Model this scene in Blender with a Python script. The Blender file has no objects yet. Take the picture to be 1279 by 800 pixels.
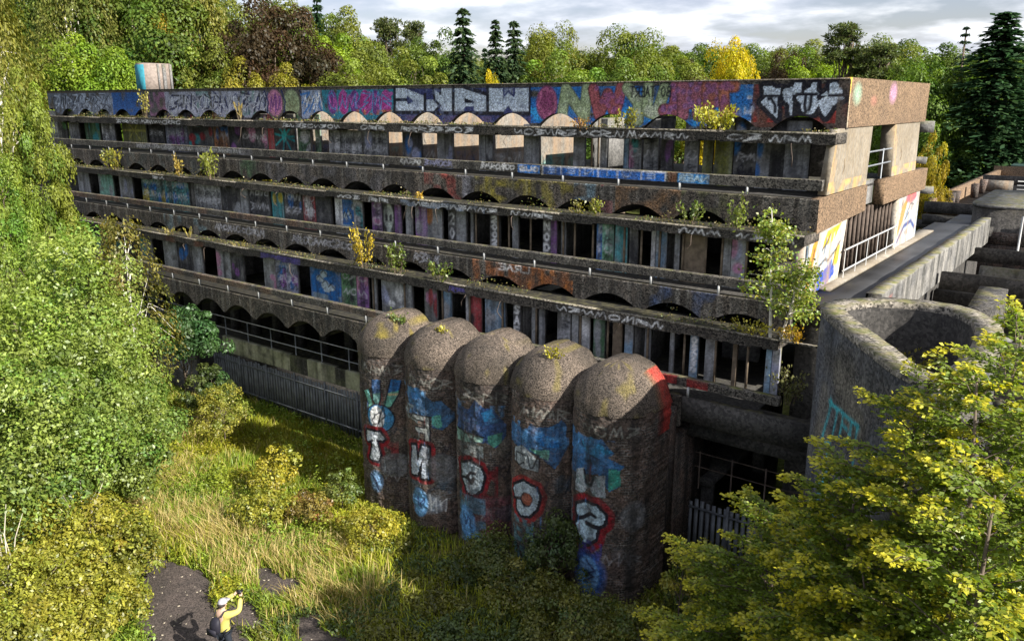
import bpy, math
import numpy as np

# ------------------------------------------------------------------ camera, world, sun, exposure
SC = bpy.context.scene
COL = SC.collection
R = math.radians
CAM_Z, PITCH, HEAD, FPX = 13.5, R(14.9), R(37.3), 1025.0
FW = np.array([-math.sin(HEAD) * math.cos(PITCH), math.cos(HEAD) * math.cos(PITCH), -math.sin(PITCH)])
RT = np.array([math.cos(HEAD), math.sin(HEAD), 0.0])
UP = np.cross(RT, FW)
O = np.array([0, 0, CAM_Z])

cam_data = bpy.data.cameras.new("camera")
cam = bpy.data.objects.new("camera", cam_data)
COL.objects.link(cam)
cam.location = (0, 0, CAM_Z)
cam.rotation_euler = (math.pi / 2 - PITCH, 0, HEAD)
cam_data.sensor_width = 36
cam_data.lens = FPX / 1279 * 36
cam_data.clip_start = 0.2
cam_data.clip_end = 6000
SC.camera = cam

SUN_ELEV = R(34)
SUN_DIR = np.array([math.cos(R(-1.5)), math.sin(R(-1.5))])           # horizontal direction towards the sun
sun_data = bpy.data.lights.new("sun", 'SUN')
sun_data.energy = 5.0
sun_data.angle = R(0.5)
sun_data.color = (1.0, 0.95, 0.86)
sun = bpy.data.objects.new("sun", sun_data)
COL.objects.link(sun)
# a sun lamp shines along its own -Z
sun.rotation_euler = (math.pi / 2 - SUN_ELEV, 0, math.atan2(SUN_DIR[1], SUN_DIR[0]) + math.pi / 2)
sun.location = (40, -10, 40)

world = bpy.data.worlds.new("World")
SC.world = world
world.use_nodes = True
wt = world.node_tree
wt.nodes.clear()


def wn(t, **kw):
    n = wt.nodes.new(t)
    for k, v in kw.items():
        setattr(n, k, v)
    return n


w_out = wn('ShaderNodeOutputWorld')
w_bg = wn('ShaderNodeBackground')
w_bg.inputs['Strength'].default_value = 0.056
w_sky = wn('ShaderNodeTexSky', sky_type='NISHITA', sun_disc=False)
w_sky.sun_elevation = SUN_ELEV
w_sky.sun_rotation = math.atan2(SUN_DIR[0], SUN_DIR[1])
w_sky.air_density = 1.2
w_sky.dust_density = 1.0
w_tc = wn('ShaderNodeTexCoord')
w_sep = wn('ShaderNodeSeparateXYZ')
w_add = wn('ShaderNodeMath', operation='ADD')
w_add.inputs[1].default_value = 0.16
w_max = wn('ShaderNodeMath', operation='MAXIMUM')
w_max.inputs[1].default_value = 0.05
w_dx = wn('ShaderNodeMath', operation='DIVIDE')
w_dy = wn('ShaderNodeMath', operation='DIVIDE')
w_com = wn('ShaderNodeCombineXYZ')
w_no = wn('ShaderNodeTexNoise')
w_no.inputs['Scale'].default_value = 1.15
w_no.inputs['Detail'].default_value = 7
w_no.inputs['Roughness'].default_value = 0.55
w_no2 = wn('ShaderNodeTexNoise')
w_no2.inputs['Scale'].default_value = 2.3
w_no2.inputs['Detail'].default_value = 6
w_r = wn('ShaderNodeValToRGB')
w_r.color_ramp.elements[0].position = 0.40
w_r.color_ramp.elements[1].position = 0.55
w_r2 = wn('ShaderNodeValToRGB')
w_r2.color_ramp.elements[0].position = 0.33
w_r2.color_ramp.elements[0].color = (5.0, 5.5, 6.9, 1)
w_r2.color_ramp.elements[1].position = 0.66
w_r2.color_ramp.elements[1].color = (11.0, 11.2, 11.5, 1)
w_mix = wn('ShaderNodeMix', data_type='RGBA')
w_sc = wn('ShaderNodeMix', data_type='RGBA', blend_type='MULTIPLY')
w_sc.inputs['Factor'].default_value = 1
w_sc.inputs['B'].default_value = (1.05, 0.98, 1.18, 1)
L = wt.links.new
L(w_tc.outputs['Generated'], w_sep.inputs[0])
L(w_sep.outputs['Z'], w_add.inputs[0])
L(w_add.outputs[0], w_max.inputs[0])
L(w_sep.outputs['X'], w_dx.inputs[0])
L(w_max.outputs[0], w_dx.inputs[1])
L(w_sep.outputs['Y'], w_dy.inputs[0])
L(w_max.outputs[0], w_dy.inputs[1])
L(w_dx.outputs[0], w_com.inputs[0])
L(w_dy.outputs[0], w_com.inputs[1])
L(w_com.outputs[0], w_no.inputs['Vector'])
L(w_com.outputs[0], w_no2.inputs['Vector'])
L(w_no.outputs['Fac'], w_r.inputs[0])
L(w_no2.outputs['Fac'], w_r2.inputs[0])
L(w_sky.outputs[0], w_sc.inputs['A'])
L(w_r.outputs[0], w_mix.inputs['Factor'])
L(w_sc.outputs['Result'], w_mix.inputs['A'])
L(w_r2.outputs[0], w_mix.inputs['B'])
L(w_mix.outputs['Result'], w_bg.inputs['Color'])
L(w_bg.outputs[0], w_out.inputs[0])

SC.view_settings.view_transform = 'Standard'
SC.view_settings.look = 'None'
SC.view_settings.exposure = 1.15
SC.view_settings.gamma = 1


# ------------------------------------------------------------------ survey helpers: photograph sight lines met with real planes
def _ray(x, y):
    return FW * FPX + RT * (x - 639.5) + UP * (400 - y)


def on_z(x, y, z):
    r = _ray(x, y)
    return O + r * ((z - CAM_Z) / r[2])


def on_y(x, y, Y):
    r = _ray(x, y)
    return O + r * (Y / r[1])


def on_x(x, y, X):
    r = _ray(x, y)
    return O + r * (X / r[0])


def at_dist(x, y, D):
    r = _ray(x, y)
    return O + r * (D / math.hypot(r[0], r[1]))


def x_on(px, Y, z):
    """X of the point of the line (Y, z) that stands under photograph column px"""
    k = px - 639.5
    # FPX*(P.RT) = k*(P.FW), P = (X, Y, z-CAM_Z)
    b = np.array([0, Y, z - CAM_Z])
    num = k * (b @ FW) - FPX * (b @ RT)
    den = FPX * RT[0] - k * FW[0]
    return num / den


# ------------------------------------------------------------------ object helpers
def tag(o, label=None, cat=None, group=None, kind=None):
    if label:
        o['label'] = label
    if cat:
        o['category'] = cat
    if group:
        o['group'] = group
    if kind:
        o['kind'] = kind
    return o


def empty(name, loc=(0, 0, 0), label=None, cat=None, group=None):
    o = bpy.data.objects.new(name, None)
    COL.objects.link(o)
    o.location = loc
    return tag(o, label, cat, group)


def link(name, me, parent=None, mat=None, local=False):
    """links a mesh; its coordinates are world ones unless local"""
    if mat is not None and len(me.materials) == 0:
        me.materials.append(mat)
    o = bpy.data.objects.new(name, me)
    COL.objects.link(o)
    if parent is not None:
        o.parent = parent
        if not local:
            w = np.zeros(3)
            q = parent
            while q is not None:
                w += np.array(q.location)
                q = q.parent
            o.location = tuple(-w)
    return o


def np_mesh(name, V, F, col=None, attr='paint', smooth=False):
    """V (n,3); F one (m,k) array or a list of them; col (n,4)"""
    me = bpy.data.meshes.new(name)
    V = np.asarray(V, np.float32)
    if col is None:
        col = np.zeros((len(V), 4), np.float32)
    Fs = F if isinstance(F, list) else [F]
    Fs = [np.asarray(f, np.int32) for f in Fs if len(f)]
    me.vertices.add(len(V))
    me.vertices.foreach_set('co', V.ravel())
    nl = sum(f.size for f in Fs)
    npoly = sum(len(f) for f in Fs)
    me.loops.add(nl)
    me.loops.foreach_set('vertex_index', np.concatenate([f.ravel() for f in Fs]))
    me.polygons.add(npoly)
    starts, s = [], 0
    for f in Fs:
        k = f.shape[1]
        starts.append(s + np.arange(len(f)) * k)
        s += f.size
    me.polygons.foreach_set('loop_start', np.concatenate(starts).astype(np.int32))
    if smooth:
        me.polygons.foreach_set('use_smooth', np.ones(npoly, bool))
    if col is not None:
        a = me.attributes.new(attr, 'FLOAT_COLOR', 'POINT')
        a.data.foreach_set('color', np.asarray(col, np.float32).ravel())
    me.update(calc_edges=True)
    return me


class Build:
    """collects boxes, tubes and free faces for one mesh"""

    def __init__(self):
        self.V, self.F4, self.F3, self.n = [], [], [], 0

    def add(self, V, F):
        V = np.asarray(V, float)
        F = np.asarray(F, int) + self.n
        (self.F4 if F.shape[1] == 4 else self.F3).append(F)
        self.V.append(V)
        self.n += len(V)

    def box(self, lo, hi, jit=0.0, rng=None):
        x0, y0, z0 = lo
        x1, y1, z1 = hi
        V = np.array([[x0, y0, z0], [x1, y0, z0], [x1, y1, z0], [x0, y1, z0], [x0, y0, z1], [x1, y0, z1], [x1, y1, z1], [x0, y1, z1]], float)
        if rng is not None and jit:
            V += rng.normal(0, jit, V.shape)
        self.add(V, [[0, 3, 2, 1], [4, 5, 6, 7], [0, 1, 5, 4], [1, 2, 6, 5], [2, 3, 7, 6], [3, 0, 4, 7]])

    def prism(self, pts, z0, z1):
        """vertical prism over a plan polygon (counter-clockwise), fan-capped"""
        pts = np.asarray(pts, float)
        n = len(pts)
        V = np.vstack([np.c_[pts, np.full(n, z0)], np.c_[pts, np.full(n, z1)], [[*pts.mean(0), z0], [*pts.mean(0), z1]]])
        i = np.arange(n)
        j = (i + 1) % n
        self.add(V, np.c_[i, j, j + n, i + n])
        m = self.n - len(V)
        self.F3.append(np.c_[j, i, np.full(n, 2 * n)] + m)
        self.F3.append(np.c_[i + n, j + n, np.full(n, 2 * n + 1)] + m)

    def tube(self, path, rad, sides=6, cap=True):
        P = np.asarray(path, float)
        rad = np.broadcast_to(np.asarray(rad, float), (len(P),))
        T = np.gradient(P, axis=0)
        T /= np.linalg.norm(T, axis=1)[:, None] + 1e-9
        ref = np.where(np.abs(T[:, 2:3]) > 0.9, [[1.0, 0, 0]], [[0, 0, 1.0]])
        S = np.cross(T, ref)
        S /= np.linalg.norm(S, axis=1)[:, None] + 1e-9
        B = np.cross(T, S)
        a = np.arange(sides) / sides * 2 * np.pi
        ring = P[:, None, :] + rad[:, None, None] * (S[:, None, :] * np.cos(a)[None, :, None] + B[:, None, :] * np.sin(a)[None, :, None])
        n = len(P)
        i = np.arange(n - 1)[:, None] * sides
        k = np.arange(sides)[None, :]
        k2 = (k + 1) % sides
        F = np.stack([i + k, i + k2, i + sides + k2, i + sides + k], -1).reshape(-1, 4)
        self.add(ring.reshape(-1, 3), F)
        if cap:
            m = self.n - n * sides
            for b, c in ((0, P[0]), ((n - 1) * sides, P[-1])):
                self.V.append(np.array([c]))
                f = np.c_[b + np.arange(sides) + m, b + (np.arange(sides) + 1) % sides + m, np.full(sides, self.n)]
                self.F3.append(f)
                self.n += 1

    def mesh(self, name, smooth=False, col=None, attr='paint'):
        V = np.vstack(self.V)
        F = []
        if self.F4:
            F.append(np.vstack(self.F4))
        if self.F3:
            F.append(np.vstack(self.F3))
        if col is not None:
            col = np.broadcast_to(np.asarray(col, float), (len(V), 4))
        return np_mesh(name, V, F, col, attr, smooth)

    def obj(self, name, mat, parent=None, smooth=False, col=None, attr='paint'):
        return link(name, self.mesh(name, smooth, col, attr), parent, mat)


def box_part(name, mat, parent, lo, hi, jit=0.0, rng=None):
    b = Build()
    b.box(lo, hi, jit, rng)
    return b.obj(name, mat, parent)


def vnoise(shape, cell, rng):
    """smooth value noise on a grid, about 0..1"""
    ny, nx = shape
    cy, cx = (cell if isinstance(cell, tuple) else (cell, cell))
    gy, gx = int(ny / cy) + 3, int(nx / cx) + 3
    g = rng.random((gy, gx))
    y = np.arange(ny) / cy
    x = np.arange(nx) / cx
    yi, xi = y.astype(int), x.astype(int)
    fy, fx = y - yi, x - xi
    fy, fx = fy * fy * (3 - 2 * fy), fx * fx * (3 - 2 * fx)
    a = g[yi][:, xi] * (1 - fx) + g[yi][:, xi + 1] * fx
    b = g[yi + 1][:, xi] * (1 - fx) + g[yi + 1][:, xi + 1] * fx
    return a * (1 - fy)[:, None] + b * fy[:, None]


_NG = np.random.default_rng(5).random((64, 64))


def noise2(x, y, s):
    """smooth value noise at world points, 0..1"""
    x = np.asarray(x, float) / s + 900.3
    y = np.asarray(y, float) / s + 900.7
    xi, yi = np.floor(x).astype(int), np.floor(y).astype(int)
    fx, fy = x - xi, y - yi
    fx, fy = fx * fx * (3 - 2 * fx), fy * fy * (3 - 2 * fy)
    g = lambda i, j: _NG[j % 64, i % 64]
    return (g(xi, yi) * (1 - fx) + g(xi + 1, yi) * fx) * (1 - fy) + (g(xi, yi + 1) * (1 - fx) + g(xi + 1, yi + 1) * fx) * fy


# ------------------------------------------------------------------ materials
def new_mat(name):
    m = bpy.data.materials.new(name)
    m.use_nodes = True
    m.node_tree.nodes.clear()
    return m, m.node_tree


def masonry(name, c1, c2, speck=0.5, speck_scale=22, moss=0.0, streak=0.5, rough=0.9, bump=0.5, brick=False, dirt=(0.022, 0.021, 0.02), soil_shade=False):
    """weathered concrete / render / brick, with sprayed paint carried in the mesh's 'paint' colours"""
    m, t = new_mat(name)
    N = t.nodes.new
    K = t.links.new
    out = N('ShaderNodeOutputMaterial')
    bs = N('ShaderNodeBsdfPrincipled')
    bs.inputs['Roughness'].default_value = rough
    bs.inputs['Specular IOR Level'].default_value = 0.25
    K(bs.outputs[0], out.inputs[0])
    geo = N('ShaderNodeNewGeometry')

    def noise(scale, detail=4, vec=None, sc3=None, rough_=0.6):
        n = N('ShaderNodeTexNoise')
        n.inputs['Scale'].default_value = scale
        n.inputs['Detail'].default_value = detail
        n.inputs['Roughness'].default_value = rough_
        if sc3:
            mp = N('ShaderNodeMapping')
            mp.inputs['Scale'].default_value = sc3
            K(geo.outputs['Position'], mp.inputs[0])
            K(mp.outputs[0], n.inputs['Vector'])
        else:
            K(geo.outputs['Position'], n.inputs['Vector'])
        return n

    def ramp(src, a, b, ca=(0, 0, 0, 1), cb=(1, 1, 1, 1)):
        r = N('ShaderNodeValToRGB')
        r.color_ramp.elements[0].position = a
        r.color_ramp.elements[1].position = b
        r.color_ramp.elements[0].color = ca
        r.color_ramp.elements[1].color = cb
        K(src, r.inputs[0])
        return r

    def mix(fac, a, b, mode='MIX'):
        x = N('ShaderNodeMix')
        x.data_type = 'RGBA'
        x.blend_type = mode
        if isinstance(fac, (int, float)):
            x.inputs['Factor'].default_value = fac
        else:
            K(fac, x.inputs['Factor'])
        for s, k in ((a, 'A'), (b, 'B')):
            if isinstance(s, tuple):
                x.inputs[k].default_value = (*s, 1) if len(s) == 3 else s
            else:
                K(s, x.inputs[k])
        return x.outputs['Result']

    big = noise(0.6, 6)
    col = mix(ramp(big.outputs['Fac'], 0.35, 0.65).outputs[0], c1, c2)
    vo = N('ShaderNodeTexVoronoi')
    vo.inputs['Scale'].default_value = speck_scale
    K(geo.outputs['Position'], vo.inputs['Vector'])
    bw = N('ShaderNodeSeparateColor')
    K(vo.outputs['Color'], bw.inputs[0])
    sp = ramp(bw.outputs[0], 0.05, 0.95, (1 - speck, 1 - speck, 1 - speck, 1), (1 + speck, 1 + speck * 0.95, 1 + speck * 0.85, 1))
    height = bw.outputs[0]
    if brick:
        bk = N('ShaderNodeTexBrick')
        bk.inputs['Scale'].default_value = 1.0
        bk.inputs['Brick Width'].default_value = 0.22
        bk.inputs['Row Height'].default_value = 0.075
        bk.inputs['Mortar Size'].default_value = 0.012
        bk.inputs['Color1'].default_value = (*c1, 1)
        bk.inputs['Color2'].default_value = (*c2, 1)
        bk.inputs['Mortar'].default_value = (0.16, 0.15, 0.14, 1)
        sx = N('ShaderNodeSeparateXYZ')
        K(geo.outputs['Position'], sx.inputs[0])
        ad = N('ShaderNodeMath')
        ad.operation = 'ADD'
        K(sx.outputs['X'], ad.inputs[0])
        K(sx.outputs['Y'], ad.inputs[1])
        cb = N('ShaderNodeCombineXYZ')
        K(ad.outputs[0], cb.inputs[0])
        K(sx.outputs['Z'], cb.inputs[1])
        K(cb.outputs[0], bk.inputs['Vector'])
        col = mix(ramp(noise(1.7, 6).outputs['Fac'], 0.42, 0.6).outputs[0], col, bk.outputs['Color'])
    col = mix(1.0, col, sp.outputs[0], 'MULTIPLY')
    # paint
    at = N('ShaderNodeAttribute')
    at.attribute_name = 'paint'
    wear = ramp(noise(9, 6, rough_=0.75).outputs['Fac'], 0.30, 0.50, (0.35, 0.35, 0.35, 1))
    mu = N('ShaderNodeMath')
    mu.operation = 'MULTIPLY'
    K(at.outputs['Alpha'], mu.inputs[0])
    K(wear.outputs[0], mu.inputs[1])
    psp = mix(0.55, at.outputs['Color'], sp.outputs[0], 'MULTIPLY')
    col = mix(mu.outputs[0], col, psp)
    # streaks of soot run down the face
    st = noise(1.0, 5, sc3=(2.6, 2.6, 0.22))
    sf = ramp(st.outputs['Fac'], 0.48, 0.68, (0, 0, 0, 1), (streak, streak, streak, 1))
    col = mix(sf.outputs[0], col, dirt)
    gr = ramp(noise(3.3, 8, rough_=0.7).outputs['Fac'], 0.50, 0.72, (0, 0, 0, 1), (streak * 0.8,) * 3 + (1,))
    col = mix(gr.outputs[0], col, dirt)
    if moss > 0:
        sz = N('ShaderNodeSeparateXYZ')
        K(geo.outputs['Normal'], sz.inputs[0])
        tr = ramp(sz.outputs['Z'], 0.35, 0.9)
        mn = ramp(noise(2.1, 7).outputs['Fac'], 0.50 - 0.2 * moss, 0.66 - 0.1 * moss)
        mm = N('ShaderNodeMath')
        mm.operation = 'MULTIPLY'
        K(tr.outputs[0], mm.inputs[0])
        K(mn.outputs[0], mm.inputs[1])
        mc = mix(ramp(noise(5, 4).outputs['Fac'], 0.4, 0.6).outputs[0], (0.10, 0.11, 0.025), (0.20, 0.17, 0.09))
        col = mix(mm.outputs[0], col, mc)
    if soil_shade:   # wet earth and litter, plus painted shade darkening all up-facing tops
        sz = N('ShaderNodeSeparateXYZ')
        K(geo.outputs['Normal'], sz.inputs[0])
        tr = ramp(sz.outputs['Z'], 0.6, 0.9)
        sc_ = mix(ramp(noise(4.5, 7).outputs['Fac'], 0.45, 0.62).outputs[0], (0.022, 0.020, 0.016), (0.075, 0.068, 0.035))
        col = mix(tr.outputs[0], col, sc_)
    K(col, bs.inputs['Base Color'])
    b1 = N('ShaderNodeBump')
    b1.inputs['Strength'].default_value = bump
    b1.inputs['Distance'].default_value = 0.03
    hm = N('ShaderNodeMath')
    hm.operation = 'ADD'
    K(height, hm.inputs[0])
    K(noise(6, 8, rough_=0.7).outputs['Fac'], hm.inputs[1])
    K(hm.outputs[0], b1.inputs['Height'])
    K(b1.outputs[0], bs.inputs['Normal'])
    return m


def plain(name, c, rough=0.7, metal=0.0, var=0.25, scale=6.0, spec=0.3):
    m, t = new_mat(name)
    N = t.nodes.new
    K = t.links.new
    out = N('ShaderNodeOutputMaterial')
    bs = N('ShaderNodeBsdfPrincipled')
    bs.inputs['Roughness'].default_value = rough
    bs.inputs['Metallic'].default_value = metal
    bs.inputs['Specular IOR Level'].default_value = spec
    K(bs.outputs[0], out.inputs[0])
    tc = N('ShaderNodeTexCoord')
    n = N('ShaderNodeTexNoise')
    n.inputs['Scale'].default_value = scale
    n.inputs['Detail'].default_value = 6
    K(tc.outputs['Object'], n.inputs['Vector'])
    r = N('ShaderNodeValToRGB')
    r.color_ramp.elements[0].position = 0.3
    r.color_ramp.elements[1].position = 0.7
    r.color_ramp.elements[0].color = tuple(v * (1 - var) for v in c) + (1,)
    r.color_ramp.elements[1].color = tuple(min(1, v * (1 + var)) for v in c) + (1,)
    K(n.outputs['Fac'], r.inputs[0])
    K(r.outputs[0], bs.inputs['Base Color'])
    b = N('ShaderNodeBump')
    b.inputs['Strength'].default_value = 0.3
    b.inputs['Distance'].default_value = 0.02
    K(n.outputs['Fac'], b.inputs['Height'])
    K(b.outputs[0], bs.inputs['Normal'])
    return m


def leafy(name, gloss=0.035, trans=0.4, objcol=True):
    """leaf blades: diffuse, light through the blade, a little gloss; colour from 'tint' times the object's own colour"""
    m, t = new_mat(name)
    N = t.nodes.new
    K = t.links.new
    out = N('ShaderNodeOutputMaterial')
    at = N('ShaderNodeAttribute')
    at.attribute_name = 'tint'
    c = at.outputs['Color']
    if objcol:
        oi = N('ShaderNodeObjectInfo')
        x = N('ShaderNodeMix')
        x.data_type = 'RGBA'
        x.blend_type = 'MULTIPLY'
        x.inputs['Factor'].default_value = 1
        K(c, x.inputs['A'])
        K(oi.outputs['Color'], x.inputs['B'])
        c = x.outputs['Result']
    d = N('ShaderNodeBsdfDiffuse')
    tr = N('ShaderNodeBsdfTranslucent')
    g = N('ShaderNodeBsdfGlossy')
    g.inputs['Roughness'].default_value = 0.45
    g.inputs['Color'].default_value = (0.9, 0.95, 0.9, 1)
    hs = N('ShaderNodeHueSaturation')
    hs.inputs['Saturation'].default_value = 1.15
    hs.inputs['Value'].default_value = 1.25
    K(c, hs.inputs['Color'])
    K(c, d.inputs['Color'])
    K(hs.outputs[0], tr.inputs['Color'])
    m1 = N('ShaderNodeMixShader')
    m1.inputs[0].default_value = trans
    K(d.outputs[0], m1.inputs[1])
    K(tr.outputs[0], m1.inputs[2])
    m2 = N('ShaderNodeMixShader')
    m2.inputs[0].default_value = gloss
    K(m1.outputs[0], m2.inputs[1])
    K(g.outputs[0], m2.inputs[2])
    K(m2.outputs[0], out.inputs[0])
    return m


M_AGG = masonry('exposed_aggregate', (0.125, 0.106, 0.09), (0.046, 0.042, 0.039), speck=0.9, speck_scale=26, moss=0.0, streak=0.75, bump=0.8, soil_shade=True)
M_PARAPET = masonry('painted_aggregate', (0.11, 0.10, 0.092), (0.065, 0.062, 0.06), speck=0.75, speck_scale=24, streak=0.30, bump=0.7)
M_RAIL = masonry('rail_concrete', (0.115, 0.105, 0.094), (0.066, 0.062, 0.058), speck=0.85, speck_scale=26, moss=0.15, streak=0.7, bump=0.7)
M_LIP = masonry('worn_sunlit_edge', (0.21, 0.19, 0.165), (0.13, 0.12, 0.105), speck=0.8, speck_scale=20, moss=0.3, streak=0.5, bump=0.6)  # worn concrete, its pale tone also painting the sunlit line on ledge edges
M_AGGTAN = masonry('tan_aggregate', (0.20, 0.135, 0.085), (0.15, 0.105, 0.07), speck=0.55, speck_scale=24, streak=0.25, bump=0.7, dirt=(0.12, 0.085, 0.055))
M_LEDGE = masonry('ledge_concrete', (0.10, 0.088, 0.076), (0.050, 0.046, 0.042), speck=0.85, speck_scale=28, moss=0.0, streak=0.7, bump=0.7, soil_shade=True)
M_CON = masonry('grey_concrete', (0.22, 0.215, 0.21), (0.13, 0.128, 0.125), speck=0.25, speck_scale=14, moss=0.5, streak=0.75, bump=0.4)
M_PALE = masonry('pale_board_concrete', (0.27, 0.245, 0.205), (0.20, 0.17, 0.13), speck=0.15, speck_scale=10, streak=0.35, bump=0.4, dirt=(0.22, 0.16, 0.09))
M_WHITE = masonry('whitewashed_wall', (0.22, 0.205, 0.18), (0.13, 0.115, 0.10), speck=0.25, speck_scale=14, streak=0.7, bump=0.2, dirt=(0.30, 0.20, 0.12))
M_DARK = masonry('sooty_concrete', (0.085, 0.08, 0.076), (0.05, 0.048, 0.046), speck=0.4, speck_scale=16, moss=0.0, streak=0.7, bump=0.4, soil_shade=True)
M_FLOOR = masonry('shaded_floor', (0.05, 0.047, 0.044), (0.03, 0.029, 0.028), speck=0.4, speck_scale=16, streak=0.6, bump=0.4, soil_shade=True)  # colour darkened to stand in for shade behind the balcony rails
M_DOME = masonry('dome_render', (0.14, 0.112, 0.092), (0.060, 0.051, 0.044), speck=0.8, speck_scale=42, moss=0.0, streak=0.35, bump=1.0, dirt=(0.07, 0.055, 0.04))
M_BRICK = masonry('sooty_brick', (0.15, 0.10, 0.08), (0.055, 0.048, 0.045), speck=0.55, speck_scale=22, streak=0.8, bump=0.9, brick=True)
M_TOWER = masonry('tower_concrete', (0.10, 0.093, 0.087), (0.045, 0.045, 0.047), speck=0.7, speck_scale=20, moss=0.15, streak=0.6, bump=0.7)
M_STEEL = plain('galvanised_steel', (0.36, 0.38, 0.40), rough=0.45, metal=0.6)
M_WHITEPAINT = plain('white_paint', (0.50, 0.50, 0.49), rough=0.5, var=0.1)
M_RUST = plain('rusty_iron', (0.10, 0.075, 0.06), rough=0.8, var=0.4)
M_SHEET = plain('weathered_sheet_metal', (0.15, 0.16, 0.175), rough=0.6, metal=0.2, var=0.35, scale=3)
M_WOODROT = plain('weathered_timber', (0.17, 0.13, 0.09), rough=0.85, var=0.4)
M_BARK = plain('bark', (0.13, 0.10, 0.075), rough=0.95, var=0.45, scale=4)
M_BIRCHBARK = plain('birch_bark', (0.62, 0.58, 0.52), rough=0.8, var=0.4, scale=5)
M_LEAF = leafy('leaf', gloss=0.012)
M_LEAFNEAR = leafy('near_leaf', gloss=0.03, trans=0.40)
M_BLADE = leafy('grass_blade', gloss=0.02, trans=0.3, objcol=False)

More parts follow.
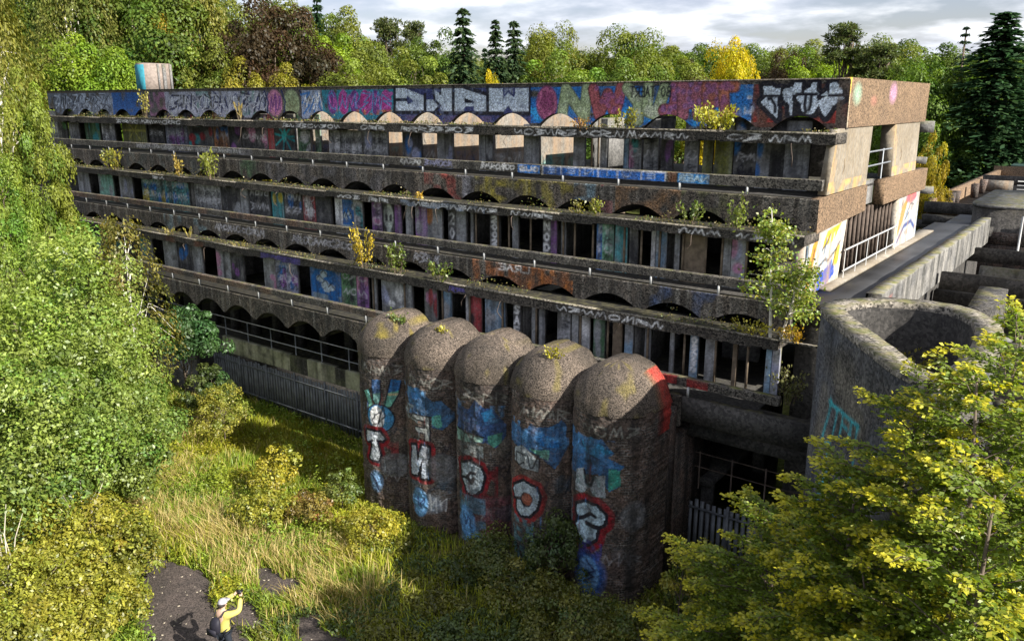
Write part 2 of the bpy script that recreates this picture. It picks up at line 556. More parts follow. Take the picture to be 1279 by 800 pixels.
# ------------------------------------------------------------------ spray paint: a small painter for flat print on walls
class Canvas:
    """colour and cover of the paint on a wall face; u runs along it and v up it, in metres"""

    def __init__(self, u0, u1, v0, v1, res=0.045):
        self.u0, self.v0, self.res = u0, v0, res
        self.nx = max(2, int(round((u1 - u0) / res)) + 1)
        self.ny = max(2, int(round((v1 - v0) / res)) + 1)
        self.u = np.linspace(u0, u1, self.nx)
        self.v = np.linspace(v0, v1, self.ny)
        self.c = np.zeros((self.ny, self.nx, 4))

    def _win(self, lo, hi):
        i0 = max(0, np.searchsorted(self.u, lo[0]) - 1)
        i1 = min(self.nx, np.searchsorted(self.u, hi[0]) + 1)
        j0 = max(0, np.searchsorted(self.v, lo[1]) - 1)
        j1 = min(self.ny, np.searchsorted(self.v, hi[1]) + 1)
        if i1 <= i0 or j1 <= j0:
            return None
        U, V = np.meshgrid(self.u[i0:i1], self.v[j0:j1])
        return slice(j0, j1), slice(i0, i1), U, V

    def _over(self, sj, si, m, col):
        d = self.c[sj, si]
        a = np.clip(m, 0, 1)
        d[..., :3] += (np.array(col) - d[..., :3]) * np.where(d[..., 3] > 0, a, (a > 0.02))[..., None]
        d[..., 3] = d[..., 3] * (1 - a) + a

    def poly(self, pts, col, a=1.0):
        P = np.asarray(pts, float)
        w = self._win(P.min(0), P.max(0))
        if w is None:
            return
        sj, si, U, V = w
        ins = np.zeros(U.shape, bool)
        n = len(P)
        for i in range(n):
            x0, y0 = P[i]
            x1, y1 = P[(i + 1) % n]
            if y0 == y1:
                continue
            c = ((y0 > V) != (y1 > V)) & (U < (x1 - x0) * (V - y0) / (y1 - y0) + x0)
            ins ^= c
        self._over(sj, si, ins * a, col)

    def stroke(self, pts, width, col, a=1.0):
        P = np.asarray(pts, float)
        r = width / 2
        w = self._win(P.min(0) - r - self.res, P.max(0) + r + self.res)
        if w is None:
            return
        sj, si, U, V = w
        D = np.full(U.shape, 1e9)
        for (x0, y0), (x1, y1) in zip(P[:-1], P[1:]):
            dx, dy = x1 - x0, y1 - y0
            t = np.clip(((U - x0) * dx + (V - y0) * dy) / (dx * dx + dy * dy + 1e-12), 0, 1)
            D = np.minimum(D, np.hypot(U - x0 - t * dx, V - y0 - t * dy))
        m = np.clip((r - D) / self.res + 0.5, 0, 1)
        self._over(sj, si, m * a, col)

    def blob(self, cu, cv, ru, rv, col, a=1.0, soft=0.3):
        w = self._win((cu - ru, cv - rv), (cu + ru, cv + rv))
        if w is None:
            return
        sj, si, U, V = w
        q = np.hypot((U - cu) / ru, (V - cv) / rv)
        self._over(sj, si, np.clip((1 - q) / max(soft, 1e-3), 0, 1) * a, col)

    def fill(self, u0, u1, v0, v1, col, a=1.0, rng=None, cell=0.25, thr=0.0):
        w = self._win((u0, v0), (u1, v1))
        if w is None:
            return
        sj, si, U, V = w
        m = ((U >= u0) & (U <= u1) & (V >= v0) & (V <= v1)) * 1.0
        if rng is not None:
            m = m * np.clip((vnoise(U.shape, max(2, cell / self.res), rng) - thr) * 3, 0, 1)
        self._over(sj, si, m * a, col)

    def streaks(self, col, a, rng, cell=0.1, u0=None, u1=None):
        """drips and run marks down the face"""
        n = vnoise((1, self.nx), (1, max(2, cell / self.res)), rng)
        k = vnoise((self.ny, self.nx), (max(2, 0.7 / self.res), max(2, cell / self.res)), rng)
        m = np.clip((n - 0.45) * 3, 0, 1) * k
        if u0 is not None:
            m = m * ((self.u >= u0) & (self.u <= u1))[None, :]
        self._over(slice(None), slice(None), m * a, col)

    def scribble(self, u0, u1, v0, v1, col, rng, width=0.05, n=None, a=0.9):
        """a row of quick tag-like loops and strokes"""
        h = v1 - v0
        n = n or max(1, int((u1 - u0) / (h * 1.0)))
        for i in range(n):
            cu = u0 + (i + 0.5) * (u1 - u0) / n
            cw = (u1 - u0) / n * 0.42
            k = rng.integers(0, 5)
            if k == 0:
                t = np.linspace(0.6, 6.0, 10)
                p = np.c_[cu + cw * np.cos(t), (v0 + v1) / 2 + h * 0.45 * np.sin(t)]
            elif k == 1:
                p = np.array([[cu - cw, v0], [cu - cw * 0.4, v1], [cu, v0 + h * 0.3], [cu + cw * 0.5, v1], [cu + cw, v0]])
            elif k == 2:
                p = np.array([[cu - cw, v1], [cu + cw, v1 - h * 0.1], [cu - cw * 0.5, v0 + h * 0.45], [cu + cw, v0 + h * 0.4], [cu - cw, v0]])
            elif k == 3:
                p = np.array([[cu - cw, v0], [cu - cw, v1], [cu + cw, v0 + h * 0.6], [cu - cw * 0.6, v0 + h * 0.45], [cu + cw, v0]])
            else:
                t = np.linspace(0, 1, 9)
                p = np.c_[cu - cw + 2 * cw * t, (v0 + v1) / 2 + h * 0.4 * np.sin(t * 9 + rng.random() * 6)]
            p = p + rng.normal(0, h * 0.07, p.shape)
            f = rng.uniform(.65, 1.05)
            p[:, 1] = (v0 + v1) / 2 + (p[:, 1] - (v0 + v1) / 2) * f
            p[:, 0] += (p[:, 1] - v0) * rng.uniform(-.1, .45)
            self.stroke(p, width, col, a)

    def wear(self, rng, cell=0.5, lo=0.35):
        n = vnoise((self.ny, self.nx), max(2, cell / self.res), rng)
        self.c[..., 3] *= np.clip(lo + n * 1.3, 0, 1)

    def grain(self, rng, amt=0.18):
        self.c[..., :3] = np.clip(self.c[..., :3] * (1 + rng.normal(0, amt, (self.ny, self.nx, 1))), 0, 1)


GLYPH = {   # stroke letters in a unit box
    'A': [[(0, 0), (.5, 1), (1, 0)], [(.2, .4), (.8, .4)]], 'B': [[(0, 0), (0, 1), (.8, .9), (.7, .55), (0, .5), (.9, .4), (.9, .1), (0, 0)]],
    'C': [[(1, .9), (.3, 1), (0, .5), (.3, 0), (1, .1)]], 'D': [[(0, 0), (0, 1), (.7, .9), (1, .5), (.7, .1), (0, 0)]],
    'E': [[(1, 1), (0, 1), (0, 0), (1, 0)], [(0, .5), (.8, .5)]], 'I': [[(.5, 0), (.5, 1)]], 'J': [[(1, 1), (.8, .2), (.4, 0), (0, .25)]],
    'K': [[(0, 0), (0, 1)], [(1, 1), (0, .45), (1, 0)]], 'M': [[(0, 0), (.1, 1), (.5, .3), (.9, 1), (1, 0)]],
    'N': [[(0, 0), (0, 1), (1, 0), (1, 1)]], 'O': [[(.5, 0), (.1, .25), (.05, .7), (.5, 1), (.95, .7), (.9, .25), (.5, 0)]],
    'P': [[(0, 0), (0, 1), (.9, .85), (.9, .5), (0, .4)]], 'R': [[(0, 0), (0, 1), (.9, .85), (.8, .5), (0, .45), (1, 0)]],
    'S': [[(1, .9), (.3, 1), (.1, .7), (.9, .35), (.7, 0), (0, .1)]], 'T': [[(0, 1), (1, 1)], [(.5, 1), (.5, 0)]],
    'U': [[(0, 1), (.05, .2), (.5, 0), (.95, .2), (1, 1)]], 'V': [[(0, 1), (.5, 0), (1, 1)]], 'W': [[(0, 1), (.25, 0), (.5, .7), (.75, 0), (1, 1)]],
    'Y': [[(0, 1), (.5, .5), (1, 1)], [(.5, .5), (.5, 0)]], '2': [[(0, .8), (.5, 1), (1, .75), (0, 0), (1, 0)]], '0': [[(.5, 0), (0, .5), (.5, 1), (1, .5), (.5, 0)]],
    'L': [[(0, 1), (0, 0), (1, 0)]],
    '3': [[(0, .95), (.8, .9), (.4, .55), (.95, .3), (.5, 0), (0, .1)]],
}


def letters(cv, text, u0, u1, v0, v1, width, col, flip=False, outline=None, ow=0.05, gap=0.22, vertical=False, a=1.0):
    n = len(text)
    for i, ch in enumerate(text):
        if ch == ' ':
            continue
        if vertical:
            hh = (v1 - v0) / n
            bx = (u0, u1, v1 - (i + 1) * hh + hh * gap / 2, v1 - i * hh - hh * gap / 2)
        else:
            ww = (u1 - u0) / n
            bx = (u0 + i * ww + ww * gap / 2, u0 + (i + 1) * ww - ww * gap / 2, v0, v1)
        for s in GLYPH[ch]:
            s = np.array(s, float)
            if flip:
                s[:, 0] = 1 - s[:, 0]
            p = np.c_[bx[0] + s[:, 0] * (bx[1] - bx[0]), bx[2] + s[:, 1] * (bx[3] - bx[2])]
            if outline is not None:
                cv.stroke(p, width + 2 * ow, outline, a)
        for s in GLYPH[ch]:
            s = np.array(s, float)
            if flip:
                s[:, 0] = 1 - s[:, 0]
            p = np.c_[bx[0] + s[:, 0] * (bx[1] - bx[0]), bx[2] + s[:, 1] * (bx[3] - bx[2])]
            cv.stroke(p, width, col, a)


def slab_part(name, parent, mat, x0, x1, yf, th, zt, zb, cv=None, res=0.09, kind=None, top_lip=None):
    """a long slab that runs along X: front face at yf carries the canvas, zb may be an array along X (arched soffit)"""
    if cv is None:
        nx = max(2, int(round((x1 - x0) / res)) + 1) if not np.isscalar(zb) or not np.isscalar(zt) else 2
        xs = np.linspace(x0, x1, nx)
        ny = 2
        col = np.zeros((ny, nx, 4))
    else:
        xs, ny, nx = cv.u, cv.ny, cv.nx
        col = cv.c
    zbv = np.broadcast_to(zb(xs) if callable(zb) else zb, xs.shape)
    ztv = np.broadcast_to(zt(xs) if callable(zt) else zt, xs.shape)
    if cv is None:
        vv = np.linspace(0, 1, ny)
        Z = zbv[None] + (ztv - zbv)[None] * vv[:, None]
    else:
        # rows follow the canvas heights, squeezed onto the arch where it cuts in
        Z = np.minimum(np.maximum(cv.v[:, None], zbv[None]), ztv[None])
        sk = np.linspace(0, 1, ny)[:, None]
        Z = np.maximum(Z, zbv[None] + 0.0005 * sk * ny)
    nxx = len(xs)
    X = np.broadcast_to(xs, Z.shape)
    front = np.stack([X, np.full(Z.shape, yf), Z], -1)
    bt = np.stack([xs, np.full(nxx, yf + th), ztv], -1)
    bb = np.stack([xs, np.full(nxx, yf + th), zbv], -1)
    fb = front[0].copy()
    G = np.concatenate([front, bt[None], bb[None], fb[None]], 0)
    z4 = np.zeros((3, nxx, 4))
    C = np.concatenate([col, z4], 0)
    rows = G.shape[0]
    i = np.arange(rows - 1)[:, None] * nxx
    k = np.arange(nxx - 1)[None]
    F = np.stack([i + k, i + k + 1, i + nxx + k + 1, i + nxx + k], -1)
    if cv is not None:   # drop the squeezed, empty quads under the arches
        dz = Z[1:] - Z[:-1]
        keep = np.ones((rows - 1, nxx - 1), bool)
        keep[:ny - 1] = (np.maximum(dz[:, 1:], dz[:, :-1]) > 0.004)
        F = F[keep]
    F = F.reshape(-1, 4)
    caps = []
    for e in (0, nxx - 1):
        c = [0 * nxx + e, (ny - 1) * nxx + e, ny * nxx + e, (ny + 1) * nxx + e]
        caps.append(c if e == 0 else c[::-1])
    me = np_mesh(name, G.reshape(-1, 3), np.vstack([F, caps]), C.reshape(-1, 4))
    o = link(name, me, parent, mat)
    if kind:
        o['kind'] = kind
    return o

# ------------------------------------------------------------------ the ruined block
RNG = np.random.default_rng(11)
XL, XR, BAY = -56.0, -7.008, 2.15
XE = -7.0                           # outer face of the end wall
ARC0 = -16.95                      # centre of one arch; the others stand a bay apart


def arch(spring, crown, hw=0.99):
    def f(xs):
        d = np.abs((xs - ARC0 + BAY / 2) % BAY - BAY / 2)
        return np.where(d < hw, spring + (crown - spring) * np.clip(1 - (d / hw) ** 2, 0, 1), spring)
    return f


block = empty('ruined_seminary_block', (-31, 22, 0), 'long derelict concrete building with stacked balconies, arched bands and graffiti', 'building')

WHT, SIL, BLK = (.80, .80, .82), (.54, .62, .76), (.012, .012, .022)
BLU, SKY_, NAVY = (.02, .16, .50), (.10, .38, .72), (.02, .03, .12)
TEAL, MINT, GRN = (.02, .25, .30), (.22, .55, .42), (.10, .26, .08)
PUR, MAG, RED, ORG, YEL = (.17, .05, .26), (.42, .04, .26), (.38, .03, .03), (.55, .17, .03), (.62, .50, .06)
LAV, GREY, PINK, OLV = (.38, .38, .52), (.25, .25, .26), (.55, .22, .38), (.22, .22, .04)
PGRN = (.34, .42, .25)


def pp(px, py, Y=25.0):
    p = on_y(px, py, Y)
    return p[0], p[2]


def PP(pts, Y=25.0):
    return [pp(x, y, Y) for x, y in pts]


def joints(cv):
    k = 0
    while ARC0 + BAY / 2 - 40 + k * 2 * BAY < XR:
        x = ARC0 + BAY / 2 - 18 * BAY + k * 2 * BAY
        cv.stroke([(x, cv.v[0]), (x + .02, cv.v[-1])], .035, (.012, .012, .012), .9)
        k += 1


# --- parapet, the top arched band, painted from end to end
cv = Canvas(XL, XR, 12.58, 14.12, 0.031)
rg = np.random.default_rng(3)
q = lambda px: pp(px, 125)[0]
z0, z1 = 12.75, 14.02


def zone(a, b, col, al=.9, thr=.12, cell=.3, lo=z0, hi=z1):
    cv.fill(q(a), q(b), lo, hi, col, al, rg, cell, thr)


zone(60, 140, (.12, .15, .22), .8, .2)
zone(95, 142, (.30, .35, .46), .8, .35)
cv.scribble(q(66), q(138), 13.05, 13.95, (.36, .42, .55), rg, .09, 9)
cv.scribble(q(66), q(138), 13.0, 13.95, BLK, rg, .06, 11)
zone(140, 178, (.02, .10, .34), .95, .05)
cv.streaks((.02, .05, .2), .6, rg, .15, q(140), q(178))
zone(178, 196, (.08, .09, .10), .6)
zone(186, 208, (.28, .13, .25), .8, .3)
zone(206, 335, (.33, .35, .46), .95, .1)
zone(245, 262, (.10, .26, .22), .7, .3)
zone(300, 318, (.10, .28, .22), .7, .35)
for i, (a, b) in enumerate([(209, 228), (229, 246), (248, 262), (265, 278), (280, 297), (299, 312), (314, 332)]):
    u0_, u1_ = q(a), q(b)
    cv.blob((u0_ + u1_) / 2, 13.45, (u1_ - u0_) * .55, .6, (.42, .44, .55), .8, .4)
    cv.scribble(u0_, u1_, 13.0, 13.95, BLK, rg, .10, 1)
    cv.scribble(u0_, u1_, 13.0, 13.95, NAVY, rg, .06, 2)
    cv.scribble(u0_, u1_, 13.1, 13.9, (.6, .62, .7), rg, .04, 2)
for px, c in ((343, PINK), (364, PGRN)):
    cv.blob(q(px), 13.45, .62, .66, c, .95, .2)
    cv.scribble(q(px) - .4, q(px) + .4, 13.0, 13.9, PUR if px == 343 else (.20, .22, .12), rg, .08, 2)
for px in (333, 354, 377):
    cv.stroke([(q(px) - .1, 14.0), (q(px) + .12, 13.5), (q(px) - .05, 12.9)], .1, NAVY)
zone(376, 402, (.30, .36, .52), .95, .1)
cv.scribble(q(377), q(402), 13.0, 13.9, BLU, rg, .09, 3)
cv.scribble(q(377), q(402), 13.1, 13.9, WHT, rg, .05, 3)
zone(402, 494, (.03, .24, .36), .95, .05)
for i, px in enumerate((415, 429, 443, 456, 469, 482)):
    cv.blob(q(px), 13.48, .36, .55, MAG if i % 2 else PUR, 1, .15)
    cv.scribble(q(px) - .28, q(px) + .28, 13.1, 13.92, (.45, .10, .40), rg, .12, 1)
    cv.scribble(q(px) - .28, q(px) + .28, 13.1, 13.92, (.05, .30, .62), rg, .05, 1)
zone(420, 492, (.50, .18, .04), .9, .45, .2, 12.95, 13.18)
# mirrored block letters: reversed E, reversed K, A, W in silver on navy
zone(493, 664, (.04, .05, .16), 1, -1)
zz = lambda pts: PP([(480 + x / 6.395, 95 + y / 6.395) for x, y in pts])
cv.poly(zz([(90, 97), (160, 97), (320, 160), (322, 282), (92, 285), (92, 195), (175, 198), (190, 225), (235, 205), (185, 155), (175, 180), (92, 180)]), SIL)
cv.poly(zz([(330, 290), (332, 190), (398, 190), (405, 165), (385, 130), (388, 97), (440, 140), (448, 97), (545, 97), (545, 288), (455, 290), (440, 235), (410, 290)]), SIL)
cv.poly(zz([(560, 290), (560, 97), (640, 97), (815, 150), (815, 290), (720, 288), (715, 245), (640, 245), (638, 288)]), SIL)
for pts in ([(92, 190), (175, 190)], [(322, 160), (322, 285)], [(400, 190), (445, 235), (400, 290)], [(388, 97), (400, 175)], [(448, 97), (445, 140)]):
    cv.stroke(zz(pts), .12, BLK)
cv.poly(zz([(640, 215), (640, 175), (715, 200), (718, 218)]), BLK)
cv.poly(zz([(832, 292), (832, 97), (945, 97), (950, 175), (990, 135), (1040, 178), (1048, 97), (1160, 97), (1160, 292), (1030, 292), (990, 235), (945, 292)]), SIL)
cv.poly(zz([(960, 97), (1030, 97), (1030, 150), (992, 112), (960, 150)]), (.22, .25, .36))
for pts in ([(82, 90), (82, 292)], [(82, 292), (325, 290)], [(325, 150), (328, 290)], [(330, 295), (545, 296)], [(551, 90), (551, 296)], [(558, 297), (815, 297)], [(640, 90), (820, 146)], [(823, 90), (825, 296)], [(832, 299), (945, 299)], [(1030, 299), (1165, 299)], [(1166, 90), (1166, 299)]):
    cv.stroke(zz(pts), .15, BLK)
zone(493, 662, (.16, .20, .34), .5, .55, .12)
cv.fill(q(493), q(664), 12.62, 12.98, (.13, .10, .22), .9, rg, .25, .25)
# blue ground with coloured letters
zone(663, 945, (.02, .16, .52), .95, .08, .35)
zone(663, 945, (.03, .32, .72), .9, .5, .25, 12.7, 13.3)
cv.blob(q(683), 13.45, .50, .66, (.26, .06, .16), 1, .15)
cv.stroke([(q(676), 13.85), (q(672), 13.4), (q(682), 12.95), (q(694), 13.3), (q(692), 13.8), (q(682), 13.95), (q(676), 13.85)], .10, (.42, .12, .25))


def mottle(pts, width, c1, c2):
    p = PP(pts)
    cv.stroke(p, width + .1, tuple(v * .45 for v in c1))
    cv.stroke(p, width, c1)
    for k in range(14):
        i = rg.integers(0, len(p) - 1)
        t = rg.random()
        cx = p[i][0] * (1 - t) + p[i + 1][0] * t + rg.normal(0, width * .25)
        cz = p[i][1] * (1 - t) + p[i + 1][1] * t + rg.normal(0, width * .25)
        cv.blob(cx, cz, .12, .12, c2, .8, .5)


mottle([(701, 148), (707, 112), (730, 146), (733, 112)], .36, PGRN, (.42, .50, .34))
mottle([(741, 112), (748, 143), (759, 118), (768, 143), (776, 110)], .34, (.36, .10, .12), (.30, .10, .25))
mottle([(784, 110), (797, 128), (797, 150)], .34, PGRN, (.45, .50, .38))
mottle([(810, 110), (808, 138), (820, 143), (830, 112)], .34, PGRN, (.45, .5, .4))
mottle([(829, 138), (842, 138), (846, 104)], .34, (.34, .10, .14), (.24, .10, .26))
mottle([(853, 143), (853, 107), (862, 128), (872, 107), (872, 143)], .34, (.32, .11, .16), (.26, .12, .30))
mottle([(884, 145), (884, 107), (897, 112), (896, 124), (886, 128)], .34, (.36, .12, .10), (.26, .10, .24))
mottle([(918, 108), (904, 108), (905, 142), (920, 142)], .28, (.38, .13, .09), (.28, .1, .22))
letters(cv, 'TREAT OB', q(786), q(838), 13.66, 13.98, .05, BLK, flip=True)
zone(918, 950, (.05, .20, .48), .8, .4, .2)
zone(930, 948, (.55, .58, .66), .85, .5, .15)
# silver tag with black rim on red, the end of the band
zone(940, 1060, (.11, .045, .035), .95, .0, .3)
zone(942, 1046, (.34, .035, .03), .9, .42, .3, 12.9, 14.0)
z5 = lambda pts: PP([(920 + x / 8.0, 90 + y / 8.0) for x, y in pts])
tagp = [[(270, 140), (340, 140), (390, 165), (440, 165), (440, 235), (410, 240), (410, 470), (240, 300), (300, 250), (275, 235)],
        [(460, 210), (470, 170), (560, 150), (580, 110), (650, 110), (650, 215), (560, 230), (555, 435), (530, 430), (525, 320), (480, 290)],
        [(600, 245), (680, 210), (680, 180), (740, 150), (760, 100), (800, 110), (800, 190), (825, 215), (800, 245), (815, 330), (770, 415), (700, 420), (650, 390), (640, 300), (605, 290)],
        [(810, 290), (900, 240), (830, 240), (905, 190), (920, 215), (935, 120), (980, 95), (1030, 130), (1065, 190), (1040, 230), (1075, 265), (960, 340), (890, 450), (850, 400)]]
for p in tagp:
    w_ = zz and z5(p)
    cv.stroke(w_ + [w_[0]], .30, BLK)
for p in tagp:
    cv.poly(z5(p), SIL)
for p in ([(320, 270), (345, 265), (385, 330), (385, 400)], [(690, 250), (680, 330), (690, 400)], [(745, 240), (740, 330), (720, 380)], [(270, 240), (440, 240)], [(600, 222), (800, 222)], [(925, 235), (1040, 232)]):
    cv.stroke(z5(p), .09, BLK)
cv.fill(q(1046), q(1062), 12.6, 14.1, (.09, .07, .06), .9, rg, .3, .1)
cv.wear(rg, .6, .75)
cv.grain(rg, .20)
slab_part('parapet_band', block, M_PARAPET, XL, XR, 25.0, 0.22, 14.12, arch(12.58, 13.10), cv)
b = Build()
b.box((XL, 24.97, 14.123), (XR - .02, 25.26, 14.16))
b.obj('parapet_coping', M_LEDGE, block)

# --- ledges (projecting lintel shelves) with quick tags on the face
LEDGES = [(24.10, 12.65, 12.32, 1.05), (22.20, 10.00, 9.72, 1.25), (20.75, 7.44, 7.12, 1.15)]
for li, (yf, zt, zb, dep) in enumerate(LEDGES):
    cv = Canvas(XL, XR, zb, zt, 0.034)
    rg = np.random.default_rng(40 + li)
    xq = lambda px: x_on(px, yf, (zt + zb) / 2)
    runs = {0: [(145, 225), (352, 425), (450, 480), (500, 590), (640, 780), (782, 860), (905, 950), (960, 1015)],
            1: [(190, 205), (420, 450), (460, 485), (515, 620), (637, 690), (845, 900), (918, 992)],
            2: [(330, 372), (694, 828), (560, 580)]}[li]
    for a, b_ in runs:
        c = WHT if li != 2 or a > 600 else (.12, .10, .42)
        cv.scribble(xq(a), xq(b_), zb + .05, zt - .06, c, rg, .045, n=max(2, int((xq(b_) - xq(a)) / .42)), a=.95)
    if li == 1:
        cv.fill(xq(500), xq(605), zb, zt, (.32, .38, .50), .7, rg, .3, .3)
    if li == 2:
        cv.fill(xq(200), xq(330), zb, zt, (.16, .06, .03), .6, rg, .8, .4)
        cv.fill(xq(325), xq(375), zb, zt, (.10, .08, .30), .7, rg, .5, .2)
    cv.wear(rg, .3, .5)
    joints(cv)
    xe = XR if li < 2 else -5.6
    zn = (vnoise((1, cv.nx), (1, 7), rg)[0] - .5) * .07
    zn += np.where(vnoise((1, cv.nx), (1, 16), rg)[0] > .80, .06, 0)
    slab_part('ledge', block, M_LEDGE, XL, xe, yf, dep, zt, zb + np.maximum(zn, 0), cv)
    # worn front arris, made paler to paint a sunlit line, broken into lengths
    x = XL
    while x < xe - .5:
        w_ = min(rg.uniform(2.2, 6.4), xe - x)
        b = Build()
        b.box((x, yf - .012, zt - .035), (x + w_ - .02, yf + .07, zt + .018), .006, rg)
        b.obj('sunlit_lip', M_LIP, block)
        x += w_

rgb_ = np.random.default_rng(99)
for k in range(22):   # torn reinforcement hanging out of the ledges
    yf, zt, zb, dep = LEDGES[k % 3]
    x = rgb_.uniform(-44, -8)
    b = Build()
    l_ = rgb_.uniform(.25, .7)
    b.tube([(x, yf + .05, zb + .05), (x + .03, yf - .08, zb - .02), (x + rgb_.normal(0, .12), yf - .12, zb - l_ * .6), (x + rgb_.normal(0, .2), yf - .10, zb - l_)], .012, 5)
    b.obj('bent_rebar', M_RUST, block)

# --- balcony rails (precast beams on short white posts)
RAILS = [(23.25, 11.42, 11.12, 10.90, XR), (21.65, 8.72, 8.47, 8.22, XR), (20.0, 6.13, 5.90, 5.62, -6.6)]
for ri, (yf, zt, zb, zfoot, xr) in enumerate(RAILS):
    cv = Canvas(XL, xr, zb, zt, 0.04)
    rg = np.random.default_rng(60 + ri)
    xq = lambda px: x_on(px, yf, (zt + zb) / 2)
    if ri == 0:
        cv.scribble(xq(500), xq(525), zb + .05, zt - .04, WHT, rg, .05)
        cv.scribble(xq(530), xq(565), zb + .05, zt - .04, (.35, .35, .55), rg, .05)
        cv.scribble(xq(600), xq(642), zb + .05, zt - .04, WHT, rg, .05)
        cv.fill(xq(647), xq(674), zb, zt - .03, (.02, .20, .66), 1)
        letters(cv, 'SUO', xq(648), xq(673), zb + .07, zt - .09, .06, WHT, flip=True)
        cv.fill(xq(678), xq(832), zb, zt - .03, (.015, .17, .68), 1)
        edges = [678, 701, 724, 747, 771, 801, 831]
        for e in edges:
            cv.stroke([(xq(e), zb + .02), (xq(e), zt - .04)], .04, WHT)
        cv.stroke([(xq(678), zt - .03), (xq(831), zt - .03)], .03, WHT)
        for a, g in zip(edges[:-1], 'EENIUE'):
            letters(cv, g, xq(a + 5), xq(a + 18), zb + .07, zt - .08, .03, (.55, .65, .85), flip=True)
        cv.fill(xq(833), xq(845), zb, zt, (.20, .08, .04), .8, rg, .2, .2)
        cv.fill(xq(846), xq(886), zb, zt - .03, (.03, .22, .55), 1)
        letters(cv, 'BEAN', xq(847), xq(885), zb + .06, zt - .07, .05, (.45, .6, .7), flip=True)
        cv.fill(xq(170), xq(330), zb, zt, (.20, .20, .24), .6, rg, .4, .45)
        cv.scribble(xq(170), xq(300), zb + .05, zt - .05, (.4, .4, .42), rg, .05)
    elif ri == 1:
        cv.fill(xq(80), xq(380), zb, zt, (.16, .08, .05), .5, rg, .8, .4)
    else:
        cv.fill(xq(200), xq(470), zb, zt, (.18, .10, .06), .5, rg, .8, .4)
        cv.fill(xq(823), xq(845), zb, zt, (.28, .015, .02), .95, rg, .5, .1)
        cv.fill(xq(858), xq(885), zb, zt, (.28, .02, .02), .9, rg, .5, .2)
    cv.streaks((.26, .25, .23), .35, rg, .2)
    cv.wear(rg, .4, .6)
    joints(cv)
    slab_part('balcony_rail', block, M_RAIL, XL, xr, yf, 0.20, zt, zb, cv)
    # white posts, one a bay
    pb = Build()
    pb.box((-.032, .012, zfoot - .03), (.032, .09, zb + .012))
    pme = pb.mesh('post')
    pme.materials.append(M_WHITEPAINT)
    n = int((xr - .3 - XL) / BAY)
    for k in range(n):
        x = -11.28 + BAY * np.floor((xr - .4 + 11.28) / BAY) - k * BAY
        o = link('post', pme, block)
        o.location = (x + 31, yf - 22, 0)

# --- arched bands under the balconies
BANDS = [(23.15, 10.90, 9.94, 10.36), (21.60, 8.22, 7.38, 7.76), (19.95, 5.62, 4.68, 5.12)]
for bi, (yf, zt, zsp, zcr) in enumerate(BANDS):
    xr = XR if bi < 2 else -9.3
    cv = Canvas(XL, xr, zsp, zt, 0.042)
    rg = np.random.default_rng(80 + bi)
    xq = lambda px: x_on(px, yf, zt - .3)
    F_ = lambda a, b_, c, al, thr, cell=.35: cv.fill(xq(a), xq(b_), zsp, zt, c, al, rg, cell, thr)
    if bi == 0:
        F_(300, 330, (.07, .14, .07), .8, .35)
        F_(155, 260, (.10, .12, .12), .6, .4)
        F_(330, 480, (.16, .16, .18), .5, .45)
        F_(530, 575, (.30, .06, .05), .85, .4)
        F_(565, 592, (.34, .34, .40), .8, .45)
        F_(590, 716, (.26, .22, .03), .8, .38, .25)
        F_(716, 752, (.14, .22, .28), .8, .38)
        F_(750, 765, (.28, .04, .06), .7, .5)
        F_(768, 850, (.24, .13, .06), .6, .35)
        F_(850, 930, (.16, .17, .06), .6, .4)
    elif bi == 1:
        F_(205, 262, (.14, .22, .26), .7, .42)
        for a, b_ in ((268, 330), (365, 440), (515, 548)):
            cv.scribble(xq(a), xq(b_), zsp + .45, zt - .08, (.42, .42, .48), rg, .07)
        F_(590, 715, (.30, .10, .03), .85, .33, .25)
        F_(640, 716, (.42, .14, .03), .8, .5, .18)
        F_(716, 800, (.14, .13, .12), .5, .4)
        F_(805, 900, (.06, .10, .22), .7, .45)
        letters(cv, 'EARL', xq(622), xq(662), zt - .22, zt - .02, .05, WHT, flip=True)
    else:
        F_(300, 440, (.05, .05, .045), .5, .4)
    cv.streaks((.30, .29, .27), .45, rg, .12)
    cv.streaks((.015, .014, .013), .6, rg, .2)
    cv.wear(rg, .5, .5)
    cv.grain(rg, .3)
    joints(cv)
    slab_part('arched_band', block, M_AGG, XL, xr, yf, 0.22, zt, arch(zsp, zcr), cv)

box_part('edge_beam', M_DARK, block, (-9.28, 19.97, 4.85), (-5.7, 20.35, 5.60), .02, RNG)
box_part('edge_beam', M_DARK, block, (-9.3, 20.6, 4.25), (-5.7, 20.95, 4.6), .03, RNG)

# --- vaults behind the bands, floor slabs, roof
for yf, zt, zsp, zcr in [(25.0, 14.12, 12.58, 13.10)] + BANDS:
    xs = np.arange(XL, (XR if zsp > 5 else -9.4) + .01, BAY / 10)
    zb = arch(zsp, zcr)(xs)
    y0, y1 = yf + .225, yf + 3.6
    if yf == 25.0:
        y0 = 26.2
        xs = xs[xs < -34.0]
        zb = arch(zsp, zcr)(xs)
    V = np.concatenate([np.stack([xs, np.full_like(xs, y), zb], -1) for y in (y0, y1)] + [np.stack([xs, np.full_like(xs, y), np.full_like(xs, zt - .12)], -1) for y in (y0, y1)])
    n = len(xs)
    i = np.arange(n - 1)
    F = np.vstack([np.c_[i, i + n, i + n + 1, i + 1], np.c_[i + 2 * n, i + 2 * n + 1, i + 3 * n + 1, i + 3 * n], np.c_[i, i + 1, i + 2 * n + 1, i + 2 * n]])
    link('vaulted_ceiling', np_mesh('vaulted_ceiling', V, F), block, M_DARK)
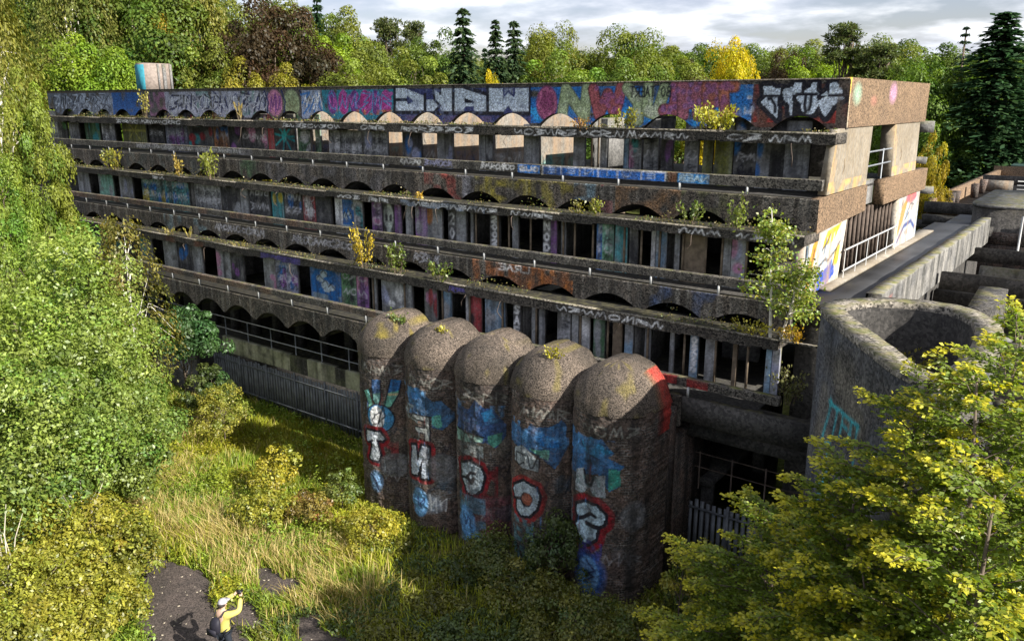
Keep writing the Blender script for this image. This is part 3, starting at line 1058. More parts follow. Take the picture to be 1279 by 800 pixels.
for yf, zt, zsp, zcr in BANDS:
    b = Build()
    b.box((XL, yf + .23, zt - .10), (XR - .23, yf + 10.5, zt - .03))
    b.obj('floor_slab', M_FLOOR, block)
b = Build()
b.box((XL, 29.9, 13.55), (XR - .35, 35.0, 13.75))
b.box((XL, 26.2, 13.55), (-34.0, 29.89, 13.75))
b.box((-12.0, 26.2, 13.55), (XR - .35, 29.89, 13.75))
b.box((XL, 25.23, 13.56), (-34.0, 26.19, 13.74))
b.box((-12.0, 25.23, 13.56), (XR - .35, 26.19, 13.74))
b.obj('roof_slab', M_CON, block)

# --- window walls: columns, painted partitions and dark openings on each floor
STYLES = {}


def panel(row, a, b_, style, rg, z0=None, z1=None, dy=0.0):
    Y, zl, zh = row
    Y = Y + dy
    zl = zl if z0 is None else z0
    zh = zh if z1 is None else z1
    zm = (zl + zh) / 2
    u0, u1 = x_on(a, Y, zm), x_on(b_, Y, zm)
    cv = Canvas(u0, u1, zl, zh, 0.045)
    w = u1 - u0
    mat = M_CON
    S = style.split()
    base = S[0]
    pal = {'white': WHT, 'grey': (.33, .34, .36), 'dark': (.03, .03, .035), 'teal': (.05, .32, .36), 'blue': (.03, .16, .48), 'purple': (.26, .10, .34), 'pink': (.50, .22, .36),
           'red': (.42, .04, .05), 'orange': (.50, .20, .06), 'green': (.08, .24, .09), 'mint': (.22, .48, .38), 'olive': (.20, .21, .03), 'yellow': (.55, .45, .05), 'lav': (.34, .36, .52),
           'brown': (.13, .08, .045), 'paleblue': (.22, .36, .52), 'lit': (.6, .55, .48)}
    c = pal[base]
    if base == 'lit':
        mat = M_WHITE
    elif base == 'brown':
        mat = M_WOODROT
    if base not in ('lit', 'brown'):
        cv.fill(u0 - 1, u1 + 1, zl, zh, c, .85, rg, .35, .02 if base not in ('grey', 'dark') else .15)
        cv.streaks((.55, .56, .58) if base != 'dark' else (.2, .2, .22), .45, rg, .09)
        cv.streaks(BLK, .7, rg, .08)
    for s in S[1:]:
        if s in pal:
            for k in range(max(2, int(w * 2.5))):
                cv.blob(u0 + rg.random() * w, zl + (zh - zl) * (.15 + .7 * rg.random()), .12 + .2 * rg.random() * w, .15 + .35 * rg.random(), pal[s], .9, .35)
        elif s == 'tags':
            for k in range(4):
                zc = zl + (zh - zl) * (.18 + .2 * k)
                cv.scribble(u0 + .04, u1 - .04, zc, zc + .32, (.6, .6, .65) if k % 2 else BLK, rg, .045)
        elif s == 'face':   # big loose blue throw-up with pale bubbles
            m = (u0 + u1) / 2
            cv.blob(m, zm, w * .52, .85, (.02, .14, .42), 1, .1)
            for k in range(6):
                cu, cz = m + rg.normal(0, .22) * w, zm + rg.normal(0, .32)
                cv.blob(cu, cz, w * .13, .15, (.45, .55, .62), 1, .15)
                cv.stroke([(cu - .1 * w, cz), (cu, cz + .14), (cu + .12 * w, cz - .05)], .05, BLK)
            cv.fill(u0, u1, zl, zl + .45, (.35, .45, .5), .8, rg, .3, .35)
        elif s == 'skull':
            m = (u0 + u1) / 2
            cv.blob(m, zm + .2, w * .5, .55, (.5, .55, .5), 1, .1)
            for sx in (-.2, .2):
                cv.blob(m + sx * w, zm + .15, w * .13, .16, BLK, 1, .1)
            cv.stroke([(m, zm - .35), (m, zl + .1)], w * .4, (.4, .45, .42))
        elif s == 'spider':
            m = (u0 + u1) / 2
            for t in np.linspace(0, 6, 9):
                cv.stroke([(m, zm), (m + .55 * w * math.cos(t), zm + .75 * math.sin(t))], .10, (.03, .35, .40))
            cv.blob(m, zm, .2, .3, (.03, .42, .45), 1, .2)
        elif s == 'star':
            m = (u0 + u1) / 2
            for t in np.linspace(0, 3.14, 4):
                cv.stroke([(m - .5 * w * math.cos(t), zm - .6 * math.sin(t)), (m + .5 * w * math.cos(t), zm + .6 * math.sin(t))], .09, (.45, .42, .10))
        elif s.startswith('txt:'):
            letters(cv, s[4:], u0 + w * .2, u1 - w * .2, zl + .35, zh - .1, .07, WHT, vertical=True, gap=.3)
        elif s == 'lowart':   # paint on the lower half only
            cv.fill(u0, u1, zl, zl + .75, (.10, .25, .25), .8, rg, .3, .3)
            cv.scribble(u0, u1, zl + .1, zl + .6, (.5, .52, .5), rg, .06)
    cv.wear(rg, .3, .55)
    cv.grain(rg, .15)
    return slab_part('wall_panel', block, mat, u0, u1, Y, .12, zh, zl, cv)


ROW1 = (25.45, 10.86, 12.95)
ROW2 = (22.75, 8.17, 9.71)
ROW3 = (21.15, 5.57, 7.11)
rg = np.random.default_rng(7)
for a, b_, st in [(62, 72, 'grey pink tags'), (72, 83, 'dark green'), (86, 98, 'grey tags'), (106, 124, 'green teal'), (127, 143, 'grey white tags'), (153, 182, 'olive star'), (186, 204, 'dark tags'),
                  (207, 234, 'lav purple tags'), (235, 266, 'dark teal red'), (267, 285, 'orange blue tags'), (286, 300, 'dark purple'), (302, 334, 'dark pink tags'), (335, 342, 'red'), (343, 368, 'dark spider'),
                  (372, 400, 'green white tags')]:
    panel(ROW1, a, b_, st, rg)
for a, b_, st in [(411, 452, 'grey white tags'), (454, 484, 'grey tags lav'), (503, 526, 'dark blue lav')]:
    panel(ROW1, a, b_, st, rg, z1=12.3, dy=-.32)
for a, b_, st in [(750, 758, 'grey'), (779, 785, 'paleblue'), (786, 801, 'grey teal pink tags'), (804, 822, 'grey tags'), (826, 840, 'dark purple'), (855, 872, 'grey tags'), (878, 890, 'olive'),
                  (893, 915, 'olive'), (917, 945, 'dark blue tags'), (945, 962, 'grey blue'), (962, 980, 'dark'), (980, 1011, 'grey')]:
    panel(ROW1, a, b_, st, rg)
for a, b_, st in [(98, 112, 'grey'), (124, 142, 'mint grey'), (150, 166, 'grey lav'), (178, 206, 'teal yellow blue tags'), (207, 236, 'teal blue tags'), (244, 276, 'grey tags'), (278, 300, 'dark grey'), (301, 311, 'grey'),
                  (312, 337, 'dark tags'), (340, 354, 'teal yellow'), (356, 377, 'dark blue tags'), (379, 394, 'red white tags'), (395, 414, 'dark'), (419, 428, 'white'), (428, 442, 'blue face'), (442, 453, 'grey teal tags'),
                  (465, 477, 'purple pink tags'), (479, 492, 'dark skull'), (493, 501, 'purple'), (507, 515, 'grey'), (519, 534, 'purple grey'), (534, 552, 'grey orange'), (560, 569, 'dark txt:20'), (570, 582, 'grey'),
                  (588, 591, 'grey'), (612, 624, 'dark txt:2002'), (640, 647, 'grey'), (678, 688, 'dark txt:NOD'), (688, 695, 'purple'), (701, 706, 'grey'), (745, 752, 'blue tags'), (752, 766, 'mint green tags'),
                  (768, 783, 'teal'), (786, 796, 'dark'), (813, 818, 'white'), (819, 832, 'paleblue grey'), (842, 848, 'grey'), (852, 880, 'brown'), (900, 912, 'grey'), (913, 932, 'grey lav pink')]:
    panel(ROW2, a, b_, st, rg)
for a, b_, st in [(120, 150, 'dark teal'), (175, 190, 'grey teal'), (205, 221, 'grey'), (222, 240, 'dark blue'), (241, 253, 'grey'), (271, 288, 'grey pink'), (290, 304, 'dark purple'), (330, 344, 'grey pink'), (345, 372, 'lav blue purple tags'),
                  (388, 426, 'blue face'), (427, 445, 'green dark tags'), (446, 460, 'purple pink tags'), (465, 470, 'grey'), (477, 508, 'grey white lav'), (508, 515, 'grey'), (532, 546, 'grey pink red'), (553, 564, 'paleblue grey'),
                  (582, 585, 'white'), (588, 601, 'red dark'), (606, 631, 'paleblue grey'), (641, 650, 'dark txt:SAE'), (664, 669, 'grey'), (673, 680, 'grey'), (696, 712, 'grey tags'), (714, 722, 'grey'), (724, 736, 'white grey'),
                  (741, 755, 'green grey'), (765, 776, 'brown'), (780, 790, 'grey paleblue'), (805, 812, 'grey'), (836, 841, 'grey'), (861, 871, 'paleblue txt:OSOSO'), (880, 893, 'grey'), (914, 919, 'brown'), (955, 962, 'paleblue'), (963, 972, 'lav grey')]:
    panel(ROW3, a, b_, st, rg)
# grey columns in front of the inner walls
for a, b_, st in [(546, 565, 'grey lav'), (598, 606, 'grey'), (607, 615, 'dark grey'), (654, 673, 'grey'), (716, 730, 'grey'), (1031, 1040, 'lav blue')]:
    panel((25.03, 10.9, 12.70), a, b_, st, rg)
# end column of the two lower floors by the corner
panel((22.45, 8.17, 9.71), 1000, 1006, 'paleblue grey', rg)

# cross walls and rear wall, deep in the shade
for (Y, zl, zh), step in ((ROW1, 3), (ROW2, 2), (ROW3, 2)):
    for k in range(23):
        x = ARC0 + BAY / 2 - 38.7 + k * BAY
        if XL + .5 < x < XR - 2 and k % step == 0 and not (Y == ROW1[0] and x > -14):
            box_part('cross_wall', M_CON, block, (x - .07, Y + .14, zl + .02), (x + .07, Y + 3.3, zh - .01))
    xs = np.arange(XL, XR - 1.5, BAY)
    for k, x in enumerate(xs):
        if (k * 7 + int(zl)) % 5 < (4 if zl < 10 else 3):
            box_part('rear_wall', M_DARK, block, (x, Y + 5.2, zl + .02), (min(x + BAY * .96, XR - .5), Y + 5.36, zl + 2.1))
# slim timber mullions
for (Y, zl, zh), lo, hi, n in ((ROW1, 735, 760, 2), (ROW2, 585, 940, 14), (ROW3, 460, 960, 12)):
    for k in range(n):
        x = x_on(lo + (hi - lo) * (k + rg.random() * .7) / n, Y, (zl + zh) / 2)
        box_part('timber_mullion', M_WOODROT, block, (x - .03, Y - .05, zl), (x + .03, Y - .005, zh))
# broken wall bits and low sills seen inside the lowest floor
for a, b_ in ((756, 800), (808, 850), (905, 950)):
    x0_, x1_ = x_on(a, 24.2, 6.2), x_on(b_, 24.2, 6.2)
    box_part('broken_sill', M_CON, block, (x0_, 24.1, 5.6), (x1_, 24.3, 6.45), .03, rg)

# ------------------------------------------------------------------ sunlit end wall (faces +X)
def end_slab(name, mat, x, th, poly, cvf=None, res=.05):
    """poly: four corners (Y,z) front-bottom, rear-bottom, rear-top, front-top; outer face at x"""
    (ya, za), (yb, zb), (yc, zc), (yd, zd) = poly
    ny = max(2, int((zd - za) / res))
    nx = max(2, int((yb - ya) / res))
    s, t = np.meshgrid(np.linspace(0, 1, nx), np.linspace(0, 1, ny))
    Yb, Zb = ya + (yb - ya) * s, za + (zb - za) * s
    Yt, Zt = yd + (yc - yd) * s, zd + (zc - zd) * s
    Y, Z = Yb + (Yt - Yb) * t, Zb + (Zt - Zb) * t
    if cvf is not None:
        c = Canvas(0, yb - ya, 0, zd - za, (yb - ya) / (nx - 1))
        c.nx, c.ny = nx, ny
        c.u, c.v = np.linspace(0, yb - ya, nx), np.linspace(0, zd - za, ny)
        c.c = np.zeros((ny, nx, 4))
        cvf(c)
        col = c.c
    else:
        col = np.zeros((ny, nx, 4))
    A = np.stack([np.full(Y.shape, x), Y, Z], -1)
    n = nx * ny
    i = np.arange(ny - 1)[:, None] * nx
    k = np.arange(nx - 1)[None]
    F = np.stack([i + k, i + k + 1, i + nx + k + 1, i + nx + k], -1).reshape(-1, 4)
    cs = [0, nx - 1, n - 1, n - nx]
    back = A.reshape(-1, 3)[cs] - [th, 0, 0]
    V = np.vstack([A.reshape(-1, 3), back])
    Fb = [[n + 3, n + 2, n + 1, n]]
    for p, q_ in ((0, 1), (1, 2), (2, 3), (3, 0)):
        Fb.append([cs[q_], cs[p], n + p, n + q_])
    return link(name, np_mesh(name, V, np.vstack([F, Fb]), np.vstack([col.reshape(-1, 4), np.zeros((4, 4))])), block, mat)


def cv_par(c):
    g = np.random.default_rng(1)
    c.blob(.75, .95, .55, .40, (.32, .55, .42), .6, .6)
    c.blob(4.9, 1.0, .6, .42, (.58, .30, .52), .6, .6)
    c.blob(2.6, .75, .5, .2, (.5, .2, .16), .4, .6)
    c.fill(0, .1, 0, 2, (.6, .52, .4), .5)
    c.stroke([(0, 1.0), (.02, 1.4)], .12, (.7, .45, .05))


end_slab('end_parapet', M_AGGTAN, XE, .30, [(25.008, 12.78), (35.3, 12.78), (35.35, 14.17), (25.008, 14.17)], cv_par)


def cv_pale(c):
    g = np.random.default_rng(2)
    for k in range(int(c.u[-1] / .30)):
        c.stroke([(k * .30 + .1, 0), (k * .30 + .12, c.v[-1] * .9)], .035, (.30, .21, .10), .55)
    c.fill(0, c.u[-1], 0, .35, (.55, .33, .10), .7, g, .3, .35)
    c.fill(0, .5, 0, c.v[-1], (.50, .30, .10), .5, g, .4, .45)
    c.stroke([(c.u[-1] * .3, c.v[-1] * .5), (c.u[-1] * .33, c.v[-1] * .38), (c.u[-1] * .31, c.v[-1] * .3)], .10, (.10, .07, .04))


end_slab('end_panel', M_PALE, XE - .04, .25, [(23.85, 10.955), (27.9, 10.955), (28.0, 12.76), (24.4, 12.76)], cv_pale)
end_slab('end_panel', M_PALE, XE - .04, .45, [(31.1, 10.98), (34.8, 10.98), (34.65, 12.76), (30.9, 12.76)], cv_pale)
end_slab('end_band', M_AGGTAN, XE, .30, [(23.158, 9.95), (28.0, 10.12), (27.95, 10.93), (23.158, 10.905)])
end_slab('end_band', M_AGGTAN, XE + .12, .35, [(29.75, 10.14), (36.2, 10.16), (36.25, 10.97), (29.7, 10.97)])
end_slab('recessed_band', M_CON, XE - .25, .25, [(28.03, 10.2), (29.72, 10.2), (29.68, 11.0), (28.0, 11.0)])


def cv_g1(c):
    g = np.random.default_rng(4)
    W, H = c.u[-1], c.v[-1]
    c.fill(0, W, 0, H, (.42, .42, .41), .95, g, .4, .02)
    c.poly([(W * .04, 0), (W * .20, H * .9), (W * .32, H), (W * .22, H * .3), (W * .16, 0)], (.50, .22, .015))
    c.poly([(W * .30, 0), (W * .36, H * .35), (W * .55, H * .30), (W * .78, H * .45), (W * .86, H * .15), (W * .62, 0)], (.015, .06, .34))
    c.poly([(W * .42, H * .72), (W * .52, H), (W * .86, H * .98), (W * .72, H * .75)], (.52, .36, .012))
    c.blob(W * .86, H * .45, W * .12, H * .18, (.52, .36, .012), 1, .2)
    c.poly([(W * .90, 0), (W * .94, H), (W, H), (W, 0)], (.62, .55, .42))
    for k in range(5):
        c.stroke([(W * (.40 + .09 * k), H * .35), (W * (.44 + .09 * k), H * .85)], .08, (.30, .48, .68), .9)
    for p in ([(.38, .42), (.55, .5), (.62, .44), (.82, .56)], [(.44, .7), (.55, .78), (.6, .9)], [(.34, .2), (.5, .3)], [(.2, .5), (.25, .8)], [(.78, .3), (.84, .6), (.9, .66)], [(.5, .62), (.52, .86)]):
        c.stroke([(W * a, H * b_) for a, b_ in p], .07, BLK)
    c.fill(0, W, 0, .2, (.3, .26, .2), .7, g, .3, .4)


def cv_g2(c):
    g = np.random.default_rng(6)
    W, H = c.u[-1], c.v[-1]
    c.fill(0, W, 0, H, (.40, .42, .44), .95, g, .4, .02)
    c.poly([(W * .05, H * .1), (W * .22, H * .8), (W * .5, H), (W * .3, H * .5)], (.55, .22, .05))
    c.blob(W * .6, H * .92, W * .3, H * .12, (.60, .10, .12), 1, .3)
    c.fill(W * .4, W, H * .1, H * .7, (.34, .42, .50), .9, g, .3, .2)
    c.stroke([(W * .15, H * .12), (W * .4, H * .38), (W * .7, H * .42), (W * .9, H * .25)], .16, (.03, .06, .2))
    c.stroke([(W * .45, H * .6), (W * .6, H * .8), (W * .75, H * .75)], .07, BLK)
    c.stroke([(W * .4, H * .5), (W * .55, H * .62)], .07, BLK)
    c.fill(0, W * .12, 0, H, (.5, .42, .3), .8, g, .3, .2)


def cv_fin(c):
    g = np.random.default_rng(int(c.nx * 7 + fin_k))
    W, H = c.u[-1], c.v[-1]
    c.fill(0, W, 0, .72, [(.10, .28, .26), (.30, .32, .34), (.08, .10, .18), (.22, .20, .20)][fin_k % 4], .85, g, .35, .25)
    c.scribble(.1, W * .8, .08, .65, (.62, .64, .62) if fin_k % 2 else BLK, g, .06)
    c.streaks((.30, .22, .14), .45, g, .15)


# whitewashed cell walls of the roofless stretch: their flanks catch the sun
for fin_k in range(7):
    end_slab('cell_wall', M_WHITE, -17.95 - BAY * fin_k, .13, [(25.26, 10.87), (27.9, 10.87), (27.9, 13.12), (25.26, 13.12)], cv_fin, .06)

end_slab('painted_end_wall', M_WHITE, XE - .03, .30, [(22.3, 8.22), (25.75, 8.22), (26.15, 10.085), (22.3, 9.75)], cv_g1)
end_slab('painted_end_wall', M_WHITE, XE + .02, .30, [(32.35, 8.22), (35.9, 8.22), (35.85, 10.135), (32.35, 10.135)], cv_g2)
# glazed screen frame between them with a white handrail in front
b = Build()
for k in range(13):
    y = 26.3 + k * .5
    b.box((XE - .30, y - .035, 8.22), (XE - .18, y + .035, 10.15))
b.box((XE - .29, 26.2, 8.9), (XE - .19, 32.3, 8.96))
b.obj('screen_frame', M_RUST, block)
b = Build()
b.box((XE - 2.4, 26.0, 8.22), (XE - 2.3, 32.4, 10.1))
b.obj('screen_backing', M_DARK, block)
b = Build()
for z in (8.50, 9.14):
    b.tube([(XE + .10, 25.8, z), (XE + .10, 32.3, z)], .03, 6)
for k in range(6):
    b.tube([(XE + .10, 25.85 + k * 1.28, 8.2), (XE + .10, 25.85 + k * 1.28, 9.16)], .012, 5)
b.obj('handrail', M_WHITEPAINT, block)
b = Build()
for z in (11.5, 11.95):
    b.tube([(XE - .1, 28.0, z), (XE - .1, 31.0, z)], .03, 6)
b.tube([(XE - .1, 29.9, 11.0), (XE - .1, 29.9, 12.0)], .025, 6)
b.obj('balcony_handrail', M_STEEL, block)
# far ends of the ledges at the rear corner, torn slab ends
for lo, hi in (((XE - .5, 35.37, 12.35), (XE + .25, 35.75, 12.78)), ((XE - .5, 34.9, 11.2), (XE + .2, 35.35, 11.45)), ((XE - .6, 36.3, 9.95), (XE + .35, 36.75, 10.2))):
    box_part('broken_ledge_end', M_CON, block, lo, hi, .02, RNG)
# end of the roof-level rear wall
b = Build()
b.box((XL, 35.0, 13.0), (XE - .35, 35.3, 14.12))
b.obj('rear_parapet', M_AGG, block)

# ------------------------------------------------------------------ lift tower on the roof
lt = empty('roof_lift_tower', (-52, 30, 13.7), 'small grey concrete tower standing on the far left of the roof', 'tower')
xa, xb = x_on(172, 30.5, 14.6), x_on(182, 30.5, 14.6)
ye = on_x(214, 95, xb)[1]
box_part('tower_shaft', plain('pinkish_concrete', (.22, .18, .155)), lt, (xa, 30.5, 13.76), (xb, ye, 16.0))
box_part('teal_front_panel', plain('teal_paint', (.03, .20, .26)), lt, (xa, 30.42, 13.76), (xb, 30.498, 15.9))
for f, w_ in ((.50, .10), (.72, .22), (.97, .14)):
    y = 30.5 + (ye - 30.5) * f
    box_part('tower_rib', M_CON, lt, (xb + .003, y - w_ / 2, 13.76), (xb + .12, y + w_ / 2, 15.95))

# ------------------------------------------------------------------ five domed brick turrets
SR, SY, SZ = 1.20, 18.60, 5.62       # radius, centre line, springing height
SXC = [-19.13 + BAY * k for k in range(5)]


def on_cyl(px, py, xc, r=SR, yc=SY):
    """sight line met with a turret's round front: (arc length from the front, z)"""
    d = _ray(px, py)
    a = d[0] ** 2 + d[1] ** 2
    b_ = 2 * (d[0] * (0 - xc) + d[1] * (0 - yc))
    c_ = xc ** 2 + yc ** 2 - r ** 2
    disc = b_ * b_ - 4 * a * c_
    if disc < 0:
        t = -b_ / (2 * a)
    else:
        t = (-b_ - math.sqrt(disc)) / (2 * a)
    P = O + d * t
    th = math.atan2(P[0] - xc, -(P[1] - yc))
    return r * th, P[2]


def silo_paint(k, cv):
    g = np.random.default_rng(200 + k)
    xc = SXC[k]
    zz = lambda pts: [on_cyl(x, y, xc) for x, y in pts]
    if k == 0:
        z = lambda pts: zz([(440 + x / 4, 460 + y / 4) for x, y in pts])
        cv.poly(z([(62, 110), (80, 100), (100, 180), (85, 205)]), MINT)
        cv.poly(z([(95, 55), (138, 55), (140, 120), (125, 145), (100, 125)]), (.07, .16, .36))
        cv.poly(z([(100, 125), (140, 120), (135, 195), (110, 195)]), (.20, .42, .40))
        cv.poly(z([(190, 55), (245, 55), (235, 110), (175, 120)]), (.03, .17, .46))
        cv.poly(z([(175, 120), (235, 110), (200, 185), (150, 200)]), (.16, .45, .36))
        cv.poly(z([(180, 122), (230, 122), (228, 135), (178, 135)]), (.55, .5, .3))
        for p in ([(95, 55), (100, 150), (118, 195)], [(140, 60), (140, 160), (125, 195)], [(190, 55), (160, 190)], [(245, 60), (232, 130), (185, 205)], [(60, 110), (90, 205)]):
            cv.stroke(z(p), .05, BLK)
        c0 = on_cyl(474, 522, xc)
        cv.blob(c0[0], c0[1], .55, .52, BLK, 1, .05)
        cv.blob(c0[0], c0[1], .50, .47, (.06, .26, .50), 1, .05)
        cv.blob(c0[0] - .1, c0[1], .28, .42, WHT, 1, .05)
        cv.scribble(c0[0] - .3, c0[0] + .1, c0[1] - .35, c0[1] + .3, BLK, g, .05, 2)
        big = [(75, 305), (140, 320), (160, 350), (150, 362), (118, 350), (140, 430), (130, 462), (90, 445), (95, 420), (105, 350), (80, 360), (70, 335)]
        w_ = z(big)
        cv.stroke(w_ + [w_[0]], .42, (.24, .012, .02))
        cv.fill(w_[0][0] + .1, w_[0][0] + 1.2, w_[0][1] - .9, w_[0][1], (.30, .02, .03), .7, g, .25, .45)
        cv.stroke(w_ + [w_[0]], .18, BLK)
        cv.poly(w_, (.52, .56, .62))
        c0 = on_cyl(470, 600, xc)
        cv.blob(c0[0], c0[1], .30, .45, (.20, .36, .60), 1, .3)
        cv.stroke([(c0[0] - .2, c0[1] + .2), (c0[0], c0[1]), (c0[0] + .1, c0[1] - .3)], .06, NAVY)
        cp = on_cyl(490, 580, xc)
        cv.blob(cp[0] + .1, cp[1], .6, .45, (.17, .17, .18), .9, .15)
        for c in ((.12, .10, .05), (.12, .11, .05)):
            cv.blob(-.6, 5.5, .4, .3, c, .5, .5)
    elif k == 1:
        z = lambda pts: zz([(440 + x / 4, 460 + y / 4) for x, y in pts])
        cv.poly(z([(282, 85), (330, 95), (400, 165), (440, 160), (515, 220), (515, 250), (450, 310), (395, 295), (395, 240), (285, 215)]), (.05, .13, .26))
        cv.poly(z([(395, 240), (440, 230), (450, 290), (430, 300), (398, 280)]), (.10, .36, .30))
        cv.poly(z([(290, 95), (330, 100), (345, 150), (300, 150)]), (.06, .22, .52))
        cv.fill(-1.4, .6, 3.9, 4.9, (.12, .30, .55), .9, g, .18, .5)
        cv.fill(-1.4, .0, 3.7, 4.3, (.45, .52, .55), .9, g, .15, .55)
        letters(cv, 'E', *[on_cyl(516, 530, xc)[0], on_cyl(536, 530, xc)[0]], on_cyl(520, 550, xc)[1], on_cyl(520, 520, xc)[1], .13, (.42, .45, .44), flip=True, outline=BLK)
        w_ = z([(298, 380), (320, 382), (325, 470), (350, 385), (382, 395), (382, 550), (345, 545), (350, 450), (325, 530), (298, 520)])
        cv.stroke(w_ + [w_[0]], .42, (.24, .015, .022))
        cv.fill(on_cyl(537, 580, xc)[0], on_cyl(541, 580, xc)[0] + .1, on_cyl(540, 600, xc)[1], on_cyl(540, 560, xc)[1], (.34, .02, .03), .8, g)
        cv.stroke(w_ + [w_[0]], .18, BLK)
        cv.poly(w_, (.50, .56, .66))
        cp = on_cyl(553, 585, xc)
        cv.blob(cp[0], cp[1], .55, .55, (.17, .17, .18), .9, .15)
        c0 = on_cyl(524, 626, xc)
        cv.blob(c0[0] + .25, c0[1] + .05, .75, .42, (.36, .42, .50), .8, .4)
        cv.blob(c0[0], c0[1], .38, .55, (.14, .34, .62), 1, .15)
        cv.scribble(c0[0] - .2, c0[0] + .2, c0[1] - .3, c0[1] + .3, NAVY, g, .05, 1)
        cv.scribble(c0[0] + .4, c0[0] + .9, c0[1] - .25, c0[1] + .3, WHT, g, .05, 2)
    elif k == 2:
        z = lambda pts: zz([(560 + x / 3.64, 480 + y / 3.64) for x, y in pts])
        cv.poly(z([(45, 80), (90, 115), (120, 70), (160, 105), (200, 110), (262, 180), (262, 235), (215, 290), (170, 265), (42, 240)]), (.05, .12, .30))
        cv.poly(z([(150, 130), (195, 110), (215, 150), (165, 170)]), (.05, .30, .62))
        cv.fill(-1.2, 1.2, 4.3, 4.9, (.12, .32, .60), .9, g, .16, .55)
        cv.poly(z([(180, 235), (245, 215), (245, 260), (205, 288), (178, 262)]), (.10, .36, .28))
        cv.poly(z([(42, 185), (160, 235), (158, 260), (42, 245)]), (.28, .50, .42))
        for p in ([(70, 250), (75, 200), (110, 260), (115, 210)], [(45, 190), (160, 240)]):
            cv.stroke(z(p), .06, BLK)
        cv.fill(on_cyl(575, 560, xc)[0], on_cyl(604, 560, xc)[0], on_cyl(590, 570, xc)[1], on_cyl(590, 550, xc)[1], (.36, .40, .40), .9, g, .12, .3)
        w_ = z([(58, 355), (100, 352), (145, 378), (162, 420), (145, 480), (110, 502), (85, 485), (68, 430), (62, 400)])
        cv.stroke(w_ + [w_[0]], .44, (.24, .012, .02))
        cv.fill(on_cyl(608, 590, xc)[0] - .1, on_cyl(622, 590, xc)[0], on_cyl(615, 622, xc)[1], on_cyl(615, 582, xc)[1], (.22, .012, .02), .9, g, .25, .3)
        cv.stroke(w_ + [w_[0]], .18, BLK)
        cv.poly(w_, (.48, .58, .66))
        cv.stroke(z([(58, 415), (85, 420), (100, 400), (120, 405)]), .10, BLK)
        cv.stroke(z([(90, 425), (105, 445), (112, 430)]), .13, BLK)
        cv.fill(-.1, 1.3, .6, 2.0, (.18, .04, .06), .7, g, .4, .3)
        c0 = on_cyl(583, 650, xc)
        cv.fill(c0[0] - .4, c0[0] + .7, c0[1] - .7, c0[1] + .9, (.10, .25, .36), .8, g, .25, .25)
        cv.blob(c0[0], c0[1], .40, .60, (.14, .36, .70), 1, .15)
        cv.scribble(c0[0] - .2, c0[0] + .2, c0[1] - .3, c0[1] + .3, NAVY, g, .05, 1)
    elif k == 3:
        z = lambda pts: zz([(560 + x / 3.64, 480 + y / 3.64) for x, y in pts])
        cv.poly(z([(285, 150), (320, 180), (350, 210), (375, 175), (400, 195), (470, 190), (515, 160), (535, 180), (540, 290), (485, 388), (430, 340), (380, 310), (290, 250)]), (.05, .13, .28))
        cv.poly(z([(395, 235), (430, 220), (525, 265), (500, 290), (420, 280)]), (.03, .20, .55))
        cv.fill(-1.0, 1.2, 4.1, 4.8, (.10, .30, .60), .9, g, .16, .55)
        cv.poly(z([(365, 290), (460, 300), (455, 345), (420, 330)]), (.14, .40, .32))
        cv.poly(z([(300, 280), (340, 275), (412, 345), (410, 400), (340, 380), (305, 340)]), (.32, .36, .38))
        cv.scribble(on_cyl(643, 575, xc)[0], on_cyl(672, 575, xc)[0], on_cyl(655, 588, xc)[1], on_cyl(655, 560, xc)[1], BLK, g, .05, 2)
        w_ = z([(302, 455), (340, 440), (400, 470), (415, 510), (400, 565), (365, 597), (330, 590), (308, 560), (312, 520), (300, 485)])
        cv.stroke(w_ + [w_[0]], .44, (.30, .03, .03))
        cv.stroke(w_ + [w_[0]], .18, BLK)
        cv.poly(w_, (.46, .55, .63))
        cv.stroke(z([(300, 510), (330, 515), (345, 495), (370, 505)]), .10, BLK)
        cv.stroke(z([(335, 520), (345, 545), (365, 545), (375, 515)]), .13, BLK)
        c0 = on_cyl(658, 520, xc)
        q_ = z([(357, 520)])[0]
        cv.blob(q_[0], q_[1], .2, .2, (.32, .10, .06), 1, .2)
        c0 = on_cyl(650, 672, xc)
        cv.fill(c0[0] - .4, c0[0] + .5, c0[1] - .9, c0[1] + .7, (.10, .24, .28), .8, g, .15, .3)
    else:
        z = lambda pts: zz([(690 + x / 3.48, 520 + y / 3.48) for x, y in pts])
        cv.poly(z([(78, 55), (130, 80), (165, 95), (215, 100), (272, 160), (240, 180), (315, 215), (290, 240), (298, 300), (245, 330), (200, 250), (90, 230)]), (.04, .14, .32))
        cv.poly(z([(130, 100), (165, 85), (262, 155), (200, 180), (140, 150)]), (.05, .32, .62))
        cv.fill(-1.2, .6, 4.0, 4.9, (.10, .30, .62), .9, g, .16, .5)
        cv.poly(z([(245, 225), (295, 235), (298, 300), (240, 325)]), (.05, .30, .24))
        w_ = z([(105, 225), (140, 220), (150, 290), (170, 270), (178, 255), (230, 255), (230, 355), (185, 345), (160, 305), (130, 335), (100, 315)])
        cv.poly(w_, (.38, .42, .46))
        cv.stroke(z([(140, 230), (145, 290), (165, 300), (182, 260)]), .09, BLK)
        cv.fill(on_cyl(720, 600, xc)[0], on_cyl(756, 600, xc)[0], w_[6][1], w_[0][1], (.12, .22, .22), .6, g, .12, .5)
        w_ = z([(105, 380), (140, 372), (190, 390), (228, 430), (225, 462), (195, 480), (185, 530), (150, 550), (120, 535), (105, 460), (118, 440), (102, 410)])
        cv.stroke(w_ + [w_[0]], .55, (.24, .012, .02))
        cv.stroke(w_ + [w_[0]], .20, BLK)
        cv.poly(w_, (.44, .58, .68))
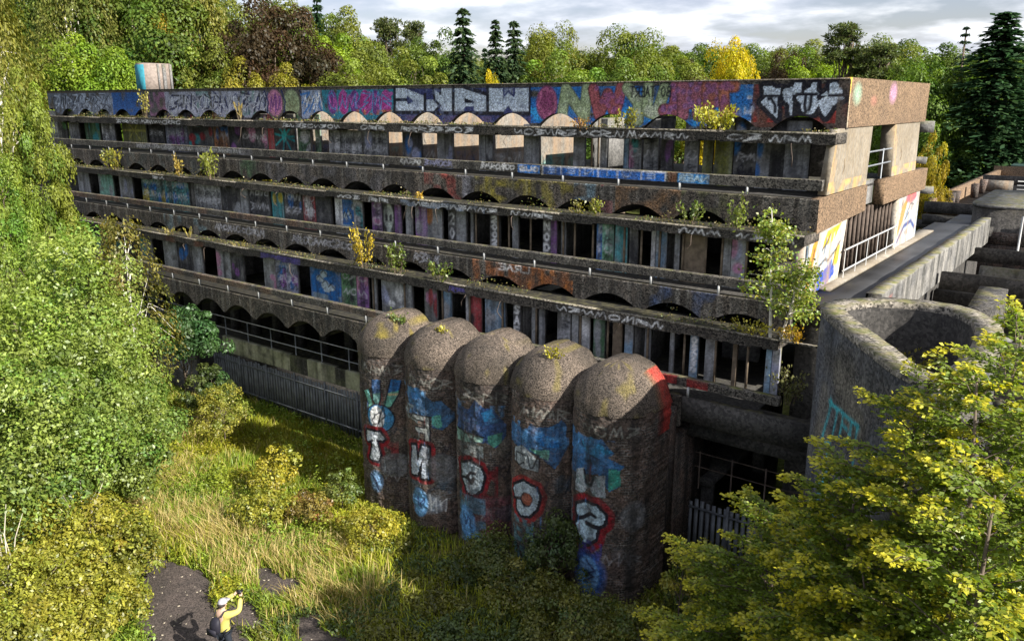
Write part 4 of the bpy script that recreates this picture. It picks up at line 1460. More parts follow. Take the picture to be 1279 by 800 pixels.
        cv.stroke(z([(104, 440), (135, 435), (165, 420), (185, 435)]), .12, BLK)
        cv.stroke(z([(150, 460), (165, 470), (185, 480), (198, 482)]), .14, BLK)
        c0 = on_cyl(732, 685, xc)
        cv.fill(c0[0] - .5, c0[0] + .5, c0[1] - .3, c0[1] + .3, (.06, .06, .26), .9, g, .15, .3)
        c0 = on_cyl(734, 716, xc)
        cv.blob(c0[0], c0[1], .62, .78, (.03, .12, .42), .95, .35)
        cv.blob(c0[0], c0[1], .38, .58, (.16, .36, .66), 1, .15)
        cv.scribble(c0[0] - .2, c0[0] + .2, c0[1] - .35, c0[1] + .35, NAVY, g, .06, 1)
        cp = on_cyl(792, 645, xc)
        cv.blob(cp[0], cp[1], .45, .5, (.16, .16, .17), .9, .3)


SLABEL = ['mossy-topped domed brick turret painted with a small white arrow-like T',
          'domed brick turret painted with a white reversed N, second from the mossy end turret',
          'domed brick turret with a red-haloed white swirl, middle one of the row of five',
          'domed brick turret with a white curl round a rusty spot, fourth from the mossy end',
          'domed brick turret with a split white heart above a blue bubble, nearest the tower']
for k in range(5):
    xc = SXC[k]
    g = np.random.default_rng(300 + k)
    t = empty('brick_turret', (xc, SY, 0), SLABEL[k], 'turret', 'domed brick turrets in front of the block')
    half = SR * math.pi / 2
    cv = Canvas(-half, half, 0.0, SZ, 0.028)
    for q_ in range(5):   # old overspray and ghost tags beneath
        cv.blob(g.uniform(-1.5, 1.5), g.uniform(1, 4.8), g.uniform(.3, .7), g.uniform(.2, .6), [(.16, .16, .17), (.20, .05, .05), (.05, .14, .22), (.22, .2, .16)][g.integers(0, 4)], .4, 1.0)
    cv.scribble(.3, 1.5, 1.2, 1.6, (.35, .35, .36), g, .04, 3, .6)
    cv.scribble(.2, 1.6, 2.6, 3.1, BLK, g, .05, 3, .7)
    cv.scribble(-.4, 1.2, 4.95, 5.3, (.4, .4, .36), g, .04, 4, .6)
    silo_paint(k, cv)
    for q_ in range(16):   # drips
        u_, v_ = g.uniform(-1.5, .9), g.uniform(1.8, 4.4)
        cv.stroke([(u_, v_), (u_ + .01, v_ - g.uniform(.15, .5))], .028, [(.4, .45, .5), (.24, .012, .02), (.05, .2, .45), BLK][g.integers(0, 4)], .75)
    cv.streaks((.012, .011, .010), .55, g, .16)
    cv.wear(g, .35, .6)
    cv.grain(g, .10)
    th = cv.u / SR
    plan = np.c_[SR * np.sin(th), -SR * np.cos(th)]
    yb = 19.42 - SY
    left = np.array([[-SR, yb], [-SR, yb * .5]])
    right = np.array([[SR, yb * .5], [SR, yb]])
    P = np.vstack([left, plan, right])
    n = len(P)
    C = np.concatenate([np.zeros((cv.ny, 2, 4)), cv.c, np.zeros((cv.ny, 2, 4))], 1)
    # walls, a little uneven
    rough = (vnoise((cv.ny, n), 7, g) - .5) * .05 + (vnoise((cv.ny, n), 2.2, g) - .5) * .025
    if k == 4:   # red paint down the sunlit flank
        C[-30:, -2:, :] = (.46, .04, .03, .9)
    nrm = P / (np.linalg.norm(P, axis=1)[:, None] + 1e-9)
    nrm[:2] = [-1, 0]
    nrm[-2:] = [1, 0]
    XY = P[None] + nrm[None] * rough[..., None]
    W = np.concatenate([XY + [xc, SY], np.broadcast_to(cv.v[:, None, None], (cv.ny, n, 1))], 2)
    i = np.arange(cv.ny - 1)[:, None] * n
    j = np.arange(n - 1)[None]
    F = np.stack([i + j, i + j + 1, i + n + j + 1, i + n + j], -1).reshape(-1, 4)
    link('turret_wall', np_mesh('turret_wall', W.reshape(-1, 3), F, C.reshape(-1, 4), smooth=True), t, M_BRICK)
    # dome: quarter sphere in front, barrel behind
    m = 26
    ph = np.linspace(0, math.pi / 2, m)
    Ps = P[::2] if n % 2 else np.vstack([P[:-1:2], P[-1:]])
    ns = len(Ps)
    base = Ps.copy()
    line = np.c_[np.zeros(ns), np.maximum(base[:, 1], 0)]
    dome = []
    r2 = 1.02
    for a in ph:
        d = (base - line) * r2 * math.cos(a) + line
        dome.append(np.c_[d + [xc, SY], np.full(ns, SZ - .06 + 1.19 * math.sin(a))])
    D = np.array(dome)
    D += (vnoise((m, ns), 4, g) - .5)[..., None] * .05
    cd = np.zeros((m, ns, 4))
    mz = vnoise((m, ns), 5, g)
    if k == 0:
        cd[..., :3] = (.20, .16, .03)
        cd[..., 3] = np.clip((mz - .55) * 4, 0, .85) * (np.linspace(0, 1, m)[:, None] > .35)
    else:
        cd[..., :3] = (.18, .15, .04)
        cd[..., 3] = np.clip((mz - .75) * 4, 0, .6)
    if k == 4:
        cd[:16, -2:, :] = (.46, .05, .035, .8)
    i = np.arange(m - 1)[:, None] * ns
    j = np.arange(ns - 1)[None]
    F = np.stack([i + j, i + j + 1, i + ns + j + 1, i + ns + j], -1).reshape(-1, 4)
    V = D.reshape(-1, 3)
    # closing lip and the flat back
    bk = [r * ns for r in range(m)] + [r * ns + ns - 1 for r in range(m - 1, -1, -1)]
    V = np.vstack([V, [[xc, SY + yb, SZ]]])
    ce = len(V) - 1
    F3 = [[bk[a], bk[a + 1], ce] for a in range(len(bk) - 1)]
    me = np_mesh('turret_dome', V, [F, np.array(F3)], np.vstack([cd.reshape(-1, 4), [[0, 0, 0, 0]]]), smooth=True)
    link('turret_dome', me, t, M_DOME)

# wall that ties the turrets back to the block
cw = empty('chapel_rear_wall', (-14.7, 20, 0), 'dark rough wall tying the row of turrets back to the block', 'wall')
b = Build()
b.box((-20.30, 19.44, 0), (-9.36, 19.9, 5.3))
b.box((-9.8, 19.9, 0), (-9.36, 22.4, 4.4))
b.obj('wall_body', M_BRICK, cw)

# ------------------------------------------------------------------ undercroft: walkway, fascia, railing, sheet fences
M_FASCIA = masonry('mossy_fascia', (0.50, 0.48, 0.38), (0.38, 0.38, 0.26), speck=0.15, speck_scale=10, streak=0.35, bump=0.4)
uc = empty('undercroft_walkway', (-29, 22, 0), 'concrete walkway with mossy fascia under the lowest arches', 'walkway')
b = Build()
b.box((-44, 21.75, 2.2), (-9.0, 27.5, 2.42))
b.obj('walkway_deck', M_DARK, uc)
for a, b_, m in [(-33.7, -28.7, M_FASCIA), (-28.69, -27.5, M_DARK), (-27.49, -25.7, M_FASCIA), (-25.69, -25.1, M_DARK), (-25.09, -21.0, M_FASCIA)]:
    cvx = Canvas(a, b_, 2.02, 2.78, .05)
    g = np.random.default_rng(int(-a * 10))
    cvx.fill(a, b_, 2, 3, (.20, .21, .12), .6, g, .5, .45)
    cvx.fill(a, b_, 2, 3, (.04, .04, .035), .7, g, .35, .62)
    cvx.streaks((.05, .05, .04), .8, g, .12)
    slab_part('fascia_panel', uc, m, a, b_, 21.5, .24, 2.78, 2.02, cvx)
b = Build()
b.box((-44, 21.9, 0), (-9, 22.1, 2.19))
b.box((-44, 27.6, 0), (-9, 27.8, 5.4))
b.obj('undercroft_wall', M_DARK, uc)
for k in range(22):
    x = -44 + k * 1.7
    box_part('undercroft_pier', M_DARK, uc, (x, 23.2, 2.43), (x + .35, 23.55, 5.2))

rl = empty('walkway_railing', (-29, 21.6, 2.4), 'thin steel railing with two bars along the undercroft walkway', 'railing')
for k in range(12):
    b = Build()
    x = -23.2 - k * 1.72
    b.tube([(x, 21.62, 2.45), (x, 21.62, 3.72)], .028, 6)
    b.obj('railing_post', M_STEEL, rl)
for z in (3.70, 3.15):
    b = Build()
    b.tube([(-42.5, 21.62, z), (-21.4, 21.62, z)], .022, 6)
    b.obj('railing_bar', M_STEEL, rl)
lw = empty('sun_block_wall', (-5, 21.4, 0), 'dark wall added to keep the sun out of the gap between curved tower and terrace', 'wall')
box_part('wall_body', M_DARK, lw, (-5.3, 20.7, 0), (-4.7, 22.18, 7.3))  # added wall that keeps the sun off the undercroft railing
rr = empty('short_walkway_railing', (-8.3, 21.4, 2.4), 'short railing in the dark gap between turrets and curved tower', 'railing')
for x in (-9.2, -8.2, -7.2):
    b = Build()
    b.tube([(x, 21.3, 2.3), (x, 21.3, 3.5)], .025, 6)
    b.obj('railing_post', M_RUST, rr)
for z in (3.45, 3.0):
    b = Build()
    b.tube([(-9.35, 21.3, z), (-6.0, 21.3, z)], .02, 6)
    b.obj('railing_bar', M_RUST, rr)


def sheet_fence(name, lab, x0, x1, y, z1, npan, seed):
    f = empty(name, ((x0 + x1) / 2, y, 0), lab, 'fence')
    g = np.random.default_rng(seed)
    w = (x1 - x0) / npan
    for k in range(npan):
        a = x0 + k * w
        b = Build()
        x = a + .03
        while x < a + w - .12:
            d_ = g.normal(0, .008)
            b.box((x, y + d_, 0), (x + .115, y + .03 + d_, z1 + g.normal(0, .03)))
            x += .185
        b.obj('fence_slats', M_SHEET, f)['kind'] = 'stuff'
        b = Build()
        b.box((a - .04, y - .07, 0), (a + .04, y - .01, z1 + .12))
        b.obj('fence_post', M_SHEET, f)
    b = Build()
    for z in (.35, z1 - .25):
        b.box((x0, y - .05, z), (x1, y - .008, z + .06))
    b.obj('fence_rail', M_SHEET, f)


sheet_fence('sheet_fence', 'long dark slatted metal fence below the walkway, left of the turrets', -34.2, -20.2, 21.35, 1.95, 7, 1)
sheet_fence('dark_sheet_fence', 'short slatted fence in the deep shade right of the turrets', -9.6, -5.2, 21.1, 2.0, 3, 2)

# low retaining wall at the far left with faint tag
rw = empty('retaining_wall', (-35, 20, 0), 'low dark retaining wall with a faint white tag, beside the big bush', 'wall')
cvx = Canvas(-38.5, -34.3, 0, 2.4, .05)
g = np.random.default_rng(77)
letters(cvx, '30', -35.9, -34.9, .9, 1.7, .09, (.30, .30, .32))
cvx.scribble(-38.0, -36.4, .7, 1.6, (.2, .2, .22), g, .06, 3)
cvx.fill(-38.5, -34.3, 0, 2.4, (.14, .14, .15), .5, g, .5, .45)
slab_part('wall_body', rw, M_DARK, -38.5, -34.3, 20.4, .3, 2.4, 0, cvx)
b = Build()
b.box((-38.8, 18.0, 0), (-38.51, 20.7, 2.15))
b.obj('return_wall', M_PALE, rw)

# ------------------------------------------------------------------ curved open-topped tower
tw = empty('curved_tower', (-3.8, 18, 0), 'open-topped curved concrete tower with a thick rounded rim, behind the yellowing tree', 'tower')
out = [(-2.3, 14.3), (-2.9, 14.8), (-3.8, 16.1), (-4.75, 17.5), (-5.3, 18.4), (-5.45, 19.0), (-5.25, 19.6), (-4.85, 20.15), (-4.35, 20.5), (-3.7, 20.68), (-3.0, 20.6), (-2.45, 20.25), (-2.0, 19.55), (-1.75, 18.5), (-1.65, 17.2), (-1.7, 15.6), (-1.85, 14.6)]
out = np.array(out)
cs = np.vstack([out, out[:1]])
sl = np.r_[0, np.cumsum(np.linalg.norm(np.diff(cs, axis=0), axis=1))]
per = sl[-1]
N = int(per / .07)
ss = np.linspace(0, per, N)
pl = np.c_[np.interp(ss, sl, cs[:, 0]), np.interp(ss, sl, cs[:, 1])]
for _ in range(6):
    pl = (np.roll(pl[:-1], 1, 0) + pl[:-1] * 2 + np.roll(pl[:-1], -1, 0)) / 4
    pl = np.vstack([pl, pl[:1]])
tn = np.roll(pl[:-1], -1, 0) - np.roll(pl[:-1], 1, 0)
tn = np.vstack([tn, tn[:1]])
nr = np.c_[-tn[:, 1], tn[:, 0]]
nr /= np.linalg.norm(nr, axis=1)[:, None]
cen = out.mean(0)
if ((pl - cen) * nr).sum() < 0:
    nr = -nr
TZ, TT = 9.0, .48
cvx = Canvas(0, per, 0, TZ, .06)
cvx.nx = N
cvx.u = np.linspace(0, per, N)
cvx.c = np.zeros((cvx.ny, N, 4))
g = np.random.default_rng(12)
cvx.fill(0, per, 0, TZ, (.10, .11, .14), .7, g, .9, .3)
cvx.fill(0, per, 5, TZ, (.22, .20, .17), .6, g, .6, .5)


def on_tower(px, py):
    d = _ray(px, py)
    best = None
    for i in range(N - 1):
        a_, b2 = pl[i], pl[i + 1]
        e = b2 - a_
        M_ = np.array([[d[0], -e[0]], [d[1], -e[1]]])
        dt = np.linalg.det(M_)
        if abs(dt) < 1e-9:
            continue
        t_, s_ = np.linalg.solve(M_, a_)
        if 0 <= s_ <= 1 and t_ > 0 and (best is None or t_ < best[0]):
            best = (t_, ss[i] + s_ * (ss[i + 1] - ss[i]), CAM_Z + d[2] * t_)
    return (best[1], best[2]) if best else (0, 0)


zt_ = lambda pts: [on_tower(960 + x / 1.777, 350 + y / 1.777) for x, y in pts]
for p in ([(140, 265), (115, 360), (135, 360)], [(135, 270), (200, 325)], [(152, 285), (140, 345)], [(165, 295), (155, 345)], [(160, 320), (172, 330)], [(185, 315), (172, 360), (180, 340)], [(198, 325), (192, 350)], [(115, 440), (105, 520)], [(150, 440), (140, 540)],
          [(170, 480), (160, 560)], [(130, 380), (118, 470), (130, 430)], [(190, 380), (180, 450)]):
    cvx.stroke(zt_(p), .11, (.05, .38, .46), 1)
cvx.wear(g, .5, .55)
rgh = (vnoise((cvx.ny, N), 9, g) - .5) * .04
A = np.concatenate([pl[None] + nr[None] * rgh[..., None], np.broadcast_to(cvx.v[:, None, None], (cvx.ny, N, 1))], 2)
i = np.arange(cvx.ny - 1)[:, None] * N
j = np.arange(N - 1)[None]
F = np.stack([i + j, i + j + 1, i + N + j + 1, i + N + j], -1).reshape(-1, 4)
link('tower_wall', np_mesh('tower_wall', A.reshape(-1, 3), F, cvx.c.reshape(-1, 4), smooth=True), tw, M_TOWER)
# rim and inner face
thk = np.full(len(pl), .47)
inn = pl - nr * thk[:, None]
zj = (vnoise((1, N), (1, 5), g)[0] - .5) * .03
rows = [np.c_[pl + nr * .02, np.full(N, TZ - .10)], np.c_[pl + nr * .02, TZ + .03 + zj], np.c_[inn, TZ + .03 + zj], np.c_[inn, np.full(N, TZ - .12)]]


def ring(name, rows, mat):
    A = np.array(rows)
    i = np.arange(len(rows) - 1)[:, None] * N
    j = np.arange(N - 1)[None]
    F = np.stack([i + j, i + j + 1, i + N + j + 1, i + N + j], -1).reshape(-1, 4)
    link(name, np_mesh(name, A.reshape(-1, 3), F), tw, mat)


ring('tower_rim', rows, M_LIP)
ring('inner_wall', [np.c_[inn, np.full(N, TZ - .121)], np.c_[inn, np.full(N, 2.0)]], M_DARK)
b = Build()
b.prism(inn[:-1:6][::1], 6.9, 7.1)
b.obj('tower_floor', M_DARK, tw)

# ------------------------------------------------------------------ terrace and ruined wing on the right
te = empty('roof_terrace', (-6, 30, 8.1), 'narrow flat roof terrace along the sunlit end wall', 'terrace')
b = Build()
b.box((-7.3, 22.2, 7.95), (-5.3, 41.5, 8.19))
b.box((-7.0, 41.5, 7.9), (-5.2, 46, 8.1))
m_wet = plain('damp_roof_felt', (.036, .037, .040), rough=.5, var=.5, scale=.8, spec=.5)
b.obj('terrace_roof', m_wet, te)
b = Build()
b.box((-7.28, 24.0, 8.193), (-6.72, 38.2, 8.27), .004, RNG)
b.obj('kerb_strip', M_PALE, te)
cvx = Canvas(22.6, 41.0, 7.55, 8.62, .06)
g = np.random.default_rng(31)
cvx.fill(22, 41, 7.5, 9, (.30, .285, .26), .8, g, .4, .3)
cvx.streaks((.04, .04, .035), .9, g, .12)
for k in range(3):
    cvx.streaks((.05, .05, .045), .7, g, .25)
cvx.fill(23, 24.6, 7.8, 8.4, (.45, .12, .10), .4, g, .3, .5)
ny, nx = cvx.ny, cvx.nx
top_j = (vnoise((1, nx), (1, 12), g)[0] - .5) * .05
Z = cvx.v[:, None] + np.linspace(0, 1, ny)[:, None] * top_j[None]
A = np.stack([np.full(Z.shape, -5.02), np.broadcast_to(cvx.u, Z.shape), Z], -1)
tp = np.stack([np.full(nx, -5.40), cvx.u, Z[-1]], -1)
tb = np.stack([np.full(nx, -5.40), cvx.u, np.full(nx, 7.55)], -1)
G = np.concatenate([A, tp[None], tb[None]], 0)
C = np.concatenate([cvx.c, np.zeros((2, nx, 4))], 0)
rws = G.shape[0]
i = np.arange(rws - 1)[:, None] * nx
j = np.arange(nx - 1)[None]
F = np.stack([i + j, i + j + 1, i + nx + j + 1, i + nx + j], -1).reshape(-1, 4)
link('terrace_parapet', np_mesh('terrace_parapet', G.reshape(-1, 3), F, C.reshape(-1, 4)), te, M_CON)
b = Build()
b.box((-5.28, 22.35, 7.5), (-5.0, 22.59, 8.62))
b.box((-7.0, 22.0, 7.6), (-5.0, 22.2, 8.22))
b.obj('terrace_edge_beam', M_LEDGE, te)
b = Build()
b.box((-7.0, 22.21, 0), (-5.3, 41, 7.9))
b.obj('terrace_base', M_DARK, te)

rwg = empty('ruined_wing', (0, 34, 0), 'roofless concrete wing with dark bare beams beyond the curved tower', 'ruin')
b = Build()
b.box((-4.99, 22.6, 4.6), (8, 46, 4.8))
b.obj('wing_floor', M_DARK, rwg)
for (x0_, x1_, y0_, y1_, z0_, z1_) in [(-4.9, 8, 30.0, 30.45, 7.45, 8.0), (-5.2, 8, 31.0, 31.5, 6.7, 7.2), (-5.6, 8, 37.6, 38.0, 7.25, 7.75), (-8.6, -5.4, 45.4, 45.9, 7.55, 8.0), (-7.0, -5.0, 41.4, 41.9, 7.75, 8.12)]:
    b = Build()
    b.box((x0_, y0_, z0_), (x1_, y1_, z1_), .02, RNG)
    b.obj('roof_beam', M_DARK, rwg)
b = Build()
b.box((-4.6, 36.4, 4.8), (8, 36.7, 7.25))
b.box((-4.8, 33.5, 4.8), (-4.5, 36.4, 6.4), .04, RNG)
b.obj('wing_wall', M_CON, rwg)
for x, y in ((-4.6, 34.6), (-4.5, 32.2), (-3.2, 30.2), (-4.4, 28.5)):
    b = Build()
    b.box((x, y, 4.8), (x + .3, y + .35, 7.0), .02, RNG)
    b.obj('wing_pier', M_PALE, rwg)
b = Build()
rgx = np.random.default_rng(5)
for k in range(90):
    x, y, s = -4.5 + rgx.random() * 6, 24 + rgx.random() * 11, .1 + rgx.random() * .35
    b.box((x, y, 4.8), (x + s * 2, y + s, 4.8 + s * .7), s * .15, rgx)
tag(b.obj('fallen_rubble', M_CON, rwg), kind='stuff')
b = Build()
pts = [(-3.05, 23.1), (-2.55, 22.9), (-2.5, 25.9), (-2.75, 26.05), (-3.2, 25.9)]
b.prism(pts, 4.8, 8.5)
b.obj('stub_wall', M_TOWER, rwg)
# drum-cornered block
dr = empty('rounded_block', (-2, 43, 0), 'low dark block with a rounded corner and pale rim, right of the terrace', 'building')
th = np.linspace(math.pi, 1.5 * math.pi, 10)
arc = np.c_[-4.7 + 1.4 * np.cos(th), 43.4 + 1.4 * np.sin(th)]
pts = np.vstack([arc, [[8, 42.0], [8, 50], [-6.1, 50]]])
b = Build()
b.prism(pts, 4.5, 8.92)
b.obj('block_wall', M_DARK, dr)
b = Build()
big = (pts - [0, 46]) * 1.006 + [0, 46]
b.prism(big, 8.923, 9.05)
b.obj('block_rim', M_CON, dr)
b = Build()
b.box((-6.4, 41.7, 4.5), (8, 41.95, 7.35))
b.box((-6.3, 41.75, 7.37), (8, 41.93, 7.9), .02, RNG)
b.obj('brick_course', M_BRICK, dr)
b = Build()
b.tube([(-3.9, 41.6, 7.0), (-3.9, 41.6, 8.7), (-3.75, 41.6, 8.85)], .05, 6)
b.obj('downpipe', M_WHITEPAINT, dr)
# far wing with upstand walls
fw_ = empty('far_wing', (-6, 58, 0), 'far flat-roofed wing with rusty upstand walls, at the edge of the trees', 'building')
b = Build()
b.box((-8.8, 47.5, 4), (8, 48.0, 8.45))
b.box((-8.9, 48.0, 4), (-8.5, 71, 8.6), .02, RNG)
b.box((-9.0, 71, 4), (8, 71.5, 8.9))
b.obj('wing_wall', M_AGGTAN, fw_)
b = Build()
b.box((-8.49, 48.0, 7.7), (8, 70.98, 7.9))
b.obj('wing_roof', M_DARK, fw_)
for lo, hi in (((-8.9, 47.2, 7.95), (8, 47.49, 8.47)), ((-8.4, 62.0, 8.35), (8, 62.4, 8.85)), ((-9.2, 46.5, 7.2), (-5.0, 46.9, 7.6))):
    box_part('dark_beam', M_DARK, fw_, lo, hi, .02, RNG)
for x, y in ((-8.3, 49.4), (-8.3, 51.0), (-8.2, 56.5), (-8.2, 59.5)):
    box_part('broken_stub', M_BRICK, fw_, (x, y, 7.9), (x + .35, y + .4, 8.75), .03, RNG)
b = Build()
b.box((-8.4, 61.6, 7.91), (-6.6, 61.75, 8.6))
b.obj('pale_panel', M_WHITE, fw_)
for z in (8.15, 8.4, 8.65):
    b = Build()
    b.tube([(-6.3, 61.0, z), (4, 61.0, z)], .03, 5)
    b.obj('guard_bar', M_WHITEPAINT, fw_)
cvx = Canvas(-8.4, -5.0, 7.0, 7.9, .06)
g = np.random.default_rng(8)
cvx.fill(-7.2, -5.2, 7.2, 7.8, (.35, .50, .60), .9, g, .3, .2)
cvx.scribble(-7.1, -5.3, 7.3, 7.7, (.08, .35, .50), g, .08)
slab_part('tagged_wall', fw_, M_CON, -8.4, -5.0, 46.1, .2, 7.9, 7.0, cvx)
b = Build()
b.box((-8.0, 71.6, 8.9), (8, 78, 9.0))
b.obj('green_roof', plain('mossy_green_roof', (.22, .34, .26), var=.3), fw_)

# ------------------------------------------------------------------ ground
PATHS = [[(176, 690), (205, 700), (240, 715), (268, 738), (286, 765), (300, 800), (330, 840), (170, 850), (176, 740)],
         [(318, 708), (345, 712), (366, 722), (377, 742), (352, 752), (330, 742)],
         [(292, 748), (320, 752), (334, 772), (318, 792), (296, 785)],
         [(370, 770), (395, 768), (425, 795), (440, 830), (385, 830)]]
PATHW = [np.array([on_z(x, y, 0)[:2] for x, y in p]) for p in PATHS]


def in_poly(P, x, y):
    ins = np.zeros(np.shape(x), bool)
    n = len(P)
    for i in range(n):
        x0, y0 = P[i]
        x1, y1 = P[(i + 1) % n]
        ins ^= ((y0 > y) != (y1 > y)) & (x < (x1 - x0) * (y - y0) / (y1 - y0 + 1e-12) + x0)
    return ins


def on_path(x, y, j=.35):
    xx = x + (noise2(x, y, .8) - .5) * 2 * j + (noise2(x, y, .25) - .5) * j * .8
    yy = y + (noise2(y + 31, x, .8) - .5) * 2 * j + (noise2(y + 7, x, .25) - .5) * j * .8
    r = np.zeros(np.shape(x), bool)
    for p in PATHW:
        r |= in_poly(p, xx, yy)
    return r


def gz(x, y):
    x, y = np.asarray(x, float), np.asarray(y, float)
    r = np.hypot(x, y)
    near = .28 * (noise2(x, y, 5) - .5) + .10 * (noise2(x, y, 1.6) - .5)
    dp = np.hypot(x + 17.5, y - 8.5)
    near = near * np.clip((dp - 2.5) / 4, 0.1, 1)
    nb = np.clip((20.5 - y) / 2.5, 0, 1) + np.clip((-44 - x) / 6, 0, 1) + np.clip((y - 60) / 10, 0, 1)
    near = near * np.clip(nb, 0, 1)
    t = np.clip((r - 60) / 140, 0, 1)
    rise = 4 * t * t * (3 - 2 * t)
    t2 = np.clip((r - 350) / 1500, 0, 1)
    hill = (45 + 55 * noise2(x, y, 700)) * t2 * t2 * (3 - 2 * t2)
    return near + rise + hill


def axis(lo, hi, st):
    m = np.arange(lo, hi + .01, st)
    far = np.geomspace(st * 1.5, 3500, 34)
    return np.r_[lo - far[::-1], m, hi + far]


gx, gy = axis(-62, 14, .7), axis(-6, 62, .7)
GX, GY = np.meshgrid(gx, gy)
V = np.stack([GX, GY, gz(GX, GY)], -1).reshape(-1, 3)
nx, ny = len(gx), len(gy)
i = np.arange(ny - 1)[:, None] * nx
j = np.arange(nx - 1)[None]
F = np.stack([i + j, i + j + 1, i + nx + j + 1, i + nx + j], -1).reshape(-1, 4)
gm, t = new_mat('meadow_soil')
N_ = t.nodes.new
K_ = t.links.new
o_ = N_('ShaderNodeOutputMaterial')
bs_ = N_('ShaderNodeBsdfDiffuse')
K_(bs_.outputs[0], o_.inputs[0])
ge_ = N_('ShaderNodeNewGeometry')
n1 = N_('ShaderNodeTexNoise')
n1.inputs['Scale'].default_value = .35
n1.inputs['Detail'].default_value = 9
n2 = N_('ShaderNodeTexNoise')
n2.inputs['Scale'].default_value = 5
n2.inputs['Detail'].default_value = 8
for n in (n1, n2):
    K_(ge_.outputs['Position'], n.inputs['Vector'])
r1 = N_('ShaderNodeValToRGB')
r1.color_ramp.elements[0].position = .35
r1.color_ramp.elements[0].color = (.045, .065, .018, 1)
r1.color_ramp.elements[1].position = .65
r1.color_ramp.elements[1].color = (.11, .105, .035, 1)
r2 = N_('ShaderNodeValToRGB')
r2.color_ramp.elements[0].position = .3
r2.color_ramp.elements[0].color = (.4, .4, .4, 1)
r2.color_ramp.elements[1].position = .7
r2.color_ramp.elements[1].color = (1.3, 1.3, 1.3, 1)
mx = N_('ShaderNodeMix')
mx.data_type = 'RGBA'
mx.blend_type = 'MULTIPLY'
mx.inputs['Factor'].default_value = 1
K_(n1.outputs['Fac'], r1.inputs[0])
K_(n2.outputs['Fac'], r2.inputs[0])
K_(r1.outputs[0], mx.inputs['A'])
K_(r2.outputs[0], mx.inputs['B'])
K_(mx.outputs['Result'], bs_.inputs['Color'])
tag(link('ground', np_mesh('ground', V, F, smooth=True), None, gm), kind='structure')

# worn asphalt showing through the grass
c = .12
px_, py_ = np.meshgrid(np.arange(-26, -8, c), np.arange(2, 14, c))
m = on_path(px_ + c / 2, py_ + c / 2, .2)
jj, ii = np.nonzero(m[:-1, :-1])
nx = px_.shape[1]
F = np.c_[jj * nx + ii, jj * nx + ii + 1, (jj + 1) * nx + ii + 1, (jj + 1) * nx + ii]
used, inv = np.unique(F, return_inverse=True)
V = np.stack([px_, py_, gz(px_, py_) + .02], -1).reshape(-1, 3)[used]
m_asp = masonry('worn_asphalt', (.075, .060, .054), (.05, .042, .038), speck=.5, speck_scale=30, streak=.3, bump=.5)
tag(link('asphalt_path', np_mesh('asphalt_path', V, inv.reshape(-1, 4)), None, m_asp), kind='structure')
b = Build()
g = np.random.default_rng(9)
for k in range(420):
    x, y, s = g.uniform(-23, -12), g.uniform(4, 13), g.uniform(.02, .055)
    if on_path(np.array(x), np.array(y), .2):
        z = float(gz(x, y)) + .02
        b.box((x, y, z), (x + s, y + s * g.uniform(.6, 1.4), z + s * .4), s * .2, g)
tag(b.obj('stone_litter', plain('pale_stone', (.38, .33, .25)), None), kind='stuff')


# ------------------------------------------------------------------ leaf and tree makers
def leaves(name, C, T, Nn, Lg, Wd, col, mat, parent=None, local=True, stuff=True, me_only=False, fold=.18):
    """diamond leaves: centres C, long axes T, normals Nn"""
    T = T / (np.linalg.norm(T, axis=1)[:, None] + 1e-9)
    S = np.cross(Nn, T)
    S /= np.linalg.norm(S, axis=1)[:, None] + 1e-9
    U = np.cross(T, S)
    Lg, Wd = np.broadcast_to(Lg, (len(C),))[:, None], np.broadcast_to(Wd, (len(C),))[:, None]
    V = np.stack([C - T * Lg / 2, C + S * Wd / 2 + U * Wd * fold + T * Lg * .05, C + T * Lg / 2, C - S * Wd / 2 + U * Wd * fold + T * Lg * .05], 1).reshape(-1, 3)
    F = np.arange(len(C) * 4).reshape(-1, 4)
    cc = np.concatenate([np.clip(col, 0, 1), np.ones((len(C), 1))], 1)
    me = np_mesh(name, V, F, np.repeat(cc, 4, 0), 'tint')
    me.materials.append(mat)
    if me_only:
        return me
    o = link(name, me, parent, None, local)
    if stuff:
        o['kind'] = 'stuff'
    return o


def unit(g, n):
    d = g.normal(0, 1, (n, 3))
    return d / np.linalg.norm(d, axis=1)[:, None]


def tint(g, base, n, jit=.18, hue=.10):
    c = np.array(base)[None] * (1 + g.normal(0, jit, (n, 1)))
    c[:, 0] *= 1 + g.normal(0, hue, n)
    return np.clip(c, .004, 1)


